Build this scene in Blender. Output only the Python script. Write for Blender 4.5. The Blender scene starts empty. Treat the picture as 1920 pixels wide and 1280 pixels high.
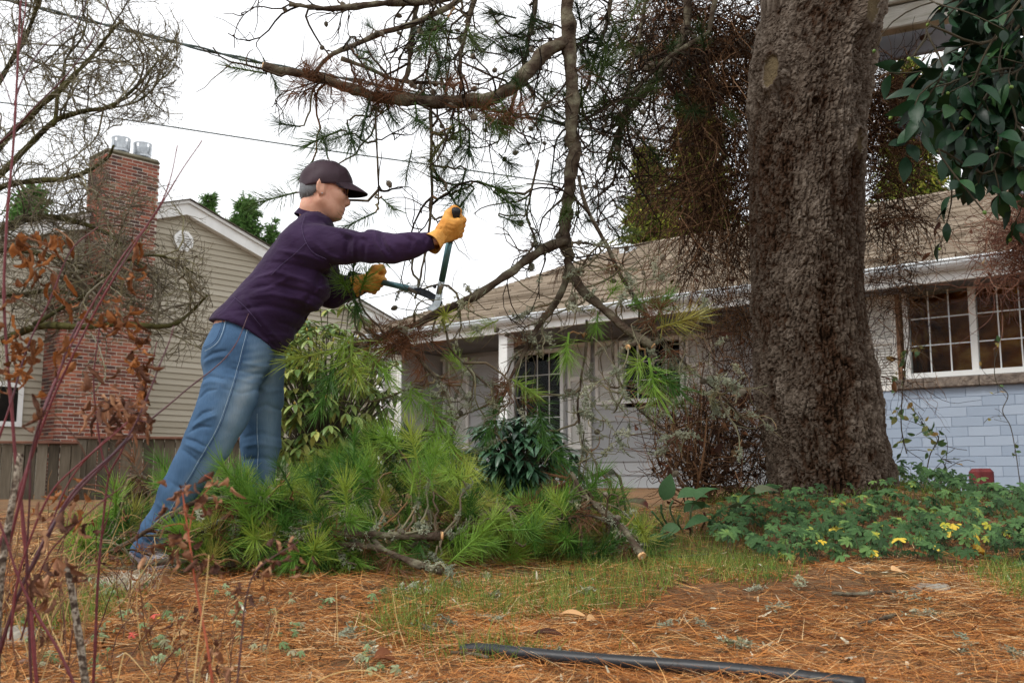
import bpy, math, random
import numpy as np
from mathutils import Vector, Matrix
rng = np.random.default_rng(7)
random.seed(7)
S = bpy.context.scene
COL = S.collection
# ---------------------------------------------------------------- camera
F_PX, CAM_Z, PITCH = 1867.0, 0.40, math.radians(7.93)
cam_d = bpy.data.cameras.new('camera'); cam = bpy.data.objects.new('camera', cam_d); COL.objects.link(cam)
cam.location = (0, 0, CAM_Z); cam.rotation_euler = (math.pi/2 + PITCH, 0, 0)
cam_d.lens = 35.0; cam_d.sensor_width = 36.0; cam_d.clip_start = 0.05; cam_d.clip_end = 800
cam_d.dof.use_dof = True; cam_d.dof.focus_distance = 3.75; cam_d.dof.aperture_fstop = 8.0
S.camera = cam
# ---------------------------------------------------------------- sky, sun, exposure (bright overcast)
SUN_EL, SUN_AZ = math.radians(52), math.radians(-118)      # azimuth: from +Y towards +X
W = bpy.data.worlds.new('World'); S.world = W; W.use_nodes = True
nt = W.node_tree; nt.nodes.clear()
sky = nt.nodes.new('ShaderNodeTexSky'); sky.sky_type = 'NISHITA'; sky.sun_disc = False
sky.sun_elevation = SUN_EL; sky.sun_rotation = SUN_AZ
sky.air_density = 1.0; sky.dust_density = 3.0
hsv = nt.nodes.new('ShaderNodeHueSaturation'); hsv.inputs['Saturation'].default_value = 0.25
nt.links.new(sky.outputs[0], hsv.inputs['Color'])
cloud_tc = nt.nodes.new('ShaderNodeTexCoord')
cloud_n = nt.nodes.new('ShaderNodeTexNoise'); cloud_n.inputs['Scale'].default_value = 1.6; cloud_n.inputs['Detail'].default_value = 5
nt.links.new(cloud_tc.outputs['Generated'], cloud_n.inputs['Vector'])
cr = nt.nodes.new('ShaderNodeValToRGB')
cr.color_ramp.elements[0].position = 0.25; cr.color_ramp.elements[0].color = (9.6, 9.9, 10.3, 1)
cr.color_ramp.elements[1].position = 0.75; cr.color_ramp.elements[1].color = (11.8, 11.9, 12.1, 1)
nt.links.new(cloud_n.outputs['Fac'], cr.inputs[0])
mixw = nt.nodes.new('ShaderNodeMix'); mixw.data_type = 'RGBA'; mixw.inputs[0].default_value = 0.88
nt.links.new(hsv.outputs[0], mixw.inputs[6]); nt.links.new(cr.outputs[0], mixw.inputs[7])
bg = nt.nodes.new('ShaderNodeBackground'); bg.inputs['Strength'].default_value = 0.10
nt.links.new(mixw.outputs[2], bg.inputs['Color'])
wo = nt.nodes.new('ShaderNodeOutputWorld'); nt.links.new(bg.outputs[0], wo.inputs['Surface'])
sd = bpy.data.lights.new('sun', 'SUN'); sd.energy = 1.5; sd.angle = math.radians(16); sd.color = (1.0, 0.965, 0.91)
sun = bpy.data.objects.new('sun', sd); COL.objects.link(sun)
sdir = Vector((math.sin(SUN_AZ)*math.cos(SUN_EL), math.cos(SUN_AZ)*math.cos(SUN_EL), math.sin(SUN_EL)))
sun.rotation_euler = sdir.to_track_quat('Z', 'Y').to_euler(); sun.location = sdir*30
S.view_settings.view_transform = 'Standard'; S.view_settings.look = 'None'
S.view_settings.exposure = 0.45; S.view_settings.gamma = 1.0
S.cycles.max_bounces = 5; S.cycles.diffuse_bounces = 2; S.cycles.glossy_bounces = 2; S.cycles.transmission_bounces = 4; S.cycles.transparent_max_bounces = 8
S.cycles.use_denoising = True; S.cycles.use_adaptive_sampling = True; S.cycles.adaptive_threshold = 0.02

# ---------------------------------------------------------------- helpers
_c, _s = math.cos(PITCH), math.sin(PITCH)
def ray(px, py):
    v = -(py - 640.0)/F_PX
    return np.array([(px - 960.0)/F_PX, _c - _s*v, _s + _c*v])
def at(px, py, Y):
    r = ray(px, py); t = Y/r[1]
    return np.array([r[0]*t, Y, CAM_Z + r[2]*t])
def pix(p):
    p = np.asarray(p, float); d = p - np.array([0, 0, CAM_Z])
    f = d[..., 1]*_c + d[..., 2]*_s; u = -d[..., 1]*_s + d[..., 2]*_c
    return np.stack([960 + F_PX*d[..., 0]/f, 640 - F_PX*u/f], -1)
def path(pts, Y):
    """polyline through photograph points at depth Y (number or one per point)"""
    Ys = Y if hasattr(Y, '__len__') else [Y]*len(pts)
    return np.array([at(p[0], p[1], y) for p, y in zip(pts, Ys)])
def nrm(v):
    return v/np.maximum(np.linalg.norm(v, axis=-1, keepdims=True), 1e-9)
def smooth_path(P, k):
    """Catmull-Rom resample to k points"""
    P = np.asarray(P, float); n = len(P)
    if n == 2: return P[0] + (P[1]-P[0])*np.linspace(0, 1, k)[:, None]
    Q = np.vstack([2*P[0]-P[1], P, 2*P[-1]-P[-2]])
    t = np.linspace(0, n-1-1e-6, k); i = t.astype(int); f = (t-i)[:, None]
    a, b, c, d = Q[i], Q[i+1], Q[i+2], Q[i+3]
    return 0.5*(2*b + (c-a)*f + (2*a-5*b+4*c-d)*f*f + (3*b-a-3*c+d)*f**3)
def lerp_list(v, k):
    v = np.asarray(v, float); return np.interp(np.linspace(0, 1, k), np.linspace(0, 1, len(v)), v)

def mesh_data(name, V, F, tint=None, smooth=False, uv=None):
    """F: list of integer arrays (m,3)/(m,4)"""
    V = np.asarray(V, np.float32); F = [np.asarray(f, np.int32) for f in (F if isinstance(F, (list, tuple)) else [F]) if len(f)]
    me = bpy.data.meshes.new(name); me.vertices.add(len(V)); me.vertices.foreach_set('co', V.ravel())
    loops = np.concatenate([f.ravel() for f in F]); tot = np.concatenate([np.full(len(f), f.shape[1]) for f in F])
    start = np.concatenate([[0], np.cumsum(tot)[:-1]])
    me.loops.add(len(loops)); me.loops.foreach_set('vertex_index', loops.astype(np.int32))
    me.polygons.add(len(tot)); me.polygons.foreach_set('loop_start', start.astype(np.int32))
    me.polygons.foreach_set('use_smooth', np.full(len(tot), bool(smooth)))
    me.update(calc_edges=True)
    if tint is not None:
        a = me.attributes.new('tint', 'FLOAT', 'POINT'); a.data.foreach_set('value', np.asarray(tint, np.float32))
    return me
def link(name, data, parent=None, mat=None, loc=None, **props):
    o = bpy.data.objects.new(name, data); COL.objects.link(o)
    if parent is not None: o.parent = parent
    if mat is not None and data is not None and len(data.materials) == 0: data.materials.append(mat)
    if loc is not None: o.location = loc
    for k, v in props.items(): o[k] = v
    return o
def thing(name, label, category, loc=(0, 0, 0), group=None, kind=None):
    o = bpy.data.objects.new(name, None); COL.objects.link(o); o.location = loc; o.empty_display_size = 0.1
    o['label'] = label; o['category'] = category
    if group: o['group'] = group
    if kind: o['kind'] = kind
    return o
def tag(o, label, category, group=None, kind=None):
    o['label'] = label; o['category'] = category
    if group: o['group'] = group
    if kind: o['kind'] = kind
    return o
class G:
    """collects geometry for one mesh"""
    def __init__(s): s.V = []; s.F3 = []; s.F4 = []; s.T = []; s.n = 0
    def add(s, V, F, tint=None):
        V = np.asarray(V, float).reshape(-1, 3); Fs = F if isinstance(F, (list, tuple)) else [F]
        for f in Fs:
            f = np.asarray(f, np.int64)
            if len(f): (s.F3 if f.shape[1] == 3 else s.F4).append(f + s.n)
        s.V.append(V); s.n += len(V)
        t = np.full(len(V), 0.5) if tint is None else np.broadcast_to(np.asarray(tint, float), (len(V),))
        s.T.append(t); return s
    def box(s, lo, hi, tint=None, M=None):
        V, F = box(lo, hi)
        if M is not None: V = M(V)
        return s.add(V, F, tint)
    def data(s, name, smooth=False):
        F = []
        if s.F3: F.append(np.concatenate(s.F3))
        if s.F4: F.append(np.concatenate(s.F4))
        return mesh_data(name, np.concatenate(s.V), F, np.concatenate(s.T), smooth)
    def build(s, name, mat, parent=None, smooth=False, **props):
        return link(name, s.data(name, smooth), parent, mat, **props)
def box(lo, hi):
    x0, y0, z0 = lo; x1, y1, z1 = hi
    V = np.array([[x0,y0,z0],[x1,y0,z0],[x1,y1,z0],[x0,y1,z0],[x0,y0,z1],[x1,y0,z1],[x1,y1,z1],[x0,y1,z1]], float)
    F = np.array([[0,3,2,1],[4,5,6,7],[0,1,5,4],[1,2,6,5],[2,3,7,6],[3,0,4,7]])
    return V, F
def bevel_box(lo, hi, b):
    """box with chamfered edges (24 verts)"""
    lo = np.array(lo, float); hi = np.array(hi, float); c = (lo+hi)/2; h = (hi-lo)/2
    b = min(b, h.min()*0.9)
    me = bmesh_box(h, b); return me[0] + c, me[1]
def bmesh_box(h, b):
    V = []; idx = {}
    for sx in (-1, 1):
        for sy in (-1, 1):
            for sz in (-1, 1):
                for ax in range(3):
                    v = np.array([sx*(h[0]-b), sy*(h[1]-b), sz*(h[2]-b)]); v[ax] = (sx, sy, sz)[ax]*h[ax]
                    idx[(sx, sy, sz, ax)] = len(V); V.append(v)
    F4 = []; F3 = []
    for ax in range(3):
        o = [a for a in range(3) if a != ax]
        for sg in (-1, 1):
            q = []
            for (p, r) in ((-1,-1),(1,-1),(1,1),(-1,1)):
                k = [0,0,0]; k[ax] = sg; k[o[0]] = p; k[o[1]] = r; q.append(idx[tuple(k)+(ax,)])
            F4.append(q if (sg > 0) == (ax != 1) else q[::-1])
    for ax in range(3):
        o = [a for a in range(3) if a != ax]
        for p in (-1, 1):
            for r in (-1, 1):
                k0 = [0,0,0]; k1 = [0,0,0]
                k0[o[0]] = k1[o[0]] = p; k0[o[1]] = k1[o[1]] = r; k0[ax] = -1; k1[ax] = 1
                q = [idx[tuple(k0)+(o[0],)], idx[tuple(k1)+(o[0],)], idx[tuple(k1)+(o[1],)], idx[tuple(k0)+(o[1],)]]
                F4.append(q)
    for sx in (-1, 1):
        for sy in (-1, 1):
            for sz in (-1, 1): F3.append([idx[(sx,sy,sz,0)], idx[(sx,sy,sz,1)], idx[(sx,sy,sz,2)]])
    return np.array(V), [np.array(F4), np.array(F3)]
def tubes(P, R, sides=5, cap=True):
    """batch of tubes P (N,k,3), R (N,k)"""
    P = np.asarray(P, float)
    if P.ndim == 2: P = P[None]
    N, k, _ = P.shape; R = np.broadcast_to(np.asarray(R, float), (N, k))
    T = np.empty_like(P); T[:, 1:-1] = P[:, 2:] - P[:, :-2]; T[:, 0] = P[:, 1]-P[:, 0]; T[:, -1] = P[:, -1]-P[:, -2]; T = nrm(T)
    ref = np.where(np.abs(T[:, 0, 2:3]) < 0.8, np.array([[0, 0, 1.]]), np.array([[1., 0, 0]]))
    n = nrm(np.cross(T[:, 0], ref)); A = np.empty_like(P)
    for i in range(k):
        n = nrm(n - T[:, i]*np.sum(n*T[:, i], -1, keepdims=True)); A[:, i] = n
    B = np.cross(T, A); ang = np.arange(sides)*2*math.pi/sides
    V = P[:, :, None] + R[:, :, None, None]*(np.cos(ang)[None, None, :, None]*A[:, :, None] + np.sin(ang)[None, None, :, None]*B[:, :, None])
    V = V.reshape(-1, 3); j = np.arange(sides); jn = (j+1) % sides
    base = (np.arange(N)*k*sides)[:, None, None] + (np.arange(k-1)*sides)[None, :, None]
    F = np.stack([base+j, base+jn, base+sides+jn, base+sides+j], -1).reshape(-1, 4)
    Fs = [F]
    if cap:
        c0 = len(V); V = np.vstack([V, P[:, 0], P[:, -1]])
        b0 = np.arange(N)[:, None]*k*sides
        f0 = np.stack([b0+jn, b0+j, np.broadcast_to(c0+np.arange(N)[:, None], (N, sides))], -1).reshape(-1, 3)
        b1 = b0 + (k-1)*sides
        f1 = np.stack([b1+j, b1+jn, np.broadcast_to(c0+N+np.arange(N)[:, None], (N, sides))], -1).reshape(-1, 3)
        Fs.append(np.vstack([f0, f1]))
    return V, Fs
def tube_tint(t, N, k, sides, cap=True):
    t = np.broadcast_to(np.asarray(t, float).reshape(-1, 1), (N, k*sides)).ravel()
    if cap: tt = np.broadcast_to(np.asarray(t.reshape(N, -1)[:, 0]), (N,)); t = np.concatenate([t, tt, tt])
    return t
def ribbons(P, D, Sd, L, Wd, bend=None, segs=2, prof=None):
    """batch of flat strips: base P, direction D, side Sd, length L, width Wd, bend vector added quadratically"""
    N = len(P); u = np.linspace(0, 1, segs+1)
    if prof is None: prof = np.linspace(1, 0.25, segs+1)
    L = np.broadcast_to(L, (N,)); Wd = np.broadcast_to(Wd, (N,))
    C = P[:, None] + D[:, None]*(L[:, None]*u)[..., None]
    if bend is not None: C = C + bend[:, None]*(u**2)[None, :, None]*L[:, None, None]
    off = Sd[:, None]*(Wd[:, None]*0.5*np.asarray(prof)[None])[..., None]
    V = np.stack([C-off, C+off], 2).reshape(-1, 3)
    b = (np.arange(N)*(segs+1)*2)[:, None] + (np.arange(segs)*2)[None]
    F = np.stack([b, b+1, b+3, b+2], -1).reshape(-1, 4)
    return V, F
def rand_dirs(n, up=0.0, r=rng):
    d = r.normal(size=(n, 3)); d[:, 2] += up; return nrm(d)
def walk(P0, D0, step, k, wig=0.3, pull=(0, 0, 0), r=rng):
    """batch random walks -> (N,k,3)"""
    N = len(P0); P = np.empty((N, k, 3)); P[:, 0] = P0; d = nrm(np.asarray(D0, float)); step = np.broadcast_to(step, (N,))
    w = r.normal(size=(N, 3))
    for i in range(1, k):
        w = 0.6*w + 0.8*r.normal(size=(N, 3))
        d = nrm(d + wig*w + np.asarray(pull)); P[:, i] = P[:, i-1] + d*step[:, None]
    return P
def sprout(P, n, lmin, lmax, spread=0.8, k=6, wig=0.25, pull=(0, 0, 0), t0=0.15, t1=1.0, r=rng):
    """children growing from a batch of curves P (N,k,3): n each -> (N*n,k,3), parent parameter"""
    N, kk, _ = P.shape; t = r.uniform(t0, t1, (N, n)); x = t*(kk-1); i = np.minimum(x.astype(int), kk-2); f = (x-i)[..., None]
    a = np.take_along_axis(P, i[..., None], 1); b = np.take_along_axis(P, (i+1)[..., None], 1)
    base = a*(1-f)+b*f; d = nrm(nrm(b-a) + spread*r.normal(size=(N, n, 3)))
    L = r.uniform(lmin, lmax, N*n)
    return walk(base.reshape(-1, 3), d.reshape(-1, 3), L/(k-1), k, wig, pull, r), t.ravel()
def vnoise(p, scale, seed=0):
    """value noise on points (n,3) -> [-1,1]"""
    q = np.asarray(p)*scale; i = np.floor(q).astype(np.int64); f = q - i; f = f*f*(3-2*f); out = 0
    def h(ix, iy, iz):
        v = (ix*374761393 + iy*668265263 + iz*1440662683 + seed*974634541) & 0xffffffff
        v = ((v ^ (v >> 13))*1274126177) & 0xffffffff
        return ((v ^ (v >> 16)) & 0xffff)/32767.5 - 1
    for dx in (0, 1):
        for dy in (0, 1):
            for dz in (0, 1):
                w = (f[:, 0] if dx else 1-f[:, 0])*(f[:, 1] if dy else 1-f[:, 1])*(f[:, 2] if dz else 1-f[:, 2])
                out = out + w*h(i[:, 0]+dx, i[:, 1]+dy, i[:, 2]+dz)
    return out
def fbm(p, scale, oct=4, seed=0):
    return sum(vnoise(p, scale*2**o, seed+o)*0.5**o for o in range(oct))
def orient(d, roll=0.0, up=(0, 0, 1)):
    """rotation Euler whose local Y points along d"""
    q = Vector(d).to_track_quat('Y', 'Z'); return (q @ Matrix.Rotation(roll, 3, 'Y').to_quaternion()).to_euler()

# ---------------------------------------------------------------- materials
def mat(name, stops, src='noise', scale=6.0, stretch=(1, 1, 1), rough=0.75, spec=0.25, bump=0.0, bscale=None, bstretch=None,
        mix_noise=0.35, transl=0.0, metal=0.0, detail=5.0, sheen=0.0, coat=0.0, bdist=0.01):
    """stops: [(position, (r,g,b))] read by src: 'noise' | 'tint' (per-vertex) | 'obj' (per-object); noise is blended into the last two"""
    m = bpy.data.materials.new(name); m.use_nodes = True; t = m.node_tree; n = t.nodes; n.clear(); L = t.links.new
    out = n.new('ShaderNodeOutputMaterial'); b = n.new('ShaderNodeBsdfPrincipled')
    tc = n.new('ShaderNodeTexCoord'); mp = n.new('ShaderNodeMapping'); mp.inputs['Scale'].default_value = stretch
    if src == 'obj':      # shift the pattern for every object so that copies of one mesh differ
        oi = n.new('ShaderNodeObjectInfo'); sc_ = n.new('ShaderNodeMath'); sc_.operation = 'MULTIPLY'; sc_.inputs[1].default_value = 61.7; L(oi.outputs['Random'], sc_.inputs[0])
        va = n.new('ShaderNodeVectorMath'); va.operation = 'ADD'; L(tc.outputs['Object'], va.inputs[0]); L(sc_.outputs[0], va.inputs[1]); L(va.outputs[0], mp.inputs['Vector'])
    else: L(tc.outputs['Object'], mp.inputs['Vector'])
    no = n.new('ShaderNodeTexNoise'); no.inputs['Scale'].default_value = scale; no.inputs['Detail'].default_value = detail
    L(mp.outputs[0], no.inputs['Vector'])
    fac = no.outputs['Fac']
    if src != 'noise':
        if src == 'tint':
            a = n.new('ShaderNodeAttribute'); a.attribute_name = 'tint'; base = a.outputs['Fac']
        else:
            a = n.new('ShaderNodeObjectInfo'); base = a.outputs['Random']
        m1 = n.new('ShaderNodeMath'); m1.operation = 'SUBTRACT'; L(fac, m1.inputs[0]); m1.inputs[1].default_value = 0.5
        m2 = n.new('ShaderNodeMath'); m2.operation = 'MULTIPLY_ADD'; L(m1.outputs[0], m2.inputs[0]); m2.inputs[1].default_value = mix_noise*2
        L(base, m2.inputs[2]); fac = m2.outputs[0]
    r = n.new('ShaderNodeValToRGB'); e = r.color_ramp.elements
    while len(e) < len(stops): e.new(0.5)
    for k, (p, c) in enumerate(stops): e[k].position = p; e[k].color = (*c, 1)
    L(fac, r.inputs[0]); L(r.outputs[0], b.inputs['Base Color'])
    b.inputs['Roughness'].default_value = rough; b.inputs['Specular IOR Level'].default_value = spec; b.inputs['Metallic'].default_value = metal
    if sheen: b.inputs['Sheen Weight'].default_value = sheen
    if coat: b.inputs['Coat Weight'].default_value = coat; b.inputs['Coat Roughness'].default_value = 0.15
    if bump:
        nb = n.new('ShaderNodeTexNoise'); nb.inputs['Scale'].default_value = bscale or scale*4; nb.inputs['Detail'].default_value = 6
        if bstretch:
            mb = n.new('ShaderNodeMapping'); mb.inputs['Scale'].default_value = bstretch; L(tc.outputs['Object'], mb.inputs[0]); L(mb.outputs[0], nb.inputs['Vector'])
        else: L(mp.outputs[0], nb.inputs['Vector'])
        bm = n.new('ShaderNodeBump'); bm.inputs['Strength'].default_value = bump; bm.inputs['Distance'].default_value = bdist
        L(nb.outputs['Fac'], bm.inputs['Height']); L(bm.outputs[0], b.inputs['Normal'])
    if transl:
        tr = n.new('ShaderNodeBsdfTranslucent'); L(r.outputs[0], tr.inputs['Color']); mx = n.new('ShaderNodeMixShader'); mx.inputs[0].default_value = transl
        L(b.outputs[0], mx.inputs[1]); L(tr.outputs[0], mx.inputs[2]); L(mx.outputs[0], out.inputs['Surface'])
    else: L(b.outputs[0], out.inputs['Surface'])
    return m
def hexc(h):
    """sRGB hex -> linear"""
    v = [int(h[i:i+2], 16)/255 for i in (0, 2, 4)]
    return tuple(((c+0.055)/1.055)**2.4 if c > 0.04045 else c/12.92 for c in v)

# ---------------------------------------------------------------- signed-distance modelling
class SDF:
    def __init__(s, lo, hi, h):
        s.lo = np.array(lo, float); s.h = h; n = np.ceil((np.array(hi)-s.lo)/h).astype(int)+1; s.n = n
        ax = [(s.lo[i] + h*np.arange(n[i])).astype(np.float32) for i in range(3)]
        s.X, s.Y, s.Z = np.meshgrid(*ax, indexing='ij'); s.d = np.full(n, 9.0, np.float32)
    def sl(s, lo, hi, m=0.05):
        a = np.clip(np.floor((np.array(lo)-m-s.lo)/s.h).astype(int), 0, s.n-1); b = np.clip(np.ceil((np.array(hi)+m-s.lo)/s.h).astype(int)+1, 1, s.n)
        return tuple(slice(int(p), int(max(q, p+1))) for p, q in zip(a, b))
    def smin(s, e, k, sl):
        d = s.d[sl]
        if k <= 0: s.d[sl] = np.minimum(d, e); return s
        hh = np.maximum(k - np.abs(d-e), 0)/k; s.d[sl] = np.minimum(d, e) - hh*hh*k*0.25; return s
    def cut(s, p, n, k=0.006):
        """remove the half space on the n side of p"""
        n = nrm(np.array(n, float)); e = (s.X-p[0])*n[0]+(s.Y-p[1])*n[1]+(s.Z-p[2])*n[2]
        hh = np.maximum(k - np.abs(s.d-e), 0)/k; s.d = np.maximum(s.d, e) + hh*hh*k*0.25; return s
    def cone(s, a, b, ra, rb, k=0.02):
        a = np.array(a, float); b = np.array(b, float); r = max(ra, rb); sl = s.sl(np.minimum(a, b)-r, np.maximum(a, b)+r)
        ab = b-a; l2 = max((ab*ab).sum(), 1e-9); px, py, pz = s.X[sl]-a[0], s.Y[sl]-a[1], s.Z[sl]-a[2]
        t = np.clip((px*ab[0]+py*ab[1]+pz*ab[2])/l2, 0, 1)
        return s.smin(np.sqrt((px-t*ab[0])**2+(py-t*ab[1])**2+(pz-t*ab[2])**2) - (ra+(rb-ra)*t), k, sl)
    def chain(s, pts, rad, k=0.02):
        for i in range(len(pts)-1): s.cone(pts[i], pts[i+1], rad[i], rad[i+1], k)
        return s
    def section(s, a, b, ra, rb, side, k=0.03):
        """elliptic cone: ra=(half width along side, half depth)"""
        a = np.array(a, float); b = np.array(b, float); r = max(max(ra), max(rb)); sl = s.sl(np.minimum(a, b)-r, np.maximum(a, b)+r)
        ab = b-a; l2 = (ab*ab).sum(); ax = ab/np.sqrt(l2)
        sd_ = np.array(side, float); sd_ = nrm(sd_ - ax*(sd_@ax)); fr = np.cross(ax, sd_)
        px, py, pz = s.X[sl]-a[0], s.Y[sl]-a[1], s.Z[sl]-a[2]
        t = np.clip((px*ab[0]+py*ab[1]+pz*ab[2])/l2, 0, 1)
        q = [px-t*ab[0], py-t*ab[1], pz-t*ab[2]]
        u = q[0]*sd_[0]+q[1]*sd_[1]+q[2]*sd_[2]; v = q[0]*fr[0]+q[1]*fr[1]+q[2]*fr[2]; w = q[0]*ax[0]+q[1]*ax[1]+q[2]*ax[2]
        rw = ra[0]+(rb[0]-ra[0])*t; rd = ra[1]+(rb[1]-ra[1])*t; rm = np.minimum(rw, rd)
        e = np.sqrt((u/rw)**2+(v/rd)**2+(w/rm)**2); g = np.sqrt((u/rw**2)**2+(v/rd**2)**2+(w/rm**2)**2)
        return s.smin(e*(e-1)/np.maximum(g, 1e-6), k, sl)
    def ellip(s, c, axes, rad, k=0.02, sub=False):
        c = np.array(c, float); r = max(rad); sl = s.sl(c-r, c+r); px, py, pz = s.X[sl]-c[0], s.Y[sl]-c[1], s.Z[sl]-c[2]
        q = [px*a[0]+py*a[1]+pz*a[2] for a in axes]
        e = np.sqrt(sum((q[i]/rad[i])**2 for i in range(3))); g = np.sqrt(sum((q[i]/rad[i]**2)**2 for i in range(3)))
        e = e*(e-1)/np.maximum(g, 1e-6)
        if sub:
            d = s.d[sl]; e = -e; hh = np.maximum(k - np.abs(d-e), 0)/k; s.d[sl] = np.maximum(d, e) + hh*hh*k*0.25; return s
        return s.smin(e, k, sl)
    def crease(s, pts, amp, w, y0=None, y1=None):
        """ridge (+) or groove (-) along a polyline seen in the x-z plane"""
        pts = np.array(pts, float); lo = pts.min(0)-3*w; hi = pts.max(0)+3*w; lo[1], hi[1] = (s.lo[1] if y0 is None else y0), (s.lo[1]+s.h*s.n[1] if y1 is None else y1)
        sl = s.sl(lo, hi, 0); X, Z = s.X[sl], s.Z[sl]; best = np.full(X.shape, 9., np.float32); n = len(pts)-1
        for i in range(n):
            a, b = pts[i], pts[i+1]; dx, dz = b[0]-a[0], b[2]-a[2]; t = np.clip(((X-a[0])*dx+(Z-a[2])*dz)/max(dx*dx+dz*dz, 1e-9), 0, 1)
            u = (i+t)/n; fade = np.sin(np.pi*np.clip(u, 0.02, 0.98))**0.5
            best = np.minimum(best, np.hypot(X-a[0]-t*dx, Z-a[2]-t*dz) + (1-fade)*w)
        s.d[sl] -= amp*np.exp(-(best/w)**2)
        return s
    def mesh(s):
        d = s.d; n = d.shape; ins = d < 0
        acc = np.zeros([n[0]-1, n[1]-1, n[2]-1, 3]); cnt = np.zeros([n[0]-1, n[1]-1, n[2]-1])
        def sl(a, o): return a[o[0]:n[0]-1+o[0], o[1]:n[1]-1+o[1], o[2]:n[2]-1+o[2]]
        for ax in range(3):
            o1 = [i for i in range(3) if i != ax]
            for p in (0, 1):
                for q in (0, 1):
                    a = [0, 0, 0]; a[o1[0]] = p; a[o1[1]] = q; b = list(a); b[ax] = 1
                    da, db = sl(d, a), sl(d, b); m = (da < 0) != (db < 0)
                    t = np.where(m, da/np.where(m, da-db, 1), 0)
                    cnt += m
                    for c in range(3): acc[..., c] += np.where(m, (t if c == ax else a[c]), 0)
        on = cnt > 0; idx = np.full(on.shape, -1); idx[on] = np.arange(on.sum())
        I = np.argwhere(on); V = s.lo + s.h*(I + acc[on]/cnt[on][:, None]); Fq = []
        for ax in range(3):
            o1 = [i for i in range(3) if i != ax]
            a = [slice(1, n[i]-1) for i in range(3)]; a[ax] = slice(0, n[ax]-1); b = list(a); b[ax] = slice(1, n[ax])
            m = ins[tuple(a)] != ins[tuple(b)]; E = np.argwhere(m); flip = ins[tuple(a)][m]
            if not len(E): continue
            E = E + np.array([0 if i == ax else 1 for i in range(3)])
            q = []
            for (p, r) in ((0, 0), (1, 0), (1, 1), (0, 1)):
                c = E.copy(); c[:, o1[0]] -= p; c[:, o1[1]] -= r; q.append(idx[c[:, 0], c[:, 1], c[:, 2]])
            Q = np.stack(q, -1); fl = flip if ax != 1 else ~flip
            Q[~fl] = Q[~fl][:, ::-1]; Fq.append(Q)
        return V, np.concatenate(Fq)
# ================================================================ GROUND
def sstep(a, b, x): t = np.clip((x-a)/(b-a), 0, 1); return t*t*(3-2*t)
TREE = np.array([1.50, 4.85])
def gz(x, y):
    x = np.asarray(x, float); y = np.asarray(y, float)
    z = 0.09*sstep(2.2, 3.6, y) + 0.11*sstep(3.6, 5.2, y) + 0.10*sstep(5.5, 9, y)*sstep(-4, -0.5, x) - 0.06*sstep(6, 11, y)*(1-sstep(-5, -2, x))
    z = z + 0.20*np.exp(-(((x-TREE[0]-0.15)/0.80)**2 + ((y-TREE[1]-0.05)/0.70)**2))
    z = z + 0.012*np.sin(x*3.1+1.3*y)*np.sin(y*2.7-0.6*x)
    return z
def on_ground(px, py):
    r = ray(px, py); Y = 1.5
    for i in range(4000):
        p = at(px, py, Y)
        if p[2] <= gz(p[0], p[1]): return p
        Y += 0.004 + 0.002*Y
    return at(px, py, Y)
gx = np.concatenate([-np.geomspace(300, 5, 26), np.linspace(-4.9, 4.9, 150), np.geomspace(5, 300, 26)])
gy = np.concatenate([np.linspace(-40, 0.9, 14), np.linspace(1.0, 7.0, 130), np.geomspace(7.1, 600, 44)])
GX, GY = np.meshgrid(gx, gy, indexing='ij'); gp = np.stack([GX.ravel(), GY.ravel(), np.zeros(GX.size)], -1)
gzv = gz(gp[:, 0], gp[:, 1]); near = (np.abs(gp[:, 0]) < 5) & (gp[:, 1] < 7) & (gp[:, 1] > 1)
gzv = gzv + np.where(near, 0.010*fbm(gp, 9.0, 3, 3), 0); gp[:, 2] = gzv
ni, nj = GX.shape; ii, jj = np.meshgrid(np.arange(ni-1), np.arange(nj-1), indexing='ij'); b0 = (ii*nj+jj).ravel()
gF = np.stack([b0, b0+nj, b0+nj+1, b0+1], -1)
m_ground = mat('ground_litter', [(0.28, hexc('54402f')), (0.45, hexc('7e6046')), (0.58, hexc('6e5842')), (0.72, hexc('5d5838'))], scale=2.2, rough=0.95, spec=0.05, bump=0.8, bscale=60, bdist=0.02)
ground = link('ground', mesh_data('ground', gp, gF, smooth=True), mat=m_ground); ground['kind'] = 'structure'; ground['label'] = 'ground strewn with fallen brown pine needles'

# ================================================================ GREY HOUSE (behind, to the right)
m_white = mat('white_trim', [(0.3, hexc('dddfdc')), (0.7, hexc('eeefed'))], scale=3, rough=0.55, bump=0.1, bscale=30)
m_gutter = mat('gutter_paint', [(0.3, hexc('c3cbd0')), (0.7, hexc('dfe5e8'))], scale=2, rough=0.4, spec=0.4)
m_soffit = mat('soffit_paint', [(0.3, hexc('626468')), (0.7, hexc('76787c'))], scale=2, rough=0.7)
m_siding = mat('grey_siding', [(0.0, hexc('a6a8a9')), (1.0, hexc('b7b8b8'))], src='obj', scale=3, stretch=(1, 1, 8), rough=0.6, bump=0.15, bscale=12, bstretch=(1, 1, 14), mix_noise=0.2)
m_block = mat('blue_block', [(0.0, hexc('94a2b4')), (1.0, hexc('a3b0c0'))], src='obj', scale=8, rough=0.7, bump=0.35, bscale=90, mix_noise=0.12, bdist=0.004)
m_mortar = mat('painted_joint', [(0.3, hexc('8593a6')), (0.7, hexc('8f9db0'))], scale=9, rough=0.9)
m_stone = mat('sill_stone', [(0.25, hexc('574e47')), (0.5, hexc('7a6f66')), (0.75, hexc('938779'))], scale=14, rough=0.9, bump=0.9, bscale=30, bdist=0.03)
m_dark = mat('room_dark', [(0.3, (0.012, 0.011, 0.010)), (0.7, (0.03, 0.026, 0.022))], scale=2, rough=0.9, spec=0.05)
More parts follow.
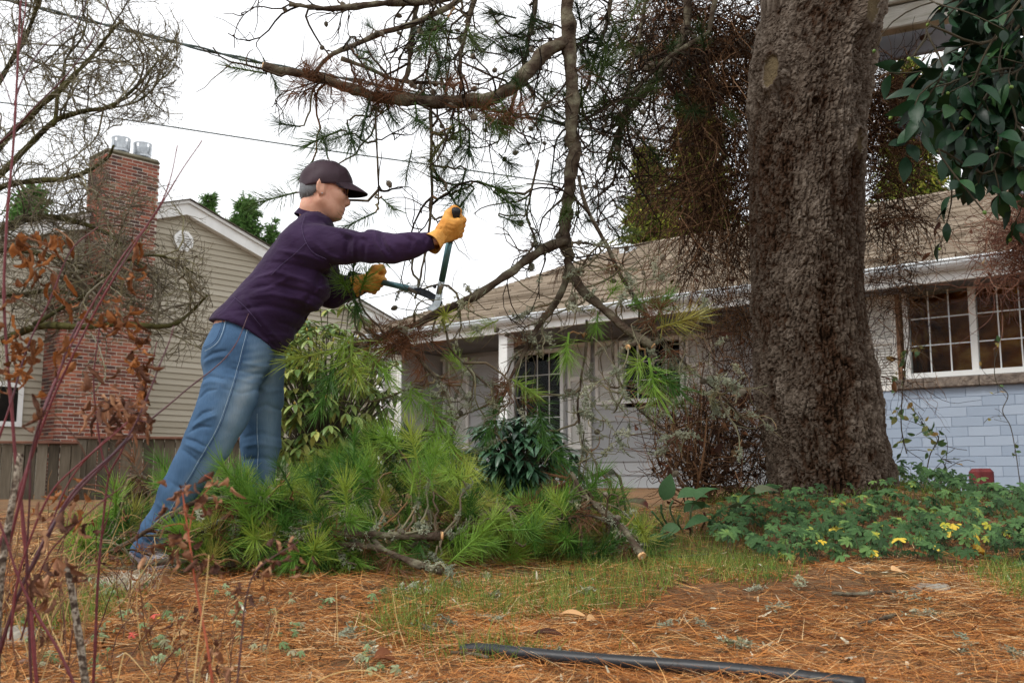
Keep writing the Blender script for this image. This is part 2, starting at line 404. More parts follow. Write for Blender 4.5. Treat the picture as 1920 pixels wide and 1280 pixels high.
m_warm_refl = mat('warm_reflection', [(0.35, hexc('4a2a16')), (0.52, hexc('a05c24')), (0.66, hexc('d99a48'))], scale=2.6, stretch=(1, 1, 1.6), rough=0.9, spec=0.05)  # mottled orange paints the warm tree reflections of the wide window
m_shut = mat('shutter_paint', [(0.3, hexc('dcdad3')), (0.7, hexc('e8e6e0'))], scale=4, rough=0.6)
m_glass = bpy.data.materials.new('window_glass'); m_glass.use_nodes = True
_b = m_glass.node_tree.nodes['Principled BSDF']; _b.inputs['Base Color'].default_value = (0.9, 0.95, 0.95, 1); _b.inputs['Roughness'].default_value = 0.03
_b.inputs['Transmission Weight'].default_value = 1.0; _b.inputs['IOR'].default_value = 1.12
U = np.array([-0.782, 0.623, 0]); Wd = np.array([0.623, 0.782, 0])
EAVE0 = at(1800, 484, 9.66); EZ = EAVE0[2]
def HP(s, d, z): return EAVE0*np.array([1, 1, 0]) + s*U + d*Wd + np.array([0, 0, z])
def hit(px, py, d):
    """(s, z) where a sight line meets the vertical plane at depth d behind the eave line"""
    r = ray(px, py); t = (EAVE0[:2]@Wd[:2] + d)/(r[:2]@Wd[:2]); p = r*t
    return (p[:2]-EAVE0[:2])@U[:2], CAM_Z + p[2]
def HV(V):
    V = np.asarray(V); return EAVE0*np.array([1, 1, 0]) + V[:, :1]*U + V[:, 1:2]*Wd + V[:, 2:3]*np.array([[0, 0, 1]])
house = thing('ranch_house', 'long low grey house with tan shingle roof, porch and white gutter behind the pine', 'house', HP(0, 2, 0.3))
house_inv = Matrix.Translation(-Vector(house.location))
def hpart(g, name, m, parent=None, **kw):
    """link geometry given in house coordinates (s, d, z)"""
    V = [HV(v) - np.array(house.location) for v in g.V]; g.V = V
    return g.build(name, m, parent if parent is not None else house, **kw)
def hbox(name, lo, hi, m, parent=None, bev=0.0, **kw):
    g = G(); V, F = bevel_box(lo, hi, bev) if bev else box(lo, hi); g.add(V, F); return hpart(g, name, m, parent, **kw)
S_R, S_L = -6.0, hit(672, 625, 0.0)[0]
S_C = hit(1500, 600, 0.55)[0]           # corner between block wall and porch
D_F, D_P = 0.55, 1.5                     # front wall, porch wall (behind eave line)
Z0 = 0.10
# --- roof: slope, ridge
RISE, RUN = 0.405, 5.0
m_roof = mat('shingles', [(0.0, hexc('65594c')), (0.3, hexc('8d8070')), (0.7, hexc('a59888')), (1.0, hexc('7c7062'))], src='tint', scale=3.0, stretch=(1, 1, 1), rough=0.95, spec=0.05, mix_noise=0.35, bump=0.5, bscale=70)
g = G(); nc = 46; zr0 = EZ + 0.02
for c in range(nc):
    d0 = -0.04 + c*RUN/nc; d1 = d0 + RUN/nc*1.08; z0 = zr0 + d0*RISE; z1 = zr0 + d1*RISE
    sl = S_L - max(0, d0)*0.30
    s = S_R
    while s < sl:
        w = rng.uniform(0.25, 0.9); e = min(s+w, sl); j = rng.uniform(-0.012, 0.012); tn = rng.uniform(0, 1)
        V = np.array([[s, d0+j, z0+0.042+j*RISE], [e, d0+j, z0+0.042+j*RISE], [e, d1, z1+0.004], [s, d1, z1+0.004], [s, d0+j, z0+0.0], [e, d0+j, z0+0.0]])
        g.add(V, np.array([[0, 1, 2, 3], [4, 5, 1, 0]]), tn); s = e + 0.006
roof = hpart(g, 'roof', m_roof)
roof['kind'] = 'stuff'
g = G()
for i in range(46):
    s0 = S_R + i*(S_L-1.5-S_R)/46; s1 = s0 + (S_L-1.5-S_R)/46*1.06; zt = zr0 + RUN*RISE
    g.add([[s0, RUN-0.16, zt-0.02], [s1, RUN-0.16, zt-0.03], [s1, RUN, zt+0.05], [s0, RUN, zt+0.06], [s1, RUN+0.3, zt-0.06], [s0, RUN+0.3, zt-0.05]], np.array([[0, 1, 2, 3], [3, 2, 4, 5]]), rng.uniform(0, 1))
# back slope and left hip plane
zt = zr0+RUN*RISE
g.add([[S_R, RUN, zt], [S_L-1.5, RUN, zt], [S_L, 2*RUN, zr0], [S_R, 2*RUN, zr0]], np.array([[0, 1, 2, 3]]), 0.5)
g.add([[S_L, 0, zr0-0.02], [S_L-1.5, RUN, zt-0.02], [S_L, 2*RUN, zr0-0.02]], np.array([[0, 1, 2]]), 0.5)
hpart(g, 'ridge_caps', m_roof, roof)
# roof vent
sv, zv = hit(1176, 478, 4.3)
hbox('roof_vent', (sv-0.12, 4.2, zr0+4.2*RISE), (sv+0.12, 4.45, zr0+4.45*RISE+0.09), m_gutter, roof, 0.03)
# --- gutter: K-profile, fascia, soffit
def sweep(prof, s0, s1, n=2):
    prof = np.array(prof); k = len(prof); V = []
    for i in range(n):
        s = s0 + (s1-s0)*i/(n-1); V.append(np.column_stack([np.full(k, s), prof]))
    j = np.arange(k-1); F = []
    for i in range(n-1): F.append(np.stack([i*k+j, i*k+j+1, (i+1)*k+j+1, (i+1)*k+j], -1))
    return np.vstack(V), np.vstack(F)
ez = EZ - 0.01
g = G(); g.add(*sweep([(0.02, ez-0.005), (-0.105, ez+0.005), (-0.11, ez-0.012), (-0.095, ez-0.018), (-0.095, ez-0.045), (-0.075, ez-0.075), (-0.045, ez-0.10), (0.02, ez-0.105)], S_R, S_L))
hpart(g, 'gutter', m_gutter)
FB = ez - 0.20
hbox('fascia', (S_R, 0.022, FB), (S_L-0.05, 0.06, ez-0.004), m_white, bev=0.004)
hbox('fascia', (S_L-0.048, 0.03, FB), (S_L-0.01, 2*RUN-0.05, ez), m_white)
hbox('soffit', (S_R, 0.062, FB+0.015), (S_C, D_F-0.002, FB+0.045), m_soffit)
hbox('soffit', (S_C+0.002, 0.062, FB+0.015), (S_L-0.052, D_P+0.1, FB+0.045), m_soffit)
WT = FB + 0.01
# --- front wall of painted blocks with a wide window
wx0, wzt = hit(1690, 541, D_F); _, wzb = hit(1690, 712, D_F)
wall_f = hbox('wall', (S_R, D_F+0.005, Z0), (S_C, D_F+0.2, wzb-0.1), m_mortar)
sill_t = wzb; sill_b = sill_t - 0.11
CH, CL = 0.1015, 0.305
nrow = int((sill_b-Z0)/CH)
bl = None
for r_ in range(nrow):
    z1 = sill_b - 0.004 - r_*CH; s = S_R + 2.2 + (0.5*CL if r_ % 2 else 0)
    while s < S_C:
        if bl is None:
            V, F = bevel_box((0, 0, 0), (CL-0.005, 0.09, CH-0.0045), 0.0025); bl = mesh_data('block', HV(V) - HP(0, 0, 0), F); bl.materials.append(m_block)
        o = link('block', bl, wall_f); p = HP(s, D_F + rng.uniform(-0.001, 0.001), z1-CH+0.0045) - np.array(house.location); o.location = p; s += CL
# corner return of block wall toward porch
hbox('wall', (S_C-0.2, D_F+0.21, Z0), (S_C-0.002, D_P+0.2, WT), m_siding)
hbox('wall', (S_R, D_F+0.06, wzt+0.02), (wx0+0.9, D_F+0.2, WT), m_siding)     # strip above window
# sill stones
s = S_R+1.0
while s < wx0+0.10:
    w = rng.uniform(0.42, 0.62); hbox('sill_stone', (s, D_F-0.06+rng.uniform(-.004, .004), sill_b), (min(s+w-0.006, wx0+0.10), D_F+0.05, sill_t-0.002), m_stone, bev=0.012); s += w
def window(name_s0, s1, zb, zt, d, cols, rows, sashes, room, fr=0.055):
    """window between s0 (right) and s1 (left)"""
    s0 = name_s0; w = thing_part('window'); D0 = d
    g = G()
    for lo, hi in (((s0, D0-0.03, zb), (s1, D0+0.05, zb+fr)), ((s0, D0-0.03, zt-fr), (s1, D0+0.05, zt)), ((s0, D0-0.028, zb+fr), (s0+fr, D0+0.05, zt-fr)), ((s1-fr, D0-0.028, zb+fr), (s1, D0+0.05, zt-fr))): g.box(lo, hi)
    sw = (s1-s0-2*fr)/sashes
    for k in range(1, sashes): g.box((s0+fr+k*sw-fr*0.6, D0-0.024, zb+fr), (s0+fr+k*sw+fr*0.6, D0+0.05, zt-fr))
    hpart(g, 'frame', m_white, w)
    for k in range(sashes):
        a = s0+fr+k*sw+(fr*0.6 if k else 0); b = s0+fr+(k+1)*sw-(fr*0.6 if k < sashes-1 else 0)
        pw, ph = (b-a)/cols, (zt-zb-2*fr)/rows
        for i in range(cols):
            for j in range(rows):
                hbox('pane', (a+i*pw, D0+0.015, zb+fr+j*ph), (a+(i+1)*pw-0.0015, D0+0.019, zb+fr+(j+1)*ph-0.0015), m_glass, w)
        for i in range(1, cols): hbox('muntin', (a+i*pw-0.006, D0+0.002, zb+fr), (a+i*pw+0.006, D0+0.013, zt-fr), m_white, w)
        for j in range(1, rows):
            for i in range(cols): hbox('muntin', (a+i*pw+0.007, D0+0.002, zb+fr+j*ph-0.006), (a+(i+1)*pw-0.007, D0+0.013, zb+fr+j*ph+0.006), m_white, w)
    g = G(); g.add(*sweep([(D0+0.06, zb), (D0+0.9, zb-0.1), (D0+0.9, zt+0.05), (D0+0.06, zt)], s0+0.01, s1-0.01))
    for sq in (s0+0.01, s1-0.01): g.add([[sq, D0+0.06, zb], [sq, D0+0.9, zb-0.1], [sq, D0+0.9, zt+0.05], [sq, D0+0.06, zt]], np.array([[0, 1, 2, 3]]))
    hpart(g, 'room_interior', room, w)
    return w
def thing_part(name):
    o = bpy.data.objects.new(name, None); COL.objects.link(o); o.parent = house; return o
def shutter(s0, s1, zb, zt, d, rails=(0.5,)):
    sh = thing_part('shutter'); f = 0.05; g = G()
    g.box((s0, d-0.035, zb), (s0+f, d, zt)); g.box((s1-f, d-0.035, zb), (s1, d, zt))
    zs = [zb] + [zb+(zt-zb)*r for r in rails] + [zt]
    for i, z in enumerate(zs): h = f*0.6; c = min(max(z, zb+h), zt-h); g.box((s0+f, d-0.034, c-h), (s1-f, d-0.001, c+h))
    hpart(g, 'shutter_frame', m_shut, sh)
    g = G()
    for a, b in zip(zs[:-1], zs[1:]):
        z = a+f*0.9
        while z < b-f*0.9:
            V = np.array([[s0+f, d-0.026, z], [s1-f, d-0.026, z], [s1-f, d-0.004, z+0.022], [s0+f, d-0.004, z+0.022], [s0+f, d-0.024, z+0.006], [s1-f, d-0.024, z+0.006]])
            g.add(V, np.array([[0, 1, 2, 3], [0, 4, 5, 1]])); z += 0.03
    hpart(g, 'louvers', m_shut, sh, kind='stuff')
    hbox('shutter_back', (s0+f, d-0.0035, zb), (s1-f, d, zt), m_shut, sh)
wx1 = hit(1935, 520, D_F)[0]
mid = hit(1822, 600, D_F)[0]
w_l = wx0 - mid
window(mid - w_l - 0.02, wx0, sill_t+0.005, wzt, D_F+0.02, 3, 3, 2, m_warm_refl)
s_a, _ = hit(1688, 650, D_F); s_b, _ = hit(1600, 650, D_F)
shutter(s_a+0.03, s_b, sill_b, wzt-0.02, D_F+0.02)
hbox('window_post', (s_a-0.015, D_F-0.035, sill_t), (s_a+0.024, D_F+0.01, wzt), mat('brown_pipe', [(0.3, hexc('6a4a35')), (0.7, hexc('8a6a50'))], rough=0.6))
# --- porch wall of lap siding, windows, shutters, door opening
PH = 0.185
wall_p = hbox('wall', (S_C-0.2, D_P+0.03, Z0-0.1), (S_L-0.4, D_P+0.2, Z0+0.02), m_mortar)
PWIN = [(1163, 1283, 640, 757, 4, 3), (960, 1058, 662, 832, 4, 4), (752, 838, 680, 842, 1, 2)]; PW = []
for (x0, x1, yt, yb, c_, r_) in PWIN:
    s1, zt_ = hit(x0, yt, D_P-0.04); s0, _ = hit(x1, yt, D_P-0.04); _, zb_ = hit(x0, yb, D_P-0.04); PW.append((s0, s1, max(zb_, Z0+0.12), min(zt_, WT-0.01), c_, r_))
z = Z0
while z < WT:
    zt_ = min(z+PH, WT); cuts = sorted([(w[0]+0.03, w[1]-0.03) for w in PW if w[2]+0.03 < zt_ and w[3]-0.03 > z]); segs = []; cur = S_C-0.001
    for c0, c1 in cuts: segs.append((cur, c0)); cur = c1
    segs.append((cur, S_L-0.4))
    for a_, b_ in segs:
        if b_-a_ < 0.02: continue
        g = G(); g.add(np.array([[a_, D_P-0.024, z], [b_, D_P-0.024, z], [b_, D_P-0.001, zt_+0.004], [a_, D_P-0.001, zt_+0.004], [a_, D_P+0.05, z], [b_, D_P+0.05, z], [b_, D_P+0.05, zt_+0.004], [a_, D_P+0.05, zt_+0.004]]), np.array([[0, 1, 2, 3], [0, 4, 5, 1], [4, 7, 6, 5], [0, 3, 7, 4], [1, 5, 6, 2]])); hpart(g, 'siding_board', m_siding, wall_p)
    z += PH
for (s0, s1, zb_, zt_, c_, r_) in PW: window(s0, s1, zb_, zt_, D_P-0.055, c_, r_, 1, m_dark)
def pshut(x0, x1, yt, yb, rails=(0.5,)):
    s1, zt_ = hit(x0, yt, D_P-0.03); s0, _ = hit(x1, yt, D_P-0.03); _, zb_ = hit(x0, yb, D_P-0.03); shutter(s0, s1, zb_, min(zt_, WT-0.01), D_P-0.026, rails)
pshut(1117, 1160, 642, 759); pshut(1286, 1336, 628, 745)
pshut(1066, 1108, 645, 842, (0.33, 0.66))
pshut(842, 880, 674, 842, (0.55,)); pshut(722, 750, 690, 842, (0.55,))
# posts
for px in (718, 949):
    s, _ = hit(px, 700, 0.16); hbox('porch_post', (s-0.075, 0.085, Z0), (s+0.075, 0.235, FB+0.014), m_white, bev=0.006)
hbox('porch_floor', (S_C, 0.0, Z0-0.1), (S_L-0.2, D_P, Z0+0.06), mat('concrete', [(0.3, hexc('807d78')), (0.7, hexc('9b9892'))], scale=8, rough=0.9))
hbox('wall', (S_L-0.4, D_F, Z0), (S_L-0.38, 2*RUN-0.4, WT), m_siding)
# red stub post by the wall
m_red = mat('red_paint', [(0.3, hexc('5a2426')), (0.7, hexc('7a3434'))], scale=20, rough=0.6, bump=0.3)
p = at(1842, 918, 8.8); gzp = float(gz(p[0], p[1]))
V, F = bevel_box((-0.085, -0.085, 0), (0.085, 0.085, 0.24), 0.03)
tag(link('marker_post', mesh_data('marker_post', V, F), mat=m_red, loc=(p[0], p[1], gzp-0.03)), 'short dark red square post with chamfered top by the blue block wall', 'post')

# ================================================================ TAN HOUSE WITH CHIMNEY (behind, to the left)
VL = np.array([0.677, 0.736, 0]); NL = np.array([0.736, -0.677, 0])
C0 = at(105, 800, 18.2); C0[2] = 0
def lhit(px, py, d):
    """(s, z) on vertical plane d metres in front of the gable wall's chimney face"""
    r = ray(px, py); t = (C0[:2]@NL[:2] + d)/(r[:2]@NL[:2]); p = r*t
    return (p[:2]-C0[:2])@VL[:2], CAM_Z + p[2]
def LV(V):
    V = np.asarray(V); return C0 + V[:, :1]*VL + V[:, 1:2]*NL + V[:, 2:3]*np.array([[0, 0, 1]])
lh = thing('gabled_house', 'tan vinyl-sided gabled house with a tall red brick chimney', 'house', LV([[1, -3, 0]])[0])
LHL = np.array(lh.location)
def lpart(g, name, m, parent=None, **kw):
    g.V = [LV(v)-LHL for v in g.V]; return g.build(name, m, parent if parent is not None else lh, **kw)
def lbox(name, lo, hi, m, parent=None, bev=0.0, **kw):
    g = G(); g.add(*(bevel_box(lo, hi, bev) if bev else box(lo, hi))); return lpart(g, name, m, parent, **kw)
m_vinyl = mat('tan_vinyl', [(0.0, hexc('a39b89')), (1.0, hexc('b3ac9b'))], src='obj', scale=2, stretch=(1, 1, 8), rough=0.6, mix_noise=0.25)
m_brick = mat('red_brick', [(0.0, hexc('4c3c3c')), (0.2, hexc('6b463e')), (0.5, hexc('915645')), (0.8, hexc('a86a53')), (1.0, hexc('75483a'))], src='obj', scale=9, rough=0.9, spec=0.1, mix_noise=0.25, bump=0.4, bscale=60)
m_brick_t = mat('red_brick_courses', [(0.0, hexc('4f3f3c')), (0.25, hexc('744a40')), (0.5, hexc('8d5546')), (0.8, hexc('a06652')), (1.0, hexc('6b5a48'))], src='tint', scale=3, rough=0.9, spec=0.1, mix_noise=0.4, bump=0.4, bscale=60)
m_mort2 = mat('brick_mortar', [(0.3, hexc('a89f92')), (0.7, hexc('cbc3b6'))], scale=10, rough=0.95)
DEP = 0.75
s_r, _ = lhit(283, 640, 0)
ap_s, ap_z = lhit(345, 384, -DEP)         # gable apex on the wall plane
rs, rz = lhit(500, 474, -DEP)             # point on the right rake
SL = (ap_z-rz)/(rs-ap_s)                   # roof slope
wL, wR = ap_s-6.2, ap_s+6.2
def rake(s): return ap_z - 0.10 - SL*abs(s-ap_s)
wall_l = lbox('wall', (wL, -DEP-0.2, -1.2), (wR, -DEP-0.06, rake(wR)), m_mort2)
g = G(); g.add([[wL, -DEP-0.1, rake(wL)], [wR, -DEP-0.1, rake(wR)], [ap_s, -DEP-0.1, ap_z-0.1]], np.array([[0, 1, 2]])); lpart(g, 'gable_sheathing', m_mort2)
z = -0.4; VH = 0.126
while z < ap_z-0.15:
    zt_ = z+VH
    lim = (ap_z-0.12-z)/SL
    a, b = max(wL, ap_s-lim), min(wR, ap_s+lim)
    g = G(); m_ = (z+0.45*VH)
    g.add([[a, -DEP+0.008, z], [b, -DEP+0.008, z], [b, -DEP-0.018, zt_+0.004], [a, -DEP-0.018, zt_+0.004], [a, -DEP-0.03, z], [b, -DEP-0.03, z]], np.array([[0, 1, 2, 3], [0, 4, 5, 1]]))
    lpart(g, 'siding_board', m_vinyl, wall_l); z += VH
# rake boards and roof
for sg in (-1, 1):
    e = ap_s + sg*6.6
    g = G()
    for k, (t0, t1, dd) in enumerate(((0.0, 0.24, 0.16), (-0.07, -0.004, 0.22))):
        g.add([[ap_s, -DEP+dd, ap_z-t0], [ap_s, -DEP+dd, ap_z-t1], [e, -DEP+dd, ap_z-SL*6.6-t1], [e, -DEP+dd, ap_z-SL*6.6-t0],
               [ap_s, -DEP-0.05, ap_z-t0], [ap_s, -DEP-0.05, ap_z-t1], [e, -DEP-0.05, ap_z-SL*6.6-t1], [e, -DEP-0.05, ap_z-SL*6.6-t0]],
              np.array([[0, 1, 2, 3], [1, 5, 6, 2], [0, 3, 7, 4]]))
    lpart(g, 'rake_board', m_white)
    g = G(); g.add([[ap_s, -DEP+0.27, ap_z+0.09], [e, -DEP+0.27, ap_z-SL*6.6+0.09], [e, -DEP-9, ap_z-SL*6.6+0.09], [ap_s, -DEP-9, ap_z+0.09],
                    [ap_s, -DEP+0.27, ap_z+0.071], [e, -DEP+0.27, ap_z-SL*6.6+0.071]], np.array([[0, 1, 2, 3], [0, 4, 5, 1]]), 0.1)
    lpart(g, 'roof', mat('dark_shingle', [(0.3, hexc('4a443c')), (0.7, hexc('6a6254'))], scale=8, rough=0.95))
lbox('wall', (wR-0.2, -DEP-9, -1.2), (wR-0.1, -DEP-0.25, rake(wR)), m_vinyl)
# octagonal vent
vs, vz = lhit(344, 452, -DEP+0.03); R8 = 0.235
ang = np.arange(8)*math.pi/4 + math.pi/8
g = G(); o_ = np.stack([vs+R8*np.cos(ang), np.full(8, -DEP+0.05), vz+R8*np.sin(ang)], -1); i_ = np.stack([vs+0.17*np.cos(ang), np.full(8, -DEP+0.055), vz+0.17*np.sin(ang)], -1)
bk = o_.copy(); bk[:, 1] = -DEP-0.01; ib = i_.copy(); ib[:, 1] = -DEP+0.005
j = np.arange(8); jn = (j+1) % 8
g.add(np.vstack([o_, i_, bk, ib]), [np.stack([j, jn, 8+jn, 8+j], -1), np.stack([j, 16+j, 16+jn, jn], -1), np.stack([8+j, 8+jn, 24+jn, 24+j], -1)])
vent = lpart(g, 'gable_vent', m_white)
for k in range(6):
    zz = -0.14 + k*0.052; hw = min(0.165, 0.165*1.08 - max(0, abs(zz+0.01)-0.07))
    lbox('louver', (vs-hw, -DEP+0.012, vz+zz), (vs+hw, -DEP+0.04, vz+zz+0.030), m_white, vent)
# chimney
ch = bpy.data.objects.new('chimney', None); COL.objects.link(ch); ch.parent = lh
zs0, zs1 = lhit(150, 545, 0)[1], lhit(150, 500, 0)[1]          # shoulder
su = lhit(198, 330, 0)[0]                                         # upper shaft left edge
zt_c = lhit(250, 297, 0)[1]
DU = 0.0
g = G()
g.box((0.008, -DEP-0.05, -0.6), (s_r-0.008, -0.006, zs0), 0.5); g.box((su+0.008, -DEP-0.05, zs0), (s_r-0.008, -0.006, zt_c), 0.5)
core = lpart(g, 'mortar_core', m_mort2, ch)
BH, BL = 0.0677, 0.2134
rows = []; z = -0.20
while z < zt_c-0.08:
    left = 0.0 if z < zs0 else su - max(0, su*(1-(z-zs0)/(zs1-zs0)))
    rows.append((z, left)); z += BH
bm_ = None; n_b = 0; gs = G(); front = []
for r_, (z, left) in enumerate(rows):
    s = left - (0.5*BL if r_ % 2 else 0)
    while s < s_r-0.01:
        a, b = max(s, left), min(s+BL-0.014, s_r)
        if b-a > 0.04: front.append((z, a, b))
        s += BL
    # left side face courses
    d = -0.105*(r_ % 2)
    while d > -DEP:
        d1 = max(d-BL+0.011, -DEP)
        V, F = box((left-0.004, d1, z), (left+0.09, min(d, -0.1)-0.0, z+BH-0.015)); gs.add(V, F, rng.uniform(0, 0.8)**1.3); d -= BL
front.sort(key=lambda q: q[0])
whole = [q for q in front if abs((q[2]-q[1])-(BL-0.014)) < 1e-3][:300]; ws = set(whole)
for z, a, b in front:
    if (z, a, b) in ws:
        if bm_ is None:
            V, F = bevel_box((0, -0.1, 0), (BL-0.014, 0, BH-0.015), 0.003); bm_ = mesh_data('brick', LV(V)-C0, F); bm_.materials.append(m_brick)
        o = link('brick', bm_, ch); q = LV([[a, rng.uniform(-0.003, 0.003), z]])[0]-LHL; o.location = q
    else:
        V, F = box((a, -0.1, z), (b, rng.uniform(-0.004, 0.003), z+BH-0.015)); gs.add(V, F, rng.uniform(0, 1)*(0.55 if z > zs1 and rng.random() < 0.6 else 1))
lpart(gs, 'brick_courses', m_brick_t, ch, kind='stuff')
V, F = bevel_box((su-0.03, -DEP-0.05, zt_c-0.03), (s_r+0.02, 0.03, zt_c+0.1), 0.06); g = G(); g.add(V, F); lpart(g, 'crown', mat('mortar_crown', [(0.3, hexc('4f4a3c')), (0.7, hexc('6f6a58'))], scale=6, rough=0.95, bump=0.6), ch)
m_steel = mat('flue_steel', [(0.3, hexc('8d9194')), (0.7, hexc('b9bdc0'))], scale=8, rough=0.3, metal=0.85)
for px in (225, 266):
    s, _ = lhit(px, 300, -0.35); zb_ = zt_c+0.08
    fl = bpy.data.objects.new('flue_cap', None); COL.objects.link(fl); fl.parent = ch
    def ring(r, z0, z1, a0=0, a1=2*math.pi, n=20, th=0.008):
        an = np.linspace(a0, a1, n); g = G()
        V = np.vstack([np.stack([s+rr*np.cos(an), -0.35+rr*np.sin(an), np.full(n, zz)], -1) for rr, zz in ((r, z0), (r, z1), (r-th, z1), (r-th, z0))])
        j = np.arange(n-1); g.add(V, np.vstack([np.stack([q*n+j, q*n+j+1, ((q+1) % 4)*n+j+1, ((q+1) % 4)*n+j], -1) for q in range(4)])); return g
    g = ring(0.11, zb_-0.05, zb_+0.14); lpart(g, 'pipe', m_steel, fl, smooth=False)
    g = ring(0.17, zb_+0.10, zb_+0.15); lpart(g, 'collar', m_steel, fl)
    for q in range(5):
        a0 = q*2*math.pi/5+0.25; g = ring(0.18, zb_+0.15, zb_+0.36, a0, a0+0.95, 8); lpart(g, 'shield', m_steel, fl)
    g = ring(0.185, zb_+0.355, zb_+0.385); lpart(g, 'top_ring', m_steel, fl)
# small window left of chimney
w = bpy.data.objects.new('window', None); COL.objects.link(w); w.parent = lh
s0, zt_ = lhit(8, 715, -DEP+0.05); s1, zb_ = lhit(40, 800, -DEP+0.05); s0 -= 1.0
g = G()
for lo, hi in (((s0, -DEP, zb_), (s1, -DEP+0.06, zb_+0.09)), ((s0, -DEP, zt_-0.09), (s1, -DEP+0.06, zt_)), ((s0, -DEP, zb_+0.09), (s0+0.09, -DEP+0.055, zt_-0.09)), ((s1-0.09, -DEP, zb_+0.09), (s1, -DEP+0.055, zt_-0.09))): g.box(lo, hi)
lpart(g, 'frame', m_white, w); lbox('pane', (s0+0.09, -DEP+0.01, zb_+0.09), (s1-0.09, -DEP+0.03, zt_-0.09), m_dark, w)

# ================================================================ FENCE
m_cedar = mat('old_cedar', [(0.0, hexc('443e35')), (0.5, hexc('62594c')), (1.0, hexc('7a7163'))], src='obj', scale=5, stretch=(6, 6, 0.8), rough=0.9, spec=0.08, mix_noise=0.5, bump=0.6, bscale=10, bstretch=(14, 14, 0.8))
m_cap = mat('fence_cap', [(0.3, hexc('5e4034')), (0.7, hexc('7d5848'))], scale=6, rough=0.85)
FD = nrm(np.array([0.985, 0.17, 0])); FN = np.array([FD[1], -FD[0], 0])
def fence(px0, px1, py_top, Y0, label, nb):
    A = at(px0, py_top, Y0); zt_ = A[2]; A[2] = 0
    th = thing('board_fence', label, 'fence', A, 'weathered cedar fence sections'); Lh = np.array(th.location)
    # length until px1
    s = 0.0
    while pix(A + FD*s + np.array([0, 0, zt_]))[0] < px1: s += 0.02
    x = 0.0; base = float(gz(A[0], A[1]))-0.02
    def FV(V): V = np.asarray(V); return V[:, :1]*FD + V[:, 1:2]*FN + V[:, 2:3]*np.array([[0, 0, 1]])
    while x < s:
        w = rng.uniform(0.128, 0.145)
        V, F = bevel_box((x, rng.uniform(-.004, .006), base), (x+w, 0.022, zt_-rng.uniform(0, 0.006)), 0.004)
        link('board', mesh_data('board', FV(V), F), th, m_cedar); x += w + rng.uniform(0.008, 0.016)
    V, F = bevel_box((-0.02, -0.03, zt_), (s+0.02, 0.075, zt_+0.035), 0.005); link('cap_rail', mesh_data('cap_rail', FV(V), F), th, m_cap)
    V, F = box((0, -0.045, zt_-0.12), (s, -0.006, zt_-0.04)); link('rail', mesh_data('rail', FV(V), F), th, m_cedar)
    for q in (0.02, s*0.5, s-0.1):
        V, F = bevel_box((q, -0.14, base), (q+0.09, -0.05, zt_-0.002), 0.006); link('post', mesh_data('post', FV(V), F), th, m_cedar)
fence(-60, 143, 831, 13.6, 'weathered grey cedar fence section nearest the picture edge, behind the red stems', 8)
fence(145, 520, 822, 14.0, 'taller weathered cedar board fence section below the brick chimney', 14)
# mossy timber edging below the fence
m_moss = mat('mossy_timber', [(0.3, hexc('3f3a20')), (0.5, hexc('6a6428')), (0.65, hexc('5a4630')), (0.8, hexc('8a7a3a'))], scale=5, rough=0.95, bump=0.8, bscale=20)
A = at(-60, 936, 13.2); B = at(420, 936, 13.6)
for k in range(2):
    L_ = np.linalg.norm(B-A); d = (B-A)/L_; V, F = bevel_box((0, -0.1+0.05*k, -0.30+0.14*k), (L_, 0.1, -0.17+0.14*k), 0.02)
    R = np.array([d, np.cross([0, 0, 1], d), [0, 0, 1]]); V = V@R
    tag(link('timber_edging', mesh_data('timber_edging', V, F), mat=m_moss, loc=A), ('lower' if k == 0 else 'upper') + ' of two mossy timbers edging the bed under the fence', 'timber', 'mossy timbers under the fence')
# ================================================================ PINE TREE
m_bark = mat('pine_bark', [(0.0, hexc('1e150e')), (0.13, hexc('3f2d21')), (0.27, hexc('473c33')), (0.50, hexc('5e5349')), (0.80, hexc('80756a')), (0.90, hexc('584c3a')), (1.0, hexc('6c5f48'))], src='tint', scale=9, rough=0.95, spec=0.06, mix_noise=0.16, bump=0.7, bscale=70, bdist=0.012)
m_twig = mat('pine_twig', [(0.0, hexc('241d18')), (0.35, hexc('44392f')), (0.6, hexc('655948')), (0.8, hexc('77765e')), (1.0, hexc('8d6a48'))], src='tint', scale=14, rough=0.9, spec=0.08, mix_noise=0.35, bump=0.5, bscale=90)
m_stem = mat('pine_stem', [(0.25, hexc('2b221c')), (0.42, hexc('4a3e34')), (0.55, hexc('5e5648')), (0.70, hexc('7c7864')), (0.85, hexc('453427'))], scale=16, rough=0.95, spec=0.06, bump=0.9, bscale=55, bdist=0.015)
m_cut = mat('cut_wood', [(0.3, hexc('c08f5e')), (0.7, hexc('e3bd8c'))], scale=30, rough=0.8)
m_ndl = mat('needles', [(0.0, hexc('365a24')), (0.35, hexc('527e2e')), (0.65, hexc('7aa03e')), (0.9, hexc('a4b24c')), (1.0, hexc('a39c50'))], src='obj', scale=3, rough=0.5, spec=0.35, mix_noise=0.25, transl=0.3)
m_dry = mat('dry_needles', [(0.0, hexc('583a28')), (0.5, hexc('7c5236')), (1.0, hexc('664a34'))], src='obj', scale=3, rough=0.75, mix_noise=0.3, transl=0.15)
m_cone = mat('pine_cone', [(0.0, hexc('5e5648')), (1.0, hexc('8a8070'))], src='obj', scale=20, rough=0.85, bump=0.4, bscale=60)
m_lich = mat('lichen', [(0.0, hexc('767c68')), (0.5, hexc('959983')), (0.8, hexc('b0b19a')), (1.0, hexc('86845f'))], src='obj', scale=20, rough=0.95, spec=0.03, mix_noise=0.3)

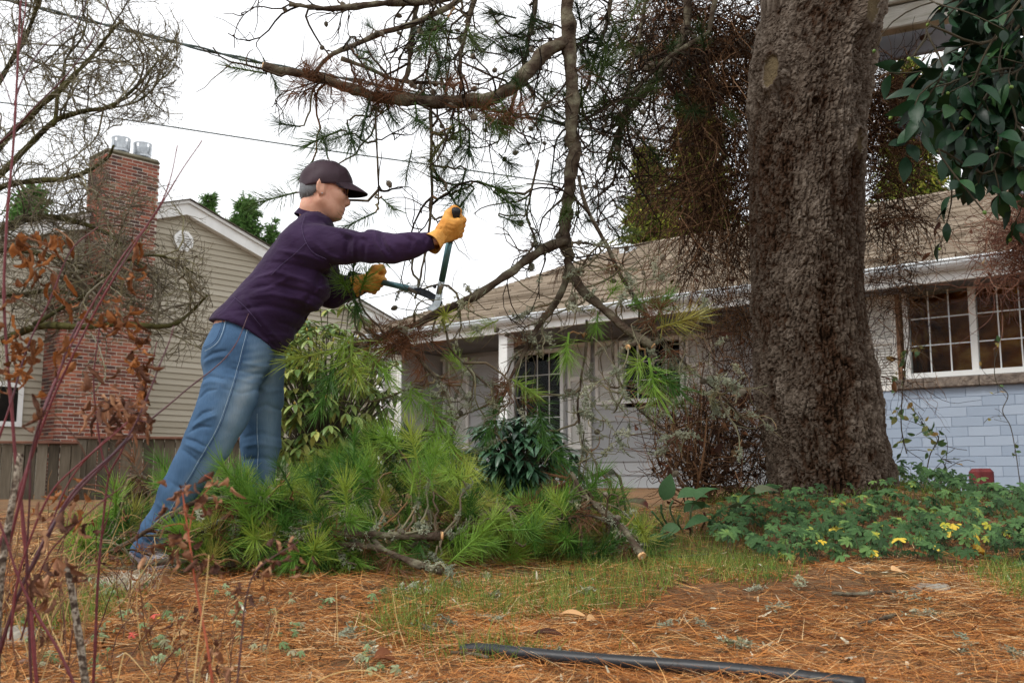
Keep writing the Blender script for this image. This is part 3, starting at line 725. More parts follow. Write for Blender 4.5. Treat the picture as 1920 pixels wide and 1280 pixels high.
def bark_trunk():
    prof = [(-760, 1600, 70), (-400, 1575, 88), (-150, 1548, 98), (0, 1542, 101), (60, 1534, 104), (130, 1519, 106), (250, 1510, 101), (400, 1509, 102), (500, 1512, 102), (600, 1517, 105), (700, 1527, 108), (800, 1540, 111), (880, 1557, 112), (940, 1560, 116), (990, 1560, 120)]
    Yt = TREE[1]
    cs = np.array([at(x, y, Yt) for y, x, r in prof]); rs_ = np.array([r*np.linalg.norm(at(x, y, Yt)-[0, 0, CAM_Z])/F_PX*0.985 for y, x, r in prof])
    o = np.argsort(cs[:, 2]); cs = cs[o]; rs_ = rs_[o]
    nh, na = 620, 280
    h = np.concatenate([np.linspace(cs[0, 2], 2.75, 460), np.linspace(2.75, cs[-1, 2], 41)[1:]]); nh = len(h)
    cx = np.interp(h, cs[:, 2], cs[:, 0]); cr_ = np.interp(h, cs[:, 2], rs_)
    kern = np.hanning(31); kern /= kern.sum()
    sm = lambda a: np.convolve(np.pad(a, 15, mode='edge'), kern, 'valid'); cx = sm(cx); cr_ = sm(cr_)
    th = np.linspace(0, 2*math.pi, na, endpoint=False)
    TH, H = np.meshgrid(th, h); R = np.repeat(cr_[:, None], na, 1)
    # elongated plates: jittered-cell distances on an unrolled cylinder
    def cells(nu, vh, seed, warp):
        r = np.random.default_rng(seed); wp = np.stack([np.cos(TH).ravel()*1.3, np.sin(TH).ravel()*1.3, H.ravel()], -1)
        w1 = fbm(wp, 5, 3, seed).reshape(TH.shape)*warp; w2 = fbm(wp, 4, 3, seed+9).reshape(TH.shape)*warp
        u = (TH/(2*math.pi)*nu + w1) % nu; v = H/vh + w2 + 50; iu = np.floor(u).astype(int); iv = np.floor(v).astype(int)
        jt = r.uniform(0.05, 0.95, (nu, 400, 2)); val = r.uniform(0, 1, (nu, 400))
        F1 = np.full(TH.shape, 9.); F2 = np.full(TH.shape, 9.); ID = np.zeros(TH.shape)
        for du in (-1, 0, 1):
            for dv in (-1, 0, 1):
                cu = (iu+du) % nu; cv = (iv+dv) % 400; q = jt[cu, cv]
                d = np.hypot(iu+du+q[..., 0]-u, (iv+dv+q[..., 1]-v)); up = d < F1
                F2 = np.where(up, F1, np.minimum(F2, d)); ID = np.where(up, val[cu, cv], ID); F1 = np.where(up, d, F1)
        return F1, F2, ID
    F1, F2, ID = cells(40, 0.15, 3, 1.1); G1, G2, ID2 = cells(86, 0.046, 5, 1.3); K1, K2, ID3 = cells(130, 0.024, 8, 1.4)
    edge = np.clip((F2-F1)*4.5, 0, 1); e2 = np.clip((G2-G1)*5.0, 0, 1); e3 = np.clip((K2-K1)*4.0, 0, 1)
    wp = np.stack([np.cos(TH).ravel()*0.28, np.sin(TH).ravel()*0.28, H.ravel()], -1)
    n1 = fbm(wp, 14, 4, 31).reshape(TH.shape); n2 = fbm(wp*[1, 1, 0.22], 11, 3, 77).reshape(TH.shape); n3 = fbm(wp, 2.2, 3, 91).reshape(TH.shape)
    disp = 0.013*edge*(0.5+0.5*ID) + 0.010*e2*(0.25+0.9*ID2) + 0.006*e3*(0.3+0.8*ID3) + 0.004*n1 + 0.014*n2 + 0.006*n3 - 0.008
    tint = 0.08 + 0.20*edge + 0.24*e2*(0.5+0.5*ID2) + 0.30*(ID3-0.45)*e3 + 0.12*n1 + 0.16*n2 + 0.16*n3
    tint = np.clip(tint, 0, 0.84)
    # buttress flutes towards the base
    bs = np.clip((0.75-H)/0.6, 0, 1); disp += bs*0.014*np.cos(TH*5+1.0)
    # pruning scars
    for (px, py, rw, rh, dz_) in ((1440, 150, 0.050, 0.085, 0.045), (1608, 42, 0.050, 0.095, 0.05), (1592, 280, 0.038, 0.062, 0.035), (1508, 215, 0.016, 0.022, 0.004)):
        q = at(px, py, Yt-0.1); k = int(np.argmin(abs(h-q[2]))); sx = np.clip((q[0]-cx[k])/cr_[k], -0.93, 0.93)
        t0 = math.asin(sx) - math.pi/2      # facing -Y
        dth = (TH-t0+math.pi) % (2*math.pi) - math.pi; a = dth*cr_[k]/rw; b = (H-q[2])/rh; rr = np.hypot(a, b) + 0.10*n1
        inner = np.clip((1.0-rr)/0.15, 0, 1); bump_ = np.exp(-np.maximum(rr-0.75, 0)**2/0.5)
        disp = disp*(1-0.85*inner) + dz_*bump_*0.75 - 0.012*inner + 0.012*np.exp(-((rr-1.12)/0.16)**2)
        tint = np.where(inner > 0.3, 0.94+0.06*n2 if dz_ > 0.01 else 0.04, tint)
    RR = R + disp - 0.012
    V = np.stack([cx[:, None] + RR*np.cos(TH), Yt + RR*np.sin(TH), H], -1).reshape(-1, 3)
    i, j = np.meshgrid(np.arange(nh-1), np.arange(na), indexing='ij'); jn = (j+1) % na
    F = np.stack([i*na+j, i*na+jn, (i+1)*na+jn, (i+1)*na+j], -1).reshape(-1, 4)
    return V, F, tint.ravel(), cx[-1], h[-1]
pine = thing('pine_tree', 'large old pine with a thick furrowed grey-brown trunk', 'tree', (TREE[0], TREE[1], float(gz(*TREE))))
PL = np.array(pine.location)
V, F, T, _, ptop = bark_trunk()
link('trunk', mesh_data('trunk', V-PL, F, T, smooth=False), pine, m_bark)

# ---- shared needle tufts, cones, lichen
def tuft_mesh(seed, n=150, Ls=0.11, nl=(0.065, 0.10), dry=False, w=0.0021):
    r = np.random.default_rng(seed); y = r.uniform(0, 1, n)**0.8*Ls; a = r.uniform(0, 2*math.pi, n)
    op = np.radians(np.interp(y/Ls, [0, 1], [82, 26])) + r.normal(0, 0.17, n)
    D = np.stack([np.sin(op)*np.cos(a), np.cos(op), np.sin(op)*np.sin(a)], -1)
    P = np.stack([np.zeros(n), y, np.zeros(n)], -1) + 0.004*D
    Sd = nrm(np.cross(D, r.normal(size=(n, 3)))); bend = 0.09*r.normal(size=(n, 3)) + np.array([0, 0.07, 0])
    if dry: bend += np.array([0, 0, -0.3])
    g = G(); Vr, Fr = ribbons(P, D, Sd, r.uniform(*nl, n), w, bend, 2, [1, 1, 0.3]); g.add(Vr, Fr)
    Vt, Ft = tubes(np.array([[0, -0.01, 0], [0, Ls*0.5, 0], [0, Ls+0.008, 0]]), np.array([[0.0045, 0.004, 0.003]]), 5); return g, (Vt, Ft)
TUFT = []
for k in range(6):
    g, st = tuft_mesh(100+k, n=(115, 125, 95, 125, 100, 75)[k], Ls=(0.10, 0.13, 0.08, 0.16, 0.11, 0.06)[k]); g.add(*st, tint=0.9)
    d = g.data('needle_tuft'); d.materials.append(m_ndl); TUFT.append(d)
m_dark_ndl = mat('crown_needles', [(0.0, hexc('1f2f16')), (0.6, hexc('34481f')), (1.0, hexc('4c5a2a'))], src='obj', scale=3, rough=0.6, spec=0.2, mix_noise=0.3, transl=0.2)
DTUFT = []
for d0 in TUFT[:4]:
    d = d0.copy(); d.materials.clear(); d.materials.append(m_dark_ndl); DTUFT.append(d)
m_mid_ndl = mat('shaded_needles', [(0.0, hexc('1c3016')), (0.5, hexc('304a20')), (0.85, hexc('486028')), (1.0, hexc('5a5a30'))], src='obj', scale=3, rough=0.55, spec=0.3, mix_noise=0.25, transl=0.15)  # backlit upper tufts: their shade is put into this darker needle colour
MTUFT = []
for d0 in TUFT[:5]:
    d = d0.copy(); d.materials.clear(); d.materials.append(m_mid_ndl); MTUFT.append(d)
DRY = []
for k in range(4):
    g, st = tuft_mesh(140+k, n=46, Ls=0.06, nl=(0.05, 0.09), dry=True, w=0.0019); d = g.data('dry_needles'); d.materials.append(m_dry); DRY.append(d)
def cone_mesh():
    g = G()
    for i in range(9):
        t = (i+0.5)/9; r = 0.016*math.sin(math.pi*min(1, t*0.9+0.12))**0.8; n = 8
        for j in range(n):
            a = (j+0.5*(i % 2))*2*math.pi/n; c = np.array([r*math.cos(a), t*0.045, r*math.sin(a)]); o = np.array([math.cos(a), 0.25, math.sin(a)])*0.004
            s_ = np.array([-math.sin(a), 0, math.cos(a)])*0.0052; u = np.array([0, 0.0036, 0])
            g.add([c-s_, c-u, c+s_, c+u, c+o], np.array([[0, 1, 4], [1, 2, 4], [2, 3, 4], [3, 0, 4]]))
    Vc, Fc = tubes(np.array([[0, 0, 0], [0, 0.012, 0], [0, 0.03, 0], [0, 0.045, 0]]), np.array([[0.004, 0.0145, 0.013, 0.003]]), 8); g.add(Vc, Fc); return g.data('cone', False)
CONE = cone_mesh(); CONE.materials.append(m_cone)
LICH = []
for k in range(5):
    r = np.random.default_rng(200+k); n = 46; D = rand_dirs(n, 0.2, r); P = r.normal(0, 1, (n, 3))*[0.007, 0.020, 0.007]
    W0 = walk(P, D, 0.0042, 4, 0.8, r=r); W1, _ = sprout(W0, 3, 0.004, 0.010, 1.4, 3, 0.8, r=r)
    g = G(); g.add(*tubes(W0, np.array([0.0018, 0.0018, 0.0016, 0.001]), 3, False)); g.add(*tubes(W1, np.array([0.0016, 0.0014, 0.001]), 3, False))
    d = g.data('lichen'); d.materials.append(m_lich); LICH.append(d)
def put(name, data, parent, p, d=None, s=1.0, roll=None):
    o = bpy.data.objects.new(name, data); COL.objects.link(o); o.parent = parent; o.location = np.asarray(p) - np.array(parent.location)
    if d is not None: o.rotation_euler = orient(d, rng.uniform(0, 6.28) if roll is None else roll)
    o.scale = (s, s, s) if not hasattr(s, '__len__') else s
    return o
def samples(curves, n):
    """random points on list of (k,3) curves weighted by length -> points, tangents"""
    L = np.array([np.linalg.norm(np.diff(c, axis=0), axis=1).sum() for c in curves]); pk = rng.choice(len(curves), n, p=L/L.sum()); P = []; T = []
    for i in pk:
        c = curves[i]; t = rng.uniform(0, len(c)-1.001); q = int(t); P.append(c[q]+(c[q+1]-c[q])*(t-q)); T.append(nrm(c[q+1]-c[q]))
    return np.array(P), np.array(T)
def hermite(a, b, da, db, k=7):
    t = np.linspace(0, 1, k)[:, None]; L = np.linalg.norm(b-a)
    return (2*t**3-3*t**2+1)*a + (t**3-2*t**2+t)*da*L + (-2*t**3+3*t**2)*b + (t**3-t**2)*db*L
def clear_of_person(W_):
    """curves that do not pass across the person's head or back"""
    q = pix(W_); x, y, Y = q[..., 0], q[..., 1], W_[..., 1]
    bad = ((x > 548) & (x < 700) & (y > 285) & (y < 430) & (Y < 4.0)) | ((x > 380) & (x < 640) & (y > 395) & (y < 660) & (Y < 4.0)) | ((x > 600) & (x < 880) & (y > 395) & (y < 500) & (Y < 3.68))
    return ~bad.any(1)
def limb(th, stems, tufts=(), n1=0, l1=(0.15, 0.4), n2=0, l2=(0.06, 0.16), pull=(0, 0, -0.05), wig=0.3, lichen=0, cones=0, dry=0, cut_ends=(), twig_tint=(0.1, 0.9), spread=0.8, kk=9, r1=0.0042, tuft_share=0.0, tset=None, ttop=None, sname='stem', tw_stuff=True, end_tufts=0.0, lscale=(0.7, 1.5)):
    """stems: (points, r0, r1); tufts: (pos, dir, scale)"""
    tset = tset or TUFT
    curves = []; LT = np.array(th.location)
    for pts, r0, r1_ in stems:
        k = max(10, int(np.linalg.norm(np.diff(pts, axis=0), axis=1).sum()/0.03)); c = smooth_path(pts, k)
        c = c + np.stack([vnoise(c, 6, s_)*0.010 + vnoise(c, 22, s_+5)*0.003 for s_ in (1, 2, 3)], -1)*np.minimum(1, np.linspace(0, 4, k))[:, None]
        rad = 0.84*np.linspace(r0, r1_, k)*(1+0.22*vnoise(c, 30, 8)); V, F = tubes(c-LT, rad[None], 12)
        tt = V + LT; nn_ = fbm(tt, 60, 2, 4)*0.13*r0*2; ctr = np.concatenate([np.repeat(c-LT, 12, 0), c[:1]-LT, c[-1:]-LT])
        V = V + nrm(V-ctr)*nn_[:, None]; curves.append(c)
        link(sname, mesh_data(sname, V, F, smooth=True), th, m_stem)
    for (i, end) in cut_ends:
        c = curves[i]; k = -1 if end else 0; d = nrm(c[-1]-c[-3]) if end else nrm(c[0]-c[2]); r = (stems[i][2] if end else stems[i][1])*0.86
        V, F = tubes(np.array([c[k]-d*0.004, c[k]+d*0.004])-LT, np.array([[r, r*0.96]]), 14); link('cut_end', mesh_data('cut_end', V, F), th, m_cut)
    g = G(); tw = []
    if n1:
        big = [smooth_path(c, 12)[None] for c in curves]
        for c, (pts, r0, _) in zip(big, stems):
            n = max(1, int(round(n1*np.linalg.norm(np.diff(c[0], axis=0), axis=1).sum())))
            W1, t = sprout(c, n, l1[0], l1[1], spread, kk, wig, pull); tt = rng.uniform(*twig_tint, n)
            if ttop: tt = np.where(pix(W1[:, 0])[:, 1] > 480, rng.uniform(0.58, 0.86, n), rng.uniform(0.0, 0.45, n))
            kp = clear_of_person(W1); W1, tt = W1[kp], tt[kp]; n = len(W1)
            if n == 0: continue
            rr = np.linspace(1, 0.45, kk)[None]*(r1*rng.uniform(0.6, 1.5, n))[:, None]
            g.add(*tubes(W1, rr, 5), tint=tube_tint(tt, n, kk, 5)); tw += list(W1)
            if n2:
                W2, _ = sprout(W1, n2, l2[0], l2[1], 0.9, 6, wig*1.2, pull); t2 = np.repeat(tt, n2); kp = clear_of_person(W2); W2, t2 = W2[kp], t2[kp]; m = len(W2)
                if m: g.add(*tubes(W2, np.linspace(1, 0.5, 6)[None]*(r1*0.5*rng.uniform(0.6, 1.4, m))[:, None], 4), tint=tube_tint(t2, m, 6, 4)); tw += list(W2)
    if end_tufts and tw:
        for c in tw:
            if rng.random() < end_tufts: ts_ = ttop if (ttop and pix(c[-1])[1] < 450) else tset; put('needle_tuft', ts_[rng.integers(len(ts_))], th, c[-1], nrm(c[-1]-c[-2]), rng.uniform(0.6, 1.0))
    allp = np.concatenate(curves); allt = np.concatenate([nrm(np.gradient(c, axis=0)) for c in curves])
    for (p, d, s) in tufts:
        p = np.asarray(p); d = nrm(np.asarray(d, float)); a0 = p - d*0.03
        dist = np.linalg.norm(allp-a0, axis=1) + 0.35*np.maximum(0, (allp-a0)@d); q = int(np.argmin(dist + rng.uniform(0, 0.06, len(dist)))); base = allp[q]
        c = hermite(base, a0, nrm(allt[q] + nrm(a0-base)), d, 8); c = c + 0.006*rng.normal(size=c.shape)*np.array([0, 1, 1, 1, 1, 1, .5, 0])[:, None]
        g.add(*tubes(c, np.linspace(0.0055, 0.0036, 8)[None]*s, 5), tint=rng.uniform(0.45, 1.0))
        ts_ = ttop if (ttop and pix(p)[1] < 450) else tset; put('needle_tuft', ts_[rng.integers(len(ts_))], th, p-d*0.03, d, s*rng.uniform(0.85, 1.15)); tw.append(c)
    if g.n:
        g.V = [v-LT for v in g.V]; o = g.build('twigs', m_twig, th, smooth=True); o['kind'] = 'stuff'
    src_c = curves + tw
    if lichen:
        P, T = samples(src_c, lichen*3); ordr = np.argsort(P[:, 2] + 0.9*rng.random(len(P)))[:lichen]; P, T = P[ordr], T[ordr]
        for p, t in zip(P, T): put('lichen', LICH[rng.integers(5)], th, p, t, rng.uniform(*lscale))
    if cones:
        P, T = samples(src_c, cones)
        for p, t in zip(P, T): put('cone', CONE, th, p, nrm(np.cross(t, rand_dirs(1)[0])), rng.uniform(0.45, 0.75))
    if dry:
        P, T = samples(curves, dry)
        for p, t in zip(P, T): put('dry_needles', DRY[rng.integers(4)], th, p, nrm(0.6*t + rand_dirs(1, -0.3)[0]), rng.uniform(0.7, 1.2))
    return curves
def tf(px, py, Y, dx, dy, s=1.0, dz=-0.3):
    """tuft at photo point, pointing (dx right, dy up on the picture, dz towards camera negative)"""
    return (at(px, py, Y), (dx, dz, dy), s)
def cloud_tufts(boxes, n, Yr, up=0.0, s=(0.8, 1.1), fwd=-0.4):
    out = []
    for k in range(n):
        b = boxes[rng.integers(len(boxes))]; d = rng.normal(size=3); d[1] += fwd; d[2] += up
        out.append((at(rng.uniform(b[0], b[2]), rng.uniform(b[1], b[3]), rng.uniform(*Yr)), nrm(d), rng.uniform(*s)))
    return out

# ---- the big drooping limb being cut
HL = thing('pine_limb', 'lichen-covered drooping pine limb that the person is cutting with loppers', 'limb', at(1066, 480, 4.0))
P_ = path
stems = [(P_([(1064, -120), (1066, 60), (1073, 150), (1072, 250), (1077, 290), (1064, 370), (1055, 430), (1064, 490)], 4.05), 0.037, 0.027),
         (P_([(1062, 452), (1030, 460), (1000, 476), (960, 507), (900, 546), (840, 578), (790, 603), (740, 625), (690, 642)], [4.03, 4.0, 3.96, 3.92, 3.88, 3.84, 3.82, 3.8, 3.78]), 0.026, 0.013),
         (P_([(1064, 485), (1070, 515), (1090, 545), (1130, 577), (1172, 618), (1224, 650)], [4.05, 4.02, 3.98, 3.93, 3.88, 3.83]), 0.024, 0.017),
         (P_([(1066, 500), (1056, 535), (1035, 575), (1005, 610), (985, 650), (960, 700), (938, 750)], [4.05, 4.05, 4.04, 4.0, 3.98, 3.96, 3.95]), 0.018, 0.008),
         (P_([(1060, 78), (1010, 108), (975, 152), (930, 184), (860, 193), (780, 190), (700, 181), (640, 164), (570, 142), (496, 124)], [4.05, 4.0, 3.95, 3.9, 3.85, 3.8, 3.78, 3.76, 3.74, 3.72]), 0.036, 0.019),
         (P_([(588, 140), (620, 105), (660, 82), (720, 62), (790, 40), (850, 10), (900, -40)], [3.75, 3.75, 3.8, 3.85, 3.9, 3.95, 4.0]), 0.011, 0.016),
         (P_([(640, 110), (690, 130), (740, 150), (800, 158), (860, 160)], 3.85), 0.011, 0.007),
         (P_([(1180, 622), (1195, 640), (1178, 652)], [3.87, 3.84, 3.8]), 0.013, 0.012),
         (P_([(1085, 330), (1098, 390), (1128, 450), (1158, 510), (1190, 560), (1212, 605), (1225, 640)], [4.05, 4.02, 4.0, 3.97, 3.95, 3.92, 3.9]), 0.009, 0.012),
         (P_([(1235, 630), (1262, 655), (1320, 715), (1365, 755), (1402, 795)], [3.92, 3.95, 4.0, 4.05, 4.1]), 0.007, 0.005),
         (P_([(1146, 610), (1148, 680), (1160, 715), (1178, 745), (1205, 775), (1245, 805), (1275, 815)], 3.95), 0.006, 0.004),
         (P_([(760, 640), (790, 672), (815, 700), (838, 740), (848, 800)], 3.8), 0.009, 0.006),
         (P_([(830, 600), (845, 650), (880, 690), (930, 735)], 3.85), 0.006, 0.004),
         (P_([(808, 195), (806, 240), (812, 300), (806, 380), (800, 440), (790, 500), (775, 560)], 3.85), 0.008, 0.005),
         (P_([(705, 200), (705, 260), (706, 330), (706, 380)], 3.75), 0.006, 0.0035),
         (P_([(1010, 300), (1000, 340), (985, 400), (1000, 450), (985, 480)], 4.0), 0.006, 0.005),
         (P_([(1100, 600), (1096, 640), (1088, 700), (1085, 760), (1090, 850)], 4.0), 0.006, 0.004)]
tl = [tf(482, 135, 3.72, -0.6, 0.0, 0.8), tf(545, 235, 3.72, -0.7, 0, 0.9), tf(578, 312, 4.0, -0.5, -0.5, 0.9, 0.3), tf(540, 365, 4.0, -1, -0.2, 1.05, 0.2), tf(612, 285, 4.0, -0.2, 0.7, 0.8, 0.3),
      tf(655, 245, 3.78, 0.3, -0.9, 1.0), tf(625, 250, 3.78, -0.6, -0.4, 0.9), tf(690, 405, 3.75, -0.8, -0.5, 0.9), tf(725, 380, 3.76, 0.6, -0.6, 0.8),
      tf(880, 60, 3.95, 0.2, -0.7, 1.1), tf(830, 45, 3.9, -0.3, -0.6, 1.1), tf(820, 140, 3.9, 0.2, 0.5, 1), tf(860, 220, 3.82, 0.1, -0.9, 1.15), tf(900, 200, 3.85, 0.4, -0.6, 1.15), tf(880, 260, 3.8, 0, -1, 1.1), tf(840, 250, 3.8, -0.4, -0.8, 1.1),
      tf(690, 200, 3.74, -0.1, -0.8, 1.0), tf(730, 210, 3.76, 0.3, -0.6, 0.9), tf(780, 205, 3.76, 0.1, -0.6, 0.9), tf(940, 190, 3.88, 0.2, -0.6, 1.0),
      tf(870, 330, 3.85, -0.1, -0.6, 1.0), tf(910, 345, 3.85, 0.6, -0.3, 1.2), tf(940, 370, 3.85, 0.6, -0.5, 1.1), tf(880, 365, 3.84, -0.4, -0.6, 1.0), tf(850, 375, 3.84, -0.4, 0.6, 0.9), tf(950, 410, 3.9, 0.6, -0.3, 0.8),
      tf(670, 100, 3.85, -0.2, 0.6, 0.8), tf(680, 110, 3.8, 0.4, -0.3, 0.9),
      tf(662, 520, 3.80, 0.1, 0.6, 0.85, -0.5), tf(650, 540, 3.80, -0.1, 0.2, 0.8, -0.6), tf(680, 535, 3.78, 0.3, 0.5, 0.9, -0.6), tf(665, 560, 3.78, 0.2, -0.6, 0.8),
      tf(1220, 690, 3.80, 0.1, -0.9, 1.2), tf(1200, 680, 3.80, -0.6, -0.6, 1.0), tf(1238, 700, 3.80, 0.6, -0.6, 1.1), tf(1250, 610, 3.85, 0.8, 0.2, 1.0), tf(1235, 590, 3.86, 0.3, 0.6, 0.9), tf(1120, 600, 3.95, -0.1, -0.8, 0.9), tf(1065, 640, 3.95, -0.1, -0.9, 1.0), tf(1150, 545, 3.95, 0.4, 0.5, 0.8), tf(1190, 570, 3.9, 0.7, 0.1, 0.8),
      tf(650, 640, 3.75, -0.4, -0.6, 1.1), tf(630, 680, 3.75, -0.2, -0.7, 1.2), tf(660, 690, 3.74, 0.5, -0.6, 1.2), tf(620, 715, 3.75, -0.3, -0.9, 1.1), tf(690, 665, 3.75, 0.5, -0.5, 1.0), tf(610, 660, 3.78, -0.7, -0.2, 1.0), tf(660, 650, 3.76, 0.0, -0.9, 1.2),
      tf(770, 735, 3.78, 0, -0.9, 1.1), tf(790, 745, 3.78, 0.5, -0.6, 1.0), tf(840, 820, 3.78, 0, -0.9, 1.2), tf(825, 800, 3.78, -0.5, -0.7, 1.1), tf(855, 845, 3.78, 0.5, -0.7, 1.1), tf(935, 760, 3.9, -0.3, -0.8, 1.0), tf(975, 720, 3.9, 0.6, -0.4, 0.9), tf(1010, 760, 3.92, 0.1, -0.6, 1.1), tf(1020, 830, 3.95, 0.4, -0.4, 0.9)]
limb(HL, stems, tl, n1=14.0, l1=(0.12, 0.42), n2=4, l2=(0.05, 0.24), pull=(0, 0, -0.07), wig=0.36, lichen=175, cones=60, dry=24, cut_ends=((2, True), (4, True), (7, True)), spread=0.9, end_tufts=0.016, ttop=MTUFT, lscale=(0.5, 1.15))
c = smooth_path(np.array([at(1545, -520, 4.85), at(1330, -500, 4.6), at(1130, -380, 4.2), at(1070, -230, 4.07), at(1064, -110, 4.05)]), 40); V, F = tubes(c-np.array(HL.location), np.linspace(0.048, 0.033, 40)[None], 12); link('stem', mesh_data('stem', V, F, smooth=True), HL, m_stem)
# dense dry needle mats caught on the limb
for (x0, y0, x1, y1, n, Y) in ((705, 612, 790, 648, 28, 3.77), (640, 160, 760, 190, 18, 3.75), (870, 185, 960, 230, 18, 3.82), (915, 710, 975, 760, 7, 3.9), (1215, 575, 1240, 620, 5, 3.85), (560, 130, 640, 165, 16, 3.72)):
    for k in range(n): put('dry_needles', DRY[rng.integers(4)], HL, at(rng.uniform(x0, x1), rng.uniform(y0, y1), Y+rng.uniform(-.04, .04)), rand_dirs(1, -0.4)[0], rng.uniform(0.7, 1.2))

# ---- darker boughs of the pine further back
bough_defs = [([(1290, -40), (1285, 60), (1230, 150), (1182, 205), (1155, 262), (1138, 320)], 5.1, 0.030, 0.008, 26),
              ([(1150, -60), (1140, 20), (1120, 100), (1090, 200), (1060, 300)], 4.7, 0.014, 0.005, 24),
              ([(1010, -60), (1000, 40), (985, 120), (960, 200), (930, 270)], 4.6, 0.014, 0.005, 24),
              ([(905, -60), (880, 30), (865, 110), (870, 170)], 4.4, 0.016, 0.006, 20),
              ([(790, -50), (775, 50), (765, 130), (745, 180)], 4.3, 0.020, 0.009, 16),
              ([(900, -20), (800, 2), (700, 8), (610, 15), (545, 4)], 4.2, 0.020, 0.013, 10),
              ([(1330, 60), (1250, 110), (1190, 170), (1120, 210), (1060, 240)], 4.9, 0.014, 0.005, 24),
              ([(1220, -60), (1200, 60), (1180, 150), (1165, 260), (1150, 350)], 5.0, 0.012, 0.004, 24)]
for pts, Y, r0, r1_, n1 in bough_defs:
    P0 = P_(pts, Y); n1 = n1*1.25; bo = thing('pine_limb', '', 'limb', P0[0])
    del bo['label'], bo['category']; bo.name = 'bough'
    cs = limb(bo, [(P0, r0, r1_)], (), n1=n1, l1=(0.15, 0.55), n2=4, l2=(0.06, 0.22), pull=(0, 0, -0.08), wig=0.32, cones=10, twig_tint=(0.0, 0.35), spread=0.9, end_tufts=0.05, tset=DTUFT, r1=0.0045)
    c = smooth_path(np.array([[TREE[0]+0.1, TREE[1], P0[0][2]+0.75], (P0[0]+[TREE[0], TREE[1], P0[0][2]+1.2])/2 + [0, 0, 0.12], P0[0]+[0.05, 0, 0.22], P0[0]]), 24); V, F = tubes(c-P0[0], np.linspace(r0*1.5, r0*0.85, 24)[None], 9); link('bough_base', mesh_data('bough_base', V, F, smooth=True), bo, m_stem)
    bo.parent = pine; bo.location = Vector(P0[0]) - Vector(PL)
for px, py in ((1100, 60), (1160, 50), (1120, 120), (900, 100), (960, 60), (1010, 60), (830, 80), (780, 110), (1060, 160)):
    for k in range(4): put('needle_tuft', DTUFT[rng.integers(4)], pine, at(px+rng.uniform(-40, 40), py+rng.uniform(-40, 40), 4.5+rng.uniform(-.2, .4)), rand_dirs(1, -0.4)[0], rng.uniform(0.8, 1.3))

# ---- unseen crown above frame, added for its shade: boughs carrying sprays of needles
g = G(); gt = G(); crng = np.random.default_rng(21)
for k in range(34):
    zb = crng.uniform(4.0, ptop-0.2); a = crng.uniform(-0.5, 2.7); Lb = crng.uniform(0.9, 2.2)*(1-0.15*(zb-3)/6)
    d = np.array([math.cos(a), math.sin(a), 0.15]); P0 = np.array([TREE[0]+0.15, TREE[1], zb])
    c = walk(P0[None], d[None], Lb/9, 10, 0.16, (0, 0, -0.03), crng)[0]; c[:, 2] = np.maximum(c[:, 2], 3.75 + 0.10*np.hypot(c[:, 0]-TREE[0], c[:, 1]-TREE[1]))
    gt.add(*tubes(c, np.linspace(0.045, 0.012, 10)[None], 7), tint=0.2)
    W1, _ = sprout(c[None], 26, 0.25, 0.7, 0.9, 6, 0.25, (0, 0, 0.02), 0.25, 1, r=crng); gt.add(*tubes(W1, np.linspace(0.008, 0.003, 6), 4), tint=0.2)
    tip = W1[:, -1]; n = 20
    for q in range(3):
        base = W1[:, -1-q]; bp = np.repeat(base, n, 0); D = rand_dirs(len(bp), 0.1, crng); g.add(*ribbons(bp, D, nrm(np.cross(D, crng.normal(size=D.shape))), crng.uniform(0.07, 0.12, len(bp)), 0.010, None, 1), tint=crng.uniform(0, 1))
ok = gt
gt.V = [v-PL for v in gt.V]; g.V = [v-PL for v in g.V]
cb = gt.build('shade_crown_branches', m_twig, pine); cb['kind'] = 'stuff'
cn = g.build('crown', m_dark_ndl, pine); cn['kind'] = 'stuff'

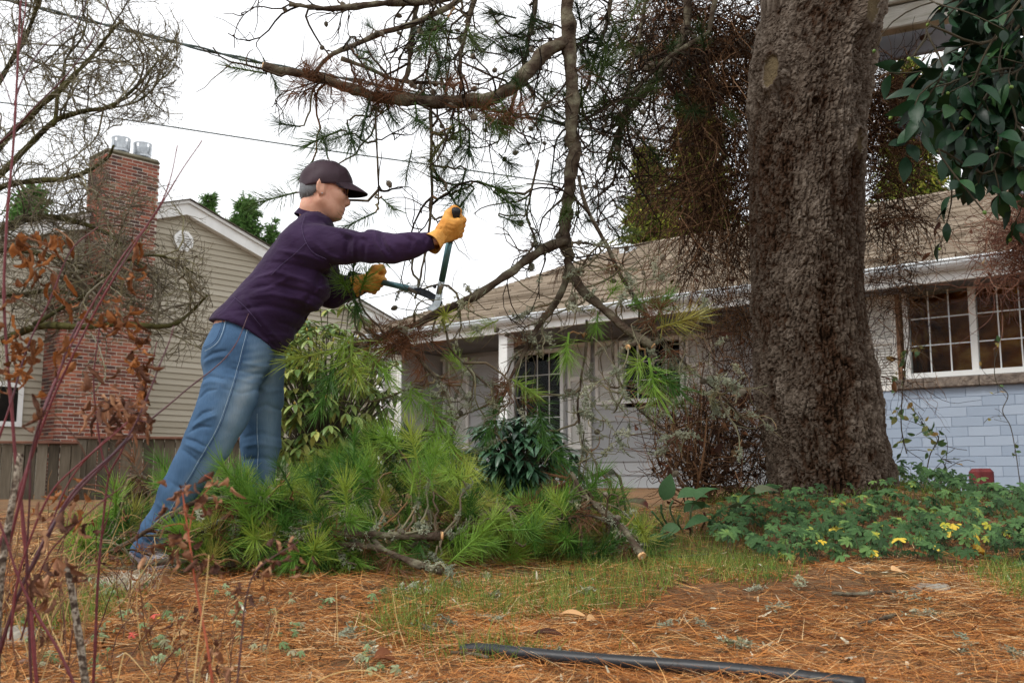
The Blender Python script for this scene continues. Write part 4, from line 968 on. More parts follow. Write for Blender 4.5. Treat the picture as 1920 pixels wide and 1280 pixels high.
# ================================================================ CUT BRANCHES IN A PILE
top_x = [120, 180, 260, 330, 420, 520, 560, 640, 700, 780, 860, 900, 960, 1040, 1085, 1150, 1210, 1250]
top_y = [1030, 985, 935, 890, 880, 900, 900, 840, 815, 825, 870, 940, 955, 945, 905, 930, 975, 1030]
def pile_stems(lst): return [(P_(p, Y), r0, r1_) for p, Y, r0, r1_ in lst]
piles = [
 ('cut pine branch with pale lichen crust lying across the front of the brush pile', [([(400, 1045), (480, 1040), (560, 1008), (660, 998), (740, 1000), (828, 1003)], [3.42, 3.40, 3.36, 3.34, 3.34, 3.36], 0.009, 0.017), ([(690, 1000), (730, 1030), (780, 1050), (828, 1072)], [3.36, 3.3, 3.26, 3.22], 0.010, 0.013), ([(560, 1010), (640, 1015), (720, 1025), (790, 1062)], [3.4, 3.36, 3.3, 3.24], 0.012, 0.008)], (430, 880), 40, 70, 12),
 ('cut pine branch leaning against the jeans leg with grey twigs', [([(190, 1042), (255, 1008), (310, 975), (350, 945), (420, 930), (450, 942), (530, 940)], [3.40, 3.38, 3.36, 3.36, 3.36, 3.38, 3.5], 0.008, 0.011), ([(400, 905), (430, 925), (448, 942), (420, 970), (370, 1000), (310, 1020)], [3.42, 3.4, 3.38, 3.36, 3.36, 3.36], 0.008, 0.010)], (240, 560), 34, 30, 4),
 ('cut pine branch with a fresh pale cut end at the pile edge by broad leaves', [([(1072, 885), (1090, 920), (1120, 955), (1160, 985), (1188, 1012), (1206, 1040)], [3.75, 3.72, 3.68, 3.64, 3.60, 3.55], 0.008, 0.018), ([(1040, 975), (1100, 968), (1150, 980)], [3.6, 3.62, 3.64], 0.005, 0.008), ([(1080, 925), (1140, 960), (1170, 1000)], [3.7, 3.68, 3.62], 0.006, 0.008)], (1000, 1240), 34, 46, 8),
 ('green pine branch at the crest of the brush pile below the white porch post', [([(600, 1000), (660, 930), (710, 880), (770, 840), (800, 800)], [3.9, 3.9, 3.95, 4.0, 4.0], 0.015, 0.008)], (560, 860), 60, 16, 3),
 ('green pine branch behind the jeans leg in front of the fence', [([(420, 1000), (350, 950), (300, 910), (260, 890)], [3.95, 3.95, 4.0, 4.0], 0.014, 0.007)], (140, 430), 66, 10, 2),
 ('bright green pine branch in the low middle of the pile', [([(760, 1030), (850, 990), (930, 960), (1010, 950)], [3.6, 3.62, 3.7, 3.75], 0.014, 0.008)], (760, 1080), 62, 12, 3),
 ('pine branch with upright orange shoots in the middle of the pile', [([(450, 1020), (540, 970), (600, 930), (660, 900)], [3.55, 3.58, 3.62, 3.7], 0.014, 0.008)], (450, 720), 60, 14, 3),
 ('pine branch at the back of the pile under the dark leafy shrub', [([(820, 1000), (900, 960), (1000, 940), (1080, 900), (1150, 880)], [4.0, 4.05, 4.1, 4.1, 4.1], 0.014, 0.008)], (860, 1200), 46, 8, 2),
 ('low pine branch hugging the ground between the shoe and the dry tuft', [([(240, 1065), (330, 1050), (420, 1055), (540, 1050), (640, 1060)], [3.45, 3.42, 3.4, 3.4, 3.42], 0.012, 0.008)], (150, 680), 46, 6, 2)]
for idx, (lab, st, (xa, xb), nt_, nl, ncn) in enumerate(piles):
    ss = pile_stems(st); th = thing('cut_pine_branch', lab, 'branch', ss[0][0][0], 'cut pine branches in the brush pile'); tl = []; low = idx == 8; tries = 0
    Ym = float(np.mean([p[:, 1].mean() for p, _, _ in ss]))
    while len(tl) < nt_ and tries < 4000:
        tries += 1
        x = rng.uniform(xa, xb); yt = np.interp(x, top_x, top_y); y = rng.uniform(1000 if low else yt, min(1075, yt+230) if not low else 1068); Y = Ym + rng.normal(0, 0.13) + (0.12 if idx < 3 else 0)
        Y = max(Y, 3.36)
        p = at(x, y, Y)
        if p[2] < gz(p[0], p[1])+0.015 or p[2] > gz(p[0], p[1])+0.62: continue
        # keep clear of the person's legs
        if Y < 3.80 and x < 560 and y < (985 if idx in (0, 8) else 1040) and abs(x-np.interp(y, [660, 840, 1010, 1060], [450, 395, 285, 262])) < 88: continue
        if Y < 3.80 and 440 < x < 540 and y < 905: continue
        if 3.72 < Y < 4.05 and 430 < x < 545 and y < 930: continue
        if Y < 3.80 and 1050 < x < 1250 and abs(y-np.interp(x, [1072, 1120, 1160, 1206], [885, 955, 985, 1040])) < 42: continue
        if Y < 3.8 and 190 < x < 340 and 955 < y < 1085: continue
        if low and 225 < x < 335 and y < 1058: continue
        d = rng.normal(size=3)*0.8; d[2] += 0.55; d[1] -= 0.5; d[0] += 0.3*(x-(xa+xb)/2)/(xb-xa); tl.append((p, nrm(d), rng.uniform(0.68, 1.0)))
    limb(th, ss, tl, n1=4.0, l1=(0.1, 0.28), n2=2, l2=(0.04, 0.12), pull=(0, 0, 0.02), wig=0.3, lichen=nl, cones=ncn, dry=6, cut_ends=((0, True),) if idx in (0, 2) else (), spread=0.8, twig_tint=(0.4, 1.0), lscale=(0.45, 0.95))
# ================================================================ PERSON CUTTING THE LIMB
m_skin = mat('skin', [(0.3, hexc('c48f76')), (0.55, hexc('d3a188')), (0.75, hexc('c98d78'))], scale=22, rough=0.5, spec=0.35, bump=0.12, bscale=220, bdist=0.004)
m_skin.node_tree.nodes['Principled BSDF'].inputs['Subsurface Weight'].default_value = 0.15
m_skin.node_tree.nodes['Principled BSDF'].inputs['Subsurface Radius'].default_value = (0.01, 0.004, 0.002)
m_shirt = mat('purple_knit', [(0.3, hexc('271830')), (0.55, hexc('31203c')), (0.75, hexc('3c2a47'))], scale=5, rough=0.85, spec=0.12, bump=0.45, bscale=38, bstretch=(1, 1, 2.2), bdist=0.006, sheen=0.06)
m_seam = mat('shirt_seam', [(0.3, hexc('41344f')), (0.7, hexc('504260'))], rough=0.85)
m_jean = mat('denim', [(0.0, hexc('2b4058')), (0.28, hexc('435e7b')), (0.6, hexc('6d8498')), (1.0, hexc('a8b2b8'))], src='tint', scale=260, stretch=(1, 1, 0.12), rough=0.85, spec=0.12, mix_noise=0.10, bump=0.35, bscale=30, bdist=0.006, detail=6)
m_stitch = mat('denim_seam', [(0.3, hexc('7a90a4')), (0.7, hexc('9fb0bc'))], scale=60, rough=0.9)
m_stitch_d = mat('denim_dark_seam', [(0.3, hexc('263a56')), (0.7, hexc('3d5676'))], scale=60, rough=0.9)
m_cap_ = mat('cap_fabric', [(0.3, hexc('3a2b33')), (0.7, hexc('483840'))], scale=8, rough=0.6, spec=0.25, bump=0.2, bscale=300, bdist=0.002)
m_capu = mat('cap_underside', [(0.3, hexc('17141c')), (0.7, hexc('221d27'))], scale=8, rough=0.8)
m_hair = mat('grey_hair', [(0.0, hexc('4b4c4e')), (0.4, hexc('74767a')), (0.8, hexc('a6a7a8')), (1.0, hexc('8c8782'))], src='tint', scale=40, rough=0.5, spec=0.4, mix_noise=0.2)
m_glove = mat('tan_leather', [(0.3, hexc('b9782c')), (0.5, hexc('cf8f3e')), (0.72, hexc('dda556'))], scale=18, rough=0.65, spec=0.3, bump=0.5, bscale=70, bdist=0.006)
m_shoe = mat('grey_shoe', [(0.3, hexc('7f777c')), (0.7, hexc('a39a9f'))], scale=14, rough=0.8, bump=0.3)
m_sole = mat('shoe_sole', [(0.3, hexc('2a2828')), (0.7, hexc('3a3838'))], scale=14, rough=0.8)
m_lens = mat('dark_lens', [(0.3, (0.01, 0.01, 0.012)), (0.7, (0.02, 0.02, 0.024))], rough=0.1, spec=0.6)
m_gl = mat('glasses_frame', [(0.3, hexc('3a1416')), (0.7, hexc('5a2224'))], rough=0.3, spec=0.5)
def A3(*t): return at(*t)
SIDE = (0, 1, 0)
TOR = [(at(463, 630, 3.80), (0.178, 0.134)), (at(512, 570, 3.80), (0.160, 0.124)), (at(554, 512, 3.80), (0.168, 0.116)), (at(577, 468, 3.80), (0.176, 0.098)), (at(593, 430, 3.80), (0.122, 0.070))]
ARM_N = [(at(606, 457, 3.665), 0.066), (at(650, 461, 3.625), 0.058), (at(700, 463, 3.58), 0.052), (at(737, 467, 3.55), 0.044), (at(772, 461, 3.545), 0.037), (at(818, 450, 3.545), 0.032)]
ARM_F = [(at(604, 462, 3.935), 0.070), (at(606, 520, 3.99), 0.058), (at(620, 552, 4.0), 0.050), (at(655, 540, 3.98), 0.042), (at(688, 531, 3.96), 0.034)]
LEG_N = [(at(449, 666, 3.70), 0.106), (at(429, 740, 3.665), 0.095), (at(412, 785, 3.65), 0.086), (at(390, 830, 3.64), 0.078), (at(361, 880, 3.63), 0.067), (at(333, 922, 3.62), 0.058), (at(293, 998, 3.61), 0.051), (at(262, 1052, 3.60), 0.052)]
LEG_F = [(at(484, 680, 3.90), 0.108), (at(488, 750, 3.915), 0.086), (at(489, 830, 3.93), 0.074), (at(485, 920, 3.945), 0.062), (at(478, 1015, 3.96), 0.055)]
HC = at(608, 343, 3.79)
yw = math.radians(10); hf = np.array([math.cos(yw), math.sin(yw), -0.04]); hf = nrm(hf); hr = nrm(np.cross(hf, [0, 0, 1])); hu = np.cross(hr, hf)
AX = (hf, hr, hu)
def H(f, r, d): return HC + hf*f + hr*r - hu*d
# ---- body: one continuous skin surface (head, neck, trunk, limbs)
body = SDF((-1.55, 3.42, 0.08), (0.05, 4.16, 1.60), 0.0068)
for (a, ra), (b, rb) in zip(TOR[:-1], TOR[1:]): body.section(a, b, (ra[0]-.02, ra[1]-.02), (rb[0]-.02, rb[1]-.02), SIDE, 0.04)
body.section(at(448, 672, 3.79), TOR[0][0], (0.15, 0.10), (0.16, 0.12), SIDE, 0.04)
for ch_ in (ARM_N, ARM_F): body.chain([p for p, r in ch_], [r-0.014 for p, r in ch_], 0.03)
for ch_ in (LEG_N, LEG_F): body.chain([p for p, r in ch_[:-1]], [r-0.022 for p, r in ch_[:-1]], 0.03)
body.mesh_ = None
body.ellip(HC + hu*0.004, AX, (0.092, 0.072, 0.082), 0.02)
body.ellip(H(0.020, 0, 0.056), AX, (0.066, 0.060, 0.072), 0.03)        # face
body.ellip(H(0.028, 0, 0.102), AX, (0.048, 0.047, 0.040), 0.03)        # jaw
body.cone(H(0.064, 0, 0.134), H(0.054, 0, 0.130), 0.014, 0.020, 0.02)   # chin
for sr in (-1, 1):
    body.cone(H(-0.005, sr*0.052, 0.085), H(0.045, sr*0.026, 0.124), 0.018, 0.016, 0.03)   # jaw line
    body.ellip(H(0.058, sr*0.034, 0.058), AX, (0.024, 0.022, 0.022), 0.025)               # cheek
    body.ellip(H(0.072, sr*0.033, 0.034), AX, (0.016, 0.017, 0.011), 0.012, sub=True)      # eye socket
    body.ellip(H(0.064, sr*0.033, 0.034), AX, (0.013, 0.013, 0.012), 0.004)               # eyeball and lid
    body.cone(H(0.078, sr*0.010, 0.018), H(0.068, sr*0.045, 0.020), 0.010, 0.008, 0.02)   # brow
body.cone(H(0.078, 0, 0.034), H(0.097, 0, 0.070), 0.008, 0.009, 0.012)  # nose bridge
body.cone(H(0.097, 0, 0.073), H(0.090, 0, 0.078), 0.011, 0.0115, 0.008)
for sr in (-1, 1): body.ellip(H(0.086, sr*0.013, 0.078), AX, (0.012, 0.008, 0.008), 0.006)
body.cone(H(0.077, -0.016, 0.100), H(0.077, 0.016, 0.100), 0.0075, 0.0075, 0.008)   # upper lip
body.cone(H(0.081, -0.010, 0.101), H(0.081, 0.010, 0.101), 0.0065, 0.0065, 0.005)
body.cone(H(0.075, -0.014, 0.1145), H(0.075, 0.014, 0.1145), 0.0075, 0.0075, 0.006)   # lower lip
body.chain([H(-0.030, 0, 0.055), H(-0.040, 0, 0.105), at(588, 412, 3.80), at(584, 440, 3.80)], [0.048, 0.043, 0.046, 0.070], 0.025)
for sr in (1, -1):                                                    # ears
    body.ellip(H(-0.010, sr*0.078, 0.038), (nrm(hf*0.95-hr*sr*0.45), nrm(hr*sr*0.9+hf*0.45), nrm(hu-hf*0.15)), (0.021, 0.008, 0.034), 0.005)
    body.cone(H(-0.002, sr*0.072, 0.060), H(-0.006, sr*0.074, 0.064), 0.010, 0.008, 0.008)
    body.ellip(H(-0.006, sr*0.088, 0.032), AX, (0.012, 0.010, 0.020), 0.004, sub=True)
V, F = body.mesh()
ORG = np.array([at(262, 1060, 3.60)[0], 3.65, float(gz(-1.3, 3.6))])
person = link('person', mesh_data('person', V-ORG, F, smooth=True), mat=m_skin, loc=ORG)
tag(person, 'person in purple shirt, jeans and cap leaning forward, cutting a limb with loppers', 'person')
def garment(name, sdf, m, sm=2, extra=None):
    V, F = sdf.mesh()
    o = link(name, mesh_data(name, V-ORG, F, smooth=True), person, m)
    if sm:
        md = o.modifiers.new('smooth', 'SMOOTH'); md.factor = 0.5; md.iterations = sm
    return o, V
# ---- shirt
def zx(*pts, Y=3.66): return [at(x, y, Y) for x, y in pts]
sh = SDF((-1.15, 3.42, 0.62), (-0.22, 4.12, 1.42), 0.0052)
for (a, ra), (b, rb) in zip(TOR[:-1], TOR[1:]): sh.section(a, b, ra, rb, SIDE, 0.05)
sh.section(at(448, 656, 3.80), TOR[0][0], (0.185, 0.146), (0.180, 0.136), SIDE, 0.05)
sh.chain([p for p, r in ARM_N], [r for p, r in ARM_N], 0.045); sh.chain([p for p, r in ARM_F], [r for p, r in ARM_F], 0.04)
sh.ellip(at(598, 470, 3.66), ((1, 0, 0), (0, 1, 0), (0, 0, 1)), (0.072, 0.06, 0.072), 0.05)        # deltoid / shoulder blade mass
sh.ellip(at(583, 545, 3.74), ((1, 0, 0), (0, 1, 0), (0, 0, 1)), (0.066, 0.10, 0.075), 0.05)         # bust and belly side
# creases
for pts, amp, w in (
    ([(478, 520), (520, 512), (570, 525), (610, 545)], 0.006, 0.013), ([(470, 540), (520, 535), (580, 548), (612, 562)], -0.006, 0.012), ([(455, 560), (510, 552), (560, 560), (604, 580)], 0.006, 0.014),
    ([(440, 585), (500, 572), (560, 582), (592, 600)], -0.006, 0.013), ([(500, 490), (560, 500), (615, 510)], -0.005, 0.013), ([(520, 470), (570, 482), (625, 498)], 0.006, 0.013),
    ([(440, 560), (470, 600), (500, 640), (515, 660)], -0.007, 0.011), ([(455, 555), (490, 600), (520, 640)], 0.006, 0.012), ([(430, 590), (480, 625), (510, 655)], 0.004, 0.012),
    ([(560, 600), (530, 622), (500, 625)], 0.005, 0.012), ([(580, 585), (545, 605), (515, 600)], -0.005, 0.012), ([(600, 500), (590, 540), (560, 575)], -0.005, 0.012), ([(545, 520), (500, 545), (470, 552)], 0.005, 0.012),
    ([(628, 500), (610, 530), (590, 545)], 0.006, 0.012), ([(480, 640), (520, 630), (560, 615)], 0.005, 0.014)):
    sh.crease(zx(*pts, Y=3.64), amp*1.35, w*0.75, None, 3.82)
for pts, amp, w in (
    ([(632, 432), (655, 455), (648, 482)], -0.006, 0.009), ([(640, 428), (668, 452), (664, 485)], 0.006, 0.010), ([(668, 440), (690, 460), (684, 488)], -0.005, 0.009), ([(610, 420), (650, 440), (690, 452)], 0.006, 0.011), ([(625, 412), (670, 432), (705, 442)], -0.005, 0.009),
    ([(705, 440), (712, 465), (728, 490)], 0.007, 0.009), ([(716, 442), (722, 465), (738, 488)], -0.008, 0.008), ([(726, 444), (732, 465), (748, 485)], 0.006, 0.008), ([(760, 450), (775, 462), (772, 478)], -0.006, 0.008), ([(768, 446), (786, 460), (784, 476)], 0.006, 0.008), ([(786, 445), (800, 458), (796, 472)], -0.005, 0.007), ([(798, 442), (808, 455), (806, 468)], 0.005, 0.007),
    ([(580, 462), (605, 488), (632, 492)], -0.006, 0.009), ([(590, 455), (615, 478), (645, 488)], 0.006, 0.010)):
    sh.crease(zx(*pts, Y=3.58), amp*1.25, w*0.9, None, 3.70)
P3 = np.stack([sh.X.ravel(), sh.Y.ravel(), sh.Z.ravel()], -1); band = np.abs(sh.d.ravel()) < 0.03
nz = np.zeros(len(P3)); nz[band] = 0.0028*fbm(P3[band]*[1, 1, 1.6], 16, 3, 12); sh.d -= nz.reshape(sh.d.shape).astype(np.float32)
# hem: cut along an arc lower at the front; cuffs; neck opening
hem_a, hem_b = at(392, 600, 3.7), at(520, 664, 3.7); e = hem_b-hem_a; hn = np.array([-e[2], 0, e[0]]); hn = nrm(hn); hn = hn if hn[2] < 0 else -hn
mid_ = (hem_a+hem_b)/2; px_ = (sh.X-mid_[0])*nrm(e)[0] + (sh.Z-mid_[2])*nrm(e)[2]; el = np.linalg.norm(e)/2
plane = (sh.X-mid_[0])*hn[0] + (sh.Z-mid_[2])*hn[2] + 0.030*(1-(px_/el)**2).clip(-1, 1)
keep = np.where((sh.Z < at(600, 560, 3.7)[2]) & (sh.X < at(590, 560, 3.7)[0]), plane, -1)
sh.d = np.maximum(sh.d, keep.astype(np.float32))
sh.cut(at(812, 450, 3.545), at(818, 450, 3.545)-at(790, 457, 3.545), 0.004)
in_n = ((sh.X-HC[0])**2 + (sh.Y-HC[1])**2) < 1
nb_, nn__ = at(590, 403, 3.80), nrm(at(604, 372, 3.80)-at(590, 432, 3.80)+np.array([0.012, 0, 0]))
e_ = (sh.X-nb_[0])*nn__[0]+(sh.Y-nb_[1])*nn__[1]+(sh.Z-nb_[2])*nn__[2]
sh.d = np.maximum(sh.d, np.where(sh.X < at(660, 420, 3.8)[0], e_, -1).astype(np.float32))
shirt, SV = garment('shirt', sh, m_shirt, 2)
# standing collar
cc = at(590, 405, 3.80); ca, cb_ = nrm(np.array([0.075, 0, -0.034])), np.array([0, 1., 0]); cn_ = nrm(np.cross(ca, cb_)); cn_ = cn_ if cn_[2] > 0 else -cn_
g = G(); n = 40; an = np.linspace(0, 2*math.pi, n, endpoint=False); rows_ = []
for (rr, hh_) in ((1.16, -0.026), (1.05, 0.0), (0.98, 0.020), (0.95, 0.030), (0.90, 0.026), (0.93, -0.02)):
    rows_.append(cc + cn_*hh_ + np.outer(np.cos(an)*rr*0.066, ca) + np.outer(np.sin(an)*rr*0.060, cb_))
V = np.vstack(rows_); j = np.arange(n); jn = (j+1) % n
g.add(V-ORG, np.vstack([np.stack([q*n+j, q*n+jn, (q+1)*n+jn, (q+1)*n+j], -1) for q in range(5)])); o = g.build('collar', m_shirt, shirt, smooth=True)
# ---- jeans
je = SDF((-1.52, 3.46, 0.06), (-0.76, 4.10, 0.98), 0.0045)
je.section(at(447, 675, 3.79), at(466, 622, 3.80), (0.172, 0.128), (0.166, 0.126), SIDE, 0.05)
je.ellip(at(438, 668, 3.70), ((1, 0, 0), (0, 1, 0), (0, 0, 1)), (0.108, 0.100, 0.112), 0.05)
je.ellip(at(445, 668, 3.88), ((1, 0, 0), (0, 1, 0), (0, 0, 1)), (0.112, 0.105, 0.115), 0.05)
je.chain([p for p, r in LEG_N], [r for p, r in LEG_N], 0.04); je.chain([p for p, r in LEG_F], [r for p, r in LEG_F], 0.02)
for pts, amp, w in (
    ([(378, 672), (400, 662), (425, 658)], -0.008, 0.007), ([(378, 680), (402, 671), (430, 668)], 0.005, 0.009), ([(374, 712), (395, 706), (425, 712)], -0.006, 0.006), ([(374, 722), (398, 716), (430, 722)], 0.004, 0.008),
    ([(372, 748), (392, 734), (412, 732)], -0.006, 0.006), ([(368, 790), (385, 776), (408, 770)], -0.007, 0.006), ([(366, 800), (388, 788), (412, 780)], 0.005, 0.007), ([(358, 812), (380, 800), (402, 802)], -0.007, 0.006),
    ([(350, 822), (372, 828), (392, 838)], -0.008, 0.006), ([(350, 832), (372, 840), (388, 850)], 0.006, 0.007), ([(345, 842), (362, 852), (378, 866)], -0.006, 0.006), ([(430, 690), (470, 700), (505, 690)], -0.004, 0.006), ([(440, 678), (480, 684), (515, 676)], 0.004, 0.007), ([(425, 705), (470, 716), (500, 704)], 0.003, 0.007), ([(420, 730), (455, 738), (485, 724)], -0.003, 0.006),
    ([(512, 672), (490, 700), (470, 730)], -0.007, 0.007), ([(322, 900), (340, 912), (360, 915)], -0.004, 0.007), ([(298, 940), (318, 955), (340, 952)], 0.004, 0.008), ([(280, 972), (298, 986), (322, 984)], -0.006, 0.006), ([(272, 985), (292, 1000), (316, 998)], 0.006, 0.007), ([(264, 1000), (284, 1015), (308, 1012)], -0.006, 0.006), ([(256, 1018), (276, 1030), (300, 1026)], 0.005, 0.007)):
    je.crease(zx(*pts, Y=3.60), amp, w, None, 3.74)
for pts, amp, w in (([(455, 820), (490, 812), (522, 820)], -0.005, 0.010), ([(455, 836), (490, 832), (522, 838)], 0.005, 0.010), ([(470, 770), (500, 760), (522, 768)], -0.005, 0.010), ([(480, 720), (505, 735), (522, 730)], 0.005, 0.010), ([(452, 862), (490, 858), (520, 866)], -0.005, 0.009)):
    je.crease(zx(*pts, Y=3.85), amp, w, 3.78, None)
P3 = np.stack([je.X.ravel(), je.Y.ravel(), je.Z.ravel()], -1); band = np.abs(je.d.ravel()) < 0.03
nz = np.zeros(len(P3)); nz[band] = 0.0026*fbm(P3[band], 18, 3, 15); je.d -= nz.reshape(je.d.shape).astype(np.float32)
wn = nrm(at(500, 560, 3.8)-at(447, 640, 3.8)); je.cut(at(480, 600, 3.8), wn)
hm = at(262, 1040, 3.6); hd = nrm(LEG_N[-1][0]-LEG_N[-2][0]); 
e_ = (je.X-hm[0])*hd[0]+(je.Z-hm[2])*hd[2]; je.d = np.maximum(je.d, np.where(je.X < at(400, 1000, 3.6)[0], e_, -1).astype(np.float32))
V, F = je.mesh(); JV = V; q = pix(V)
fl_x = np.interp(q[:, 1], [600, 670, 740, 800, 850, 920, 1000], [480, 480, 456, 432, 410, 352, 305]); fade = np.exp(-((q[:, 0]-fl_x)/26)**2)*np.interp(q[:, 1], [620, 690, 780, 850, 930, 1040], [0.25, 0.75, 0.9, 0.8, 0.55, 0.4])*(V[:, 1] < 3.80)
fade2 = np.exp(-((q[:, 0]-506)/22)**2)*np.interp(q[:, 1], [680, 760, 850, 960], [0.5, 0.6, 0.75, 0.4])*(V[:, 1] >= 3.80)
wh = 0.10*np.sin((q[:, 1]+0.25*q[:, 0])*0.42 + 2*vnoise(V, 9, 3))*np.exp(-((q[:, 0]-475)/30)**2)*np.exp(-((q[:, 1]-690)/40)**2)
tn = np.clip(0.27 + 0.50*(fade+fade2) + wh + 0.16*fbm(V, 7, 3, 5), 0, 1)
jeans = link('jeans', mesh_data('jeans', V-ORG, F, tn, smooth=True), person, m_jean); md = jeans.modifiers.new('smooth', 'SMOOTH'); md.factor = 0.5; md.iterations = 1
def surf_line(name, VV, pts, m, parent, r=0.0012, Ymax=3.85, lift=0.001, n=60, dash=False):
    sel = VV[VV[:, 1] < Ymax]; pp = pix(sel); out = []
    for q in smooth_path(np.array([(a, b, 0) for a, b in pts], float), n)[:, :2]:
        d = np.hypot(*(pp-q).T); c = np.where(d < 5)[0]
        if len(c) == 0: continue
        k = c[np.argmin(sel[c, 1])]; out.append(at(q[0], q[1], sel[k, 1]-lift))
    out = np.array(out)
    if len(out) < 6: return
    kern = np.ones(5)/5; ys = np.convolve(np.pad(out[:, 1], 2, mode='edge'), kern, 'valid'); out[:, 1] = ys
    if dash:
        g = G()
        for i in range(0, len(out)-1, 2): g.add(*tubes(out[i:i+2]-ORG, r, 4))
        g.build(name, m, parent)
    else: V, F = tubes(out-ORG, r, 5); link(name, mesh_data(name, V, F, smooth=True), parent, m)
surf_line('raglan_seam', SV, [(572, 402), (566, 428), (574, 455), (588, 474), (612, 486)], m_seam, shirt)
surf_line('side_seam', SV, [(574, 455), (550, 478), (528, 496), (508, 516)], m_seam, shirt)
surf_line('back_seam', SV, [(440, 560), (420, 582), (408, 592)], m_seam, shirt, r=0.001)
surf_line('panel_seam', SV, [(438, 556), (462, 578), (490, 612)], m_seam, shirt, r=0.001)
surf_line('side_seam', JV, [(466, 608), (455, 650), (445, 690), (428, 745), (408, 800), (380, 850), (352, 898), (325, 945), (300, 992), (275, 1030)], m_stitch, jeans, r=0.0009)
surf_line('side_seam_shade', JV, [(470, 608), (459, 650), (449, 690), (432, 745), (412, 800), (384, 850), (356, 898), (329, 945), (304, 992), (279, 1030)], m_stitch_d, jeans, r=0.0013, n=90)
surf_line('pocket_stitch', JV, [(424, 596), (418, 620), (409, 640), (398, 650), (384, 658)], m_stitch, jeans, r=0.0014)
surf_line('pocket_stitch', JV, [(418, 597), (412, 620), (404, 637), (394, 646), (382, 652)], m_stitch_d, jeans, r=0.0014)
surf_line('inseam', JV, [(482, 775), (482, 810), (484, 845), (482, 880)], m_stitch, jeans, Ymax=4.1)
surf_line('hem_stitch', JV, [(256, 1018), (272, 1030), (295, 1036)], m_stitch_d, jeans, n=30)
# ---- shoes
for (heel, ball, toe, nm) in ((at(266, 1046, 3.60), at(312, 1066, 3.58), at(350, 1070, 3.57), 'n'), (at(470, 1022, 3.96), at(520, 1030, 3.93), at(560, 1034, 3.91), 'f')):
    so = SDF(np.minimum(heel, toe)-0.09, np.maximum(heel, toe)+0.11, 0.005)
    so.chain([heel+[0, 0, 0.012], ball, toe], [0.036, 0.042, 0.030], 0.03); so.cone(heel+[0, 0, 0.02], heel+[0.03, 0, 0.05], 0.035, 0.04, 0.03)
    V, F = so.mesh(); shoe = link('shoe', mesh_data('shoe', V-ORG, F, smooth=True), person, m_shoe)
    ss = SDF(np.minimum(heel, toe)-0.09, np.maximum(heel, toe)+0.09, 0.005)
    ss.chain([heel+[0, 0, -0.024], ball+[0, 0, -0.034], toe+[0, 0, -0.022]], [0.018, 0.018, 0.016], 0.02)
    ss.section(heel+[0, 0, -0.024], ball+[0, 0, -0.036], (0.040, 0.016), (0.044, 0.016), SIDE, 0.01)
    V, F = ss.mesh(); link('sole', mesh_data('sole', V-ORG, F, smooth=True), shoe, m_sole)
# ---- cap
def cap_pt(phi, v, grow=0.0):
    """phi: 0 = forward; v: 0 rim .. 1 crown"""
    lowe = 0.016 + 0.018*(1-np.cos(phi))/2 - 0.016*np.cos(phi)**2*(np.cos(phi) > 0)      # how far the rim sits below the centre
    el = -np.arcsin(np.clip(lowe/0.095, -0.9, 0.9)) + (math.pi/2+np.arcsin(np.clip(lowe/0.095, -0.9, 0.9)))*v
    ce, se = np.cos(el), np.sin(el)
    rf = np.where(np.cos(phi) > 0, 0.104, 0.0985)+grow; rw = 0.084+grow
    ce2 = np.sign(ce)*np.abs(ce)**0.88
    f = rf*np.cos(phi)*ce2 + 0.004; r = rw*np.sin(phi)*ce2; u = np.where(se > 0, (0.088+grow)*np.abs(se)**0.92, -0.095*np.abs(se))
    return HC + np.multiply.outer(f, hf) + np.multiply.outer(r, hr) + np.multiply.outer(u, hu)
n, k = 96, 24; PH_, VV_ = np.meshgrid(np.linspace(0, 2*math.pi, n, endpoint=False), np.linspace(0, 1, k), indexing='ij')
seam = np.exp(-((((PH_+math.pi/6) % (math.pi/3))-math.pi/6)/0.03)**2)
wr = 0.0012*np.sin(PH_*7+VV_*9)*np.sin(VV_*5) + 0.0016*np.sin(PH_*3+VV_*14+1)
Vc = cap_pt(PH_, VV_, 0.0) ; cen = HC; Vc = Vc + nrm(Vc-cen)*(0.0016*seam + wr)[..., None]
Vin = cap_pt(PH_[:, :1], VV_[:, :1], -0.004)
V = np.concatenate([Vc.reshape(-1, 3), Vin.reshape(-1, 3)]); i, j = np.meshgrid(np.arange(n), np.arange(k-1), indexing='ij'); i2 = (i+1) % n
F = np.stack([i*k+j, i2*k+j, i2*k+j+1, i*k+j+1], -1).reshape(-1, 4); ii_ = np.arange(n); F2 = np.stack([n*k+ii_, n*k+(ii_+1) % n, ((ii_+1) % n)*k, ii_*k], -1)
capo = link('cap', mesh_data('cap', V-ORG, [np.vstack([F, F2])], smooth=True), person, m_cap_)
nb, mb_ = 25, 9; s_, t_ = np.meshgrid(np.linspace(-1, 1, nb), np.linspace(0, 1, mb_), indexing='ij')
base = cap_pt(s_*math.radians(66), np.full_like(s_, 0.0), 0.0) + hu*0.004
fw = 0.064*(1-0.80*s_**2)*t_; dr = (0.026*t_ + 0.008*t_*t_)*(1-0.70*s_**2) + 0.004*s_**2*t_
Vb = base + np.multiply.outer(fw, hf) - np.multiply.outer(dr, hu) - np.multiply.outer(s_*t_*0.006, hr)
def slab(Vb, th, nrmv):
    a = Vb.reshape(-1, 3); b = a - nrmv*th; m = Vb.shape[1]; nn = Vb.shape[0]; i, j = np.meshgrid(np.arange(nn-1), np.arange(m-1), indexing='ij')
    f = np.stack([i*m+j, (i+1)*m+j, (i+1)*m+j+1, i*m+j+1], -1).reshape(-1, 4); return a, b, f
a, b, f = slab(Vb, 0.0035, hu)
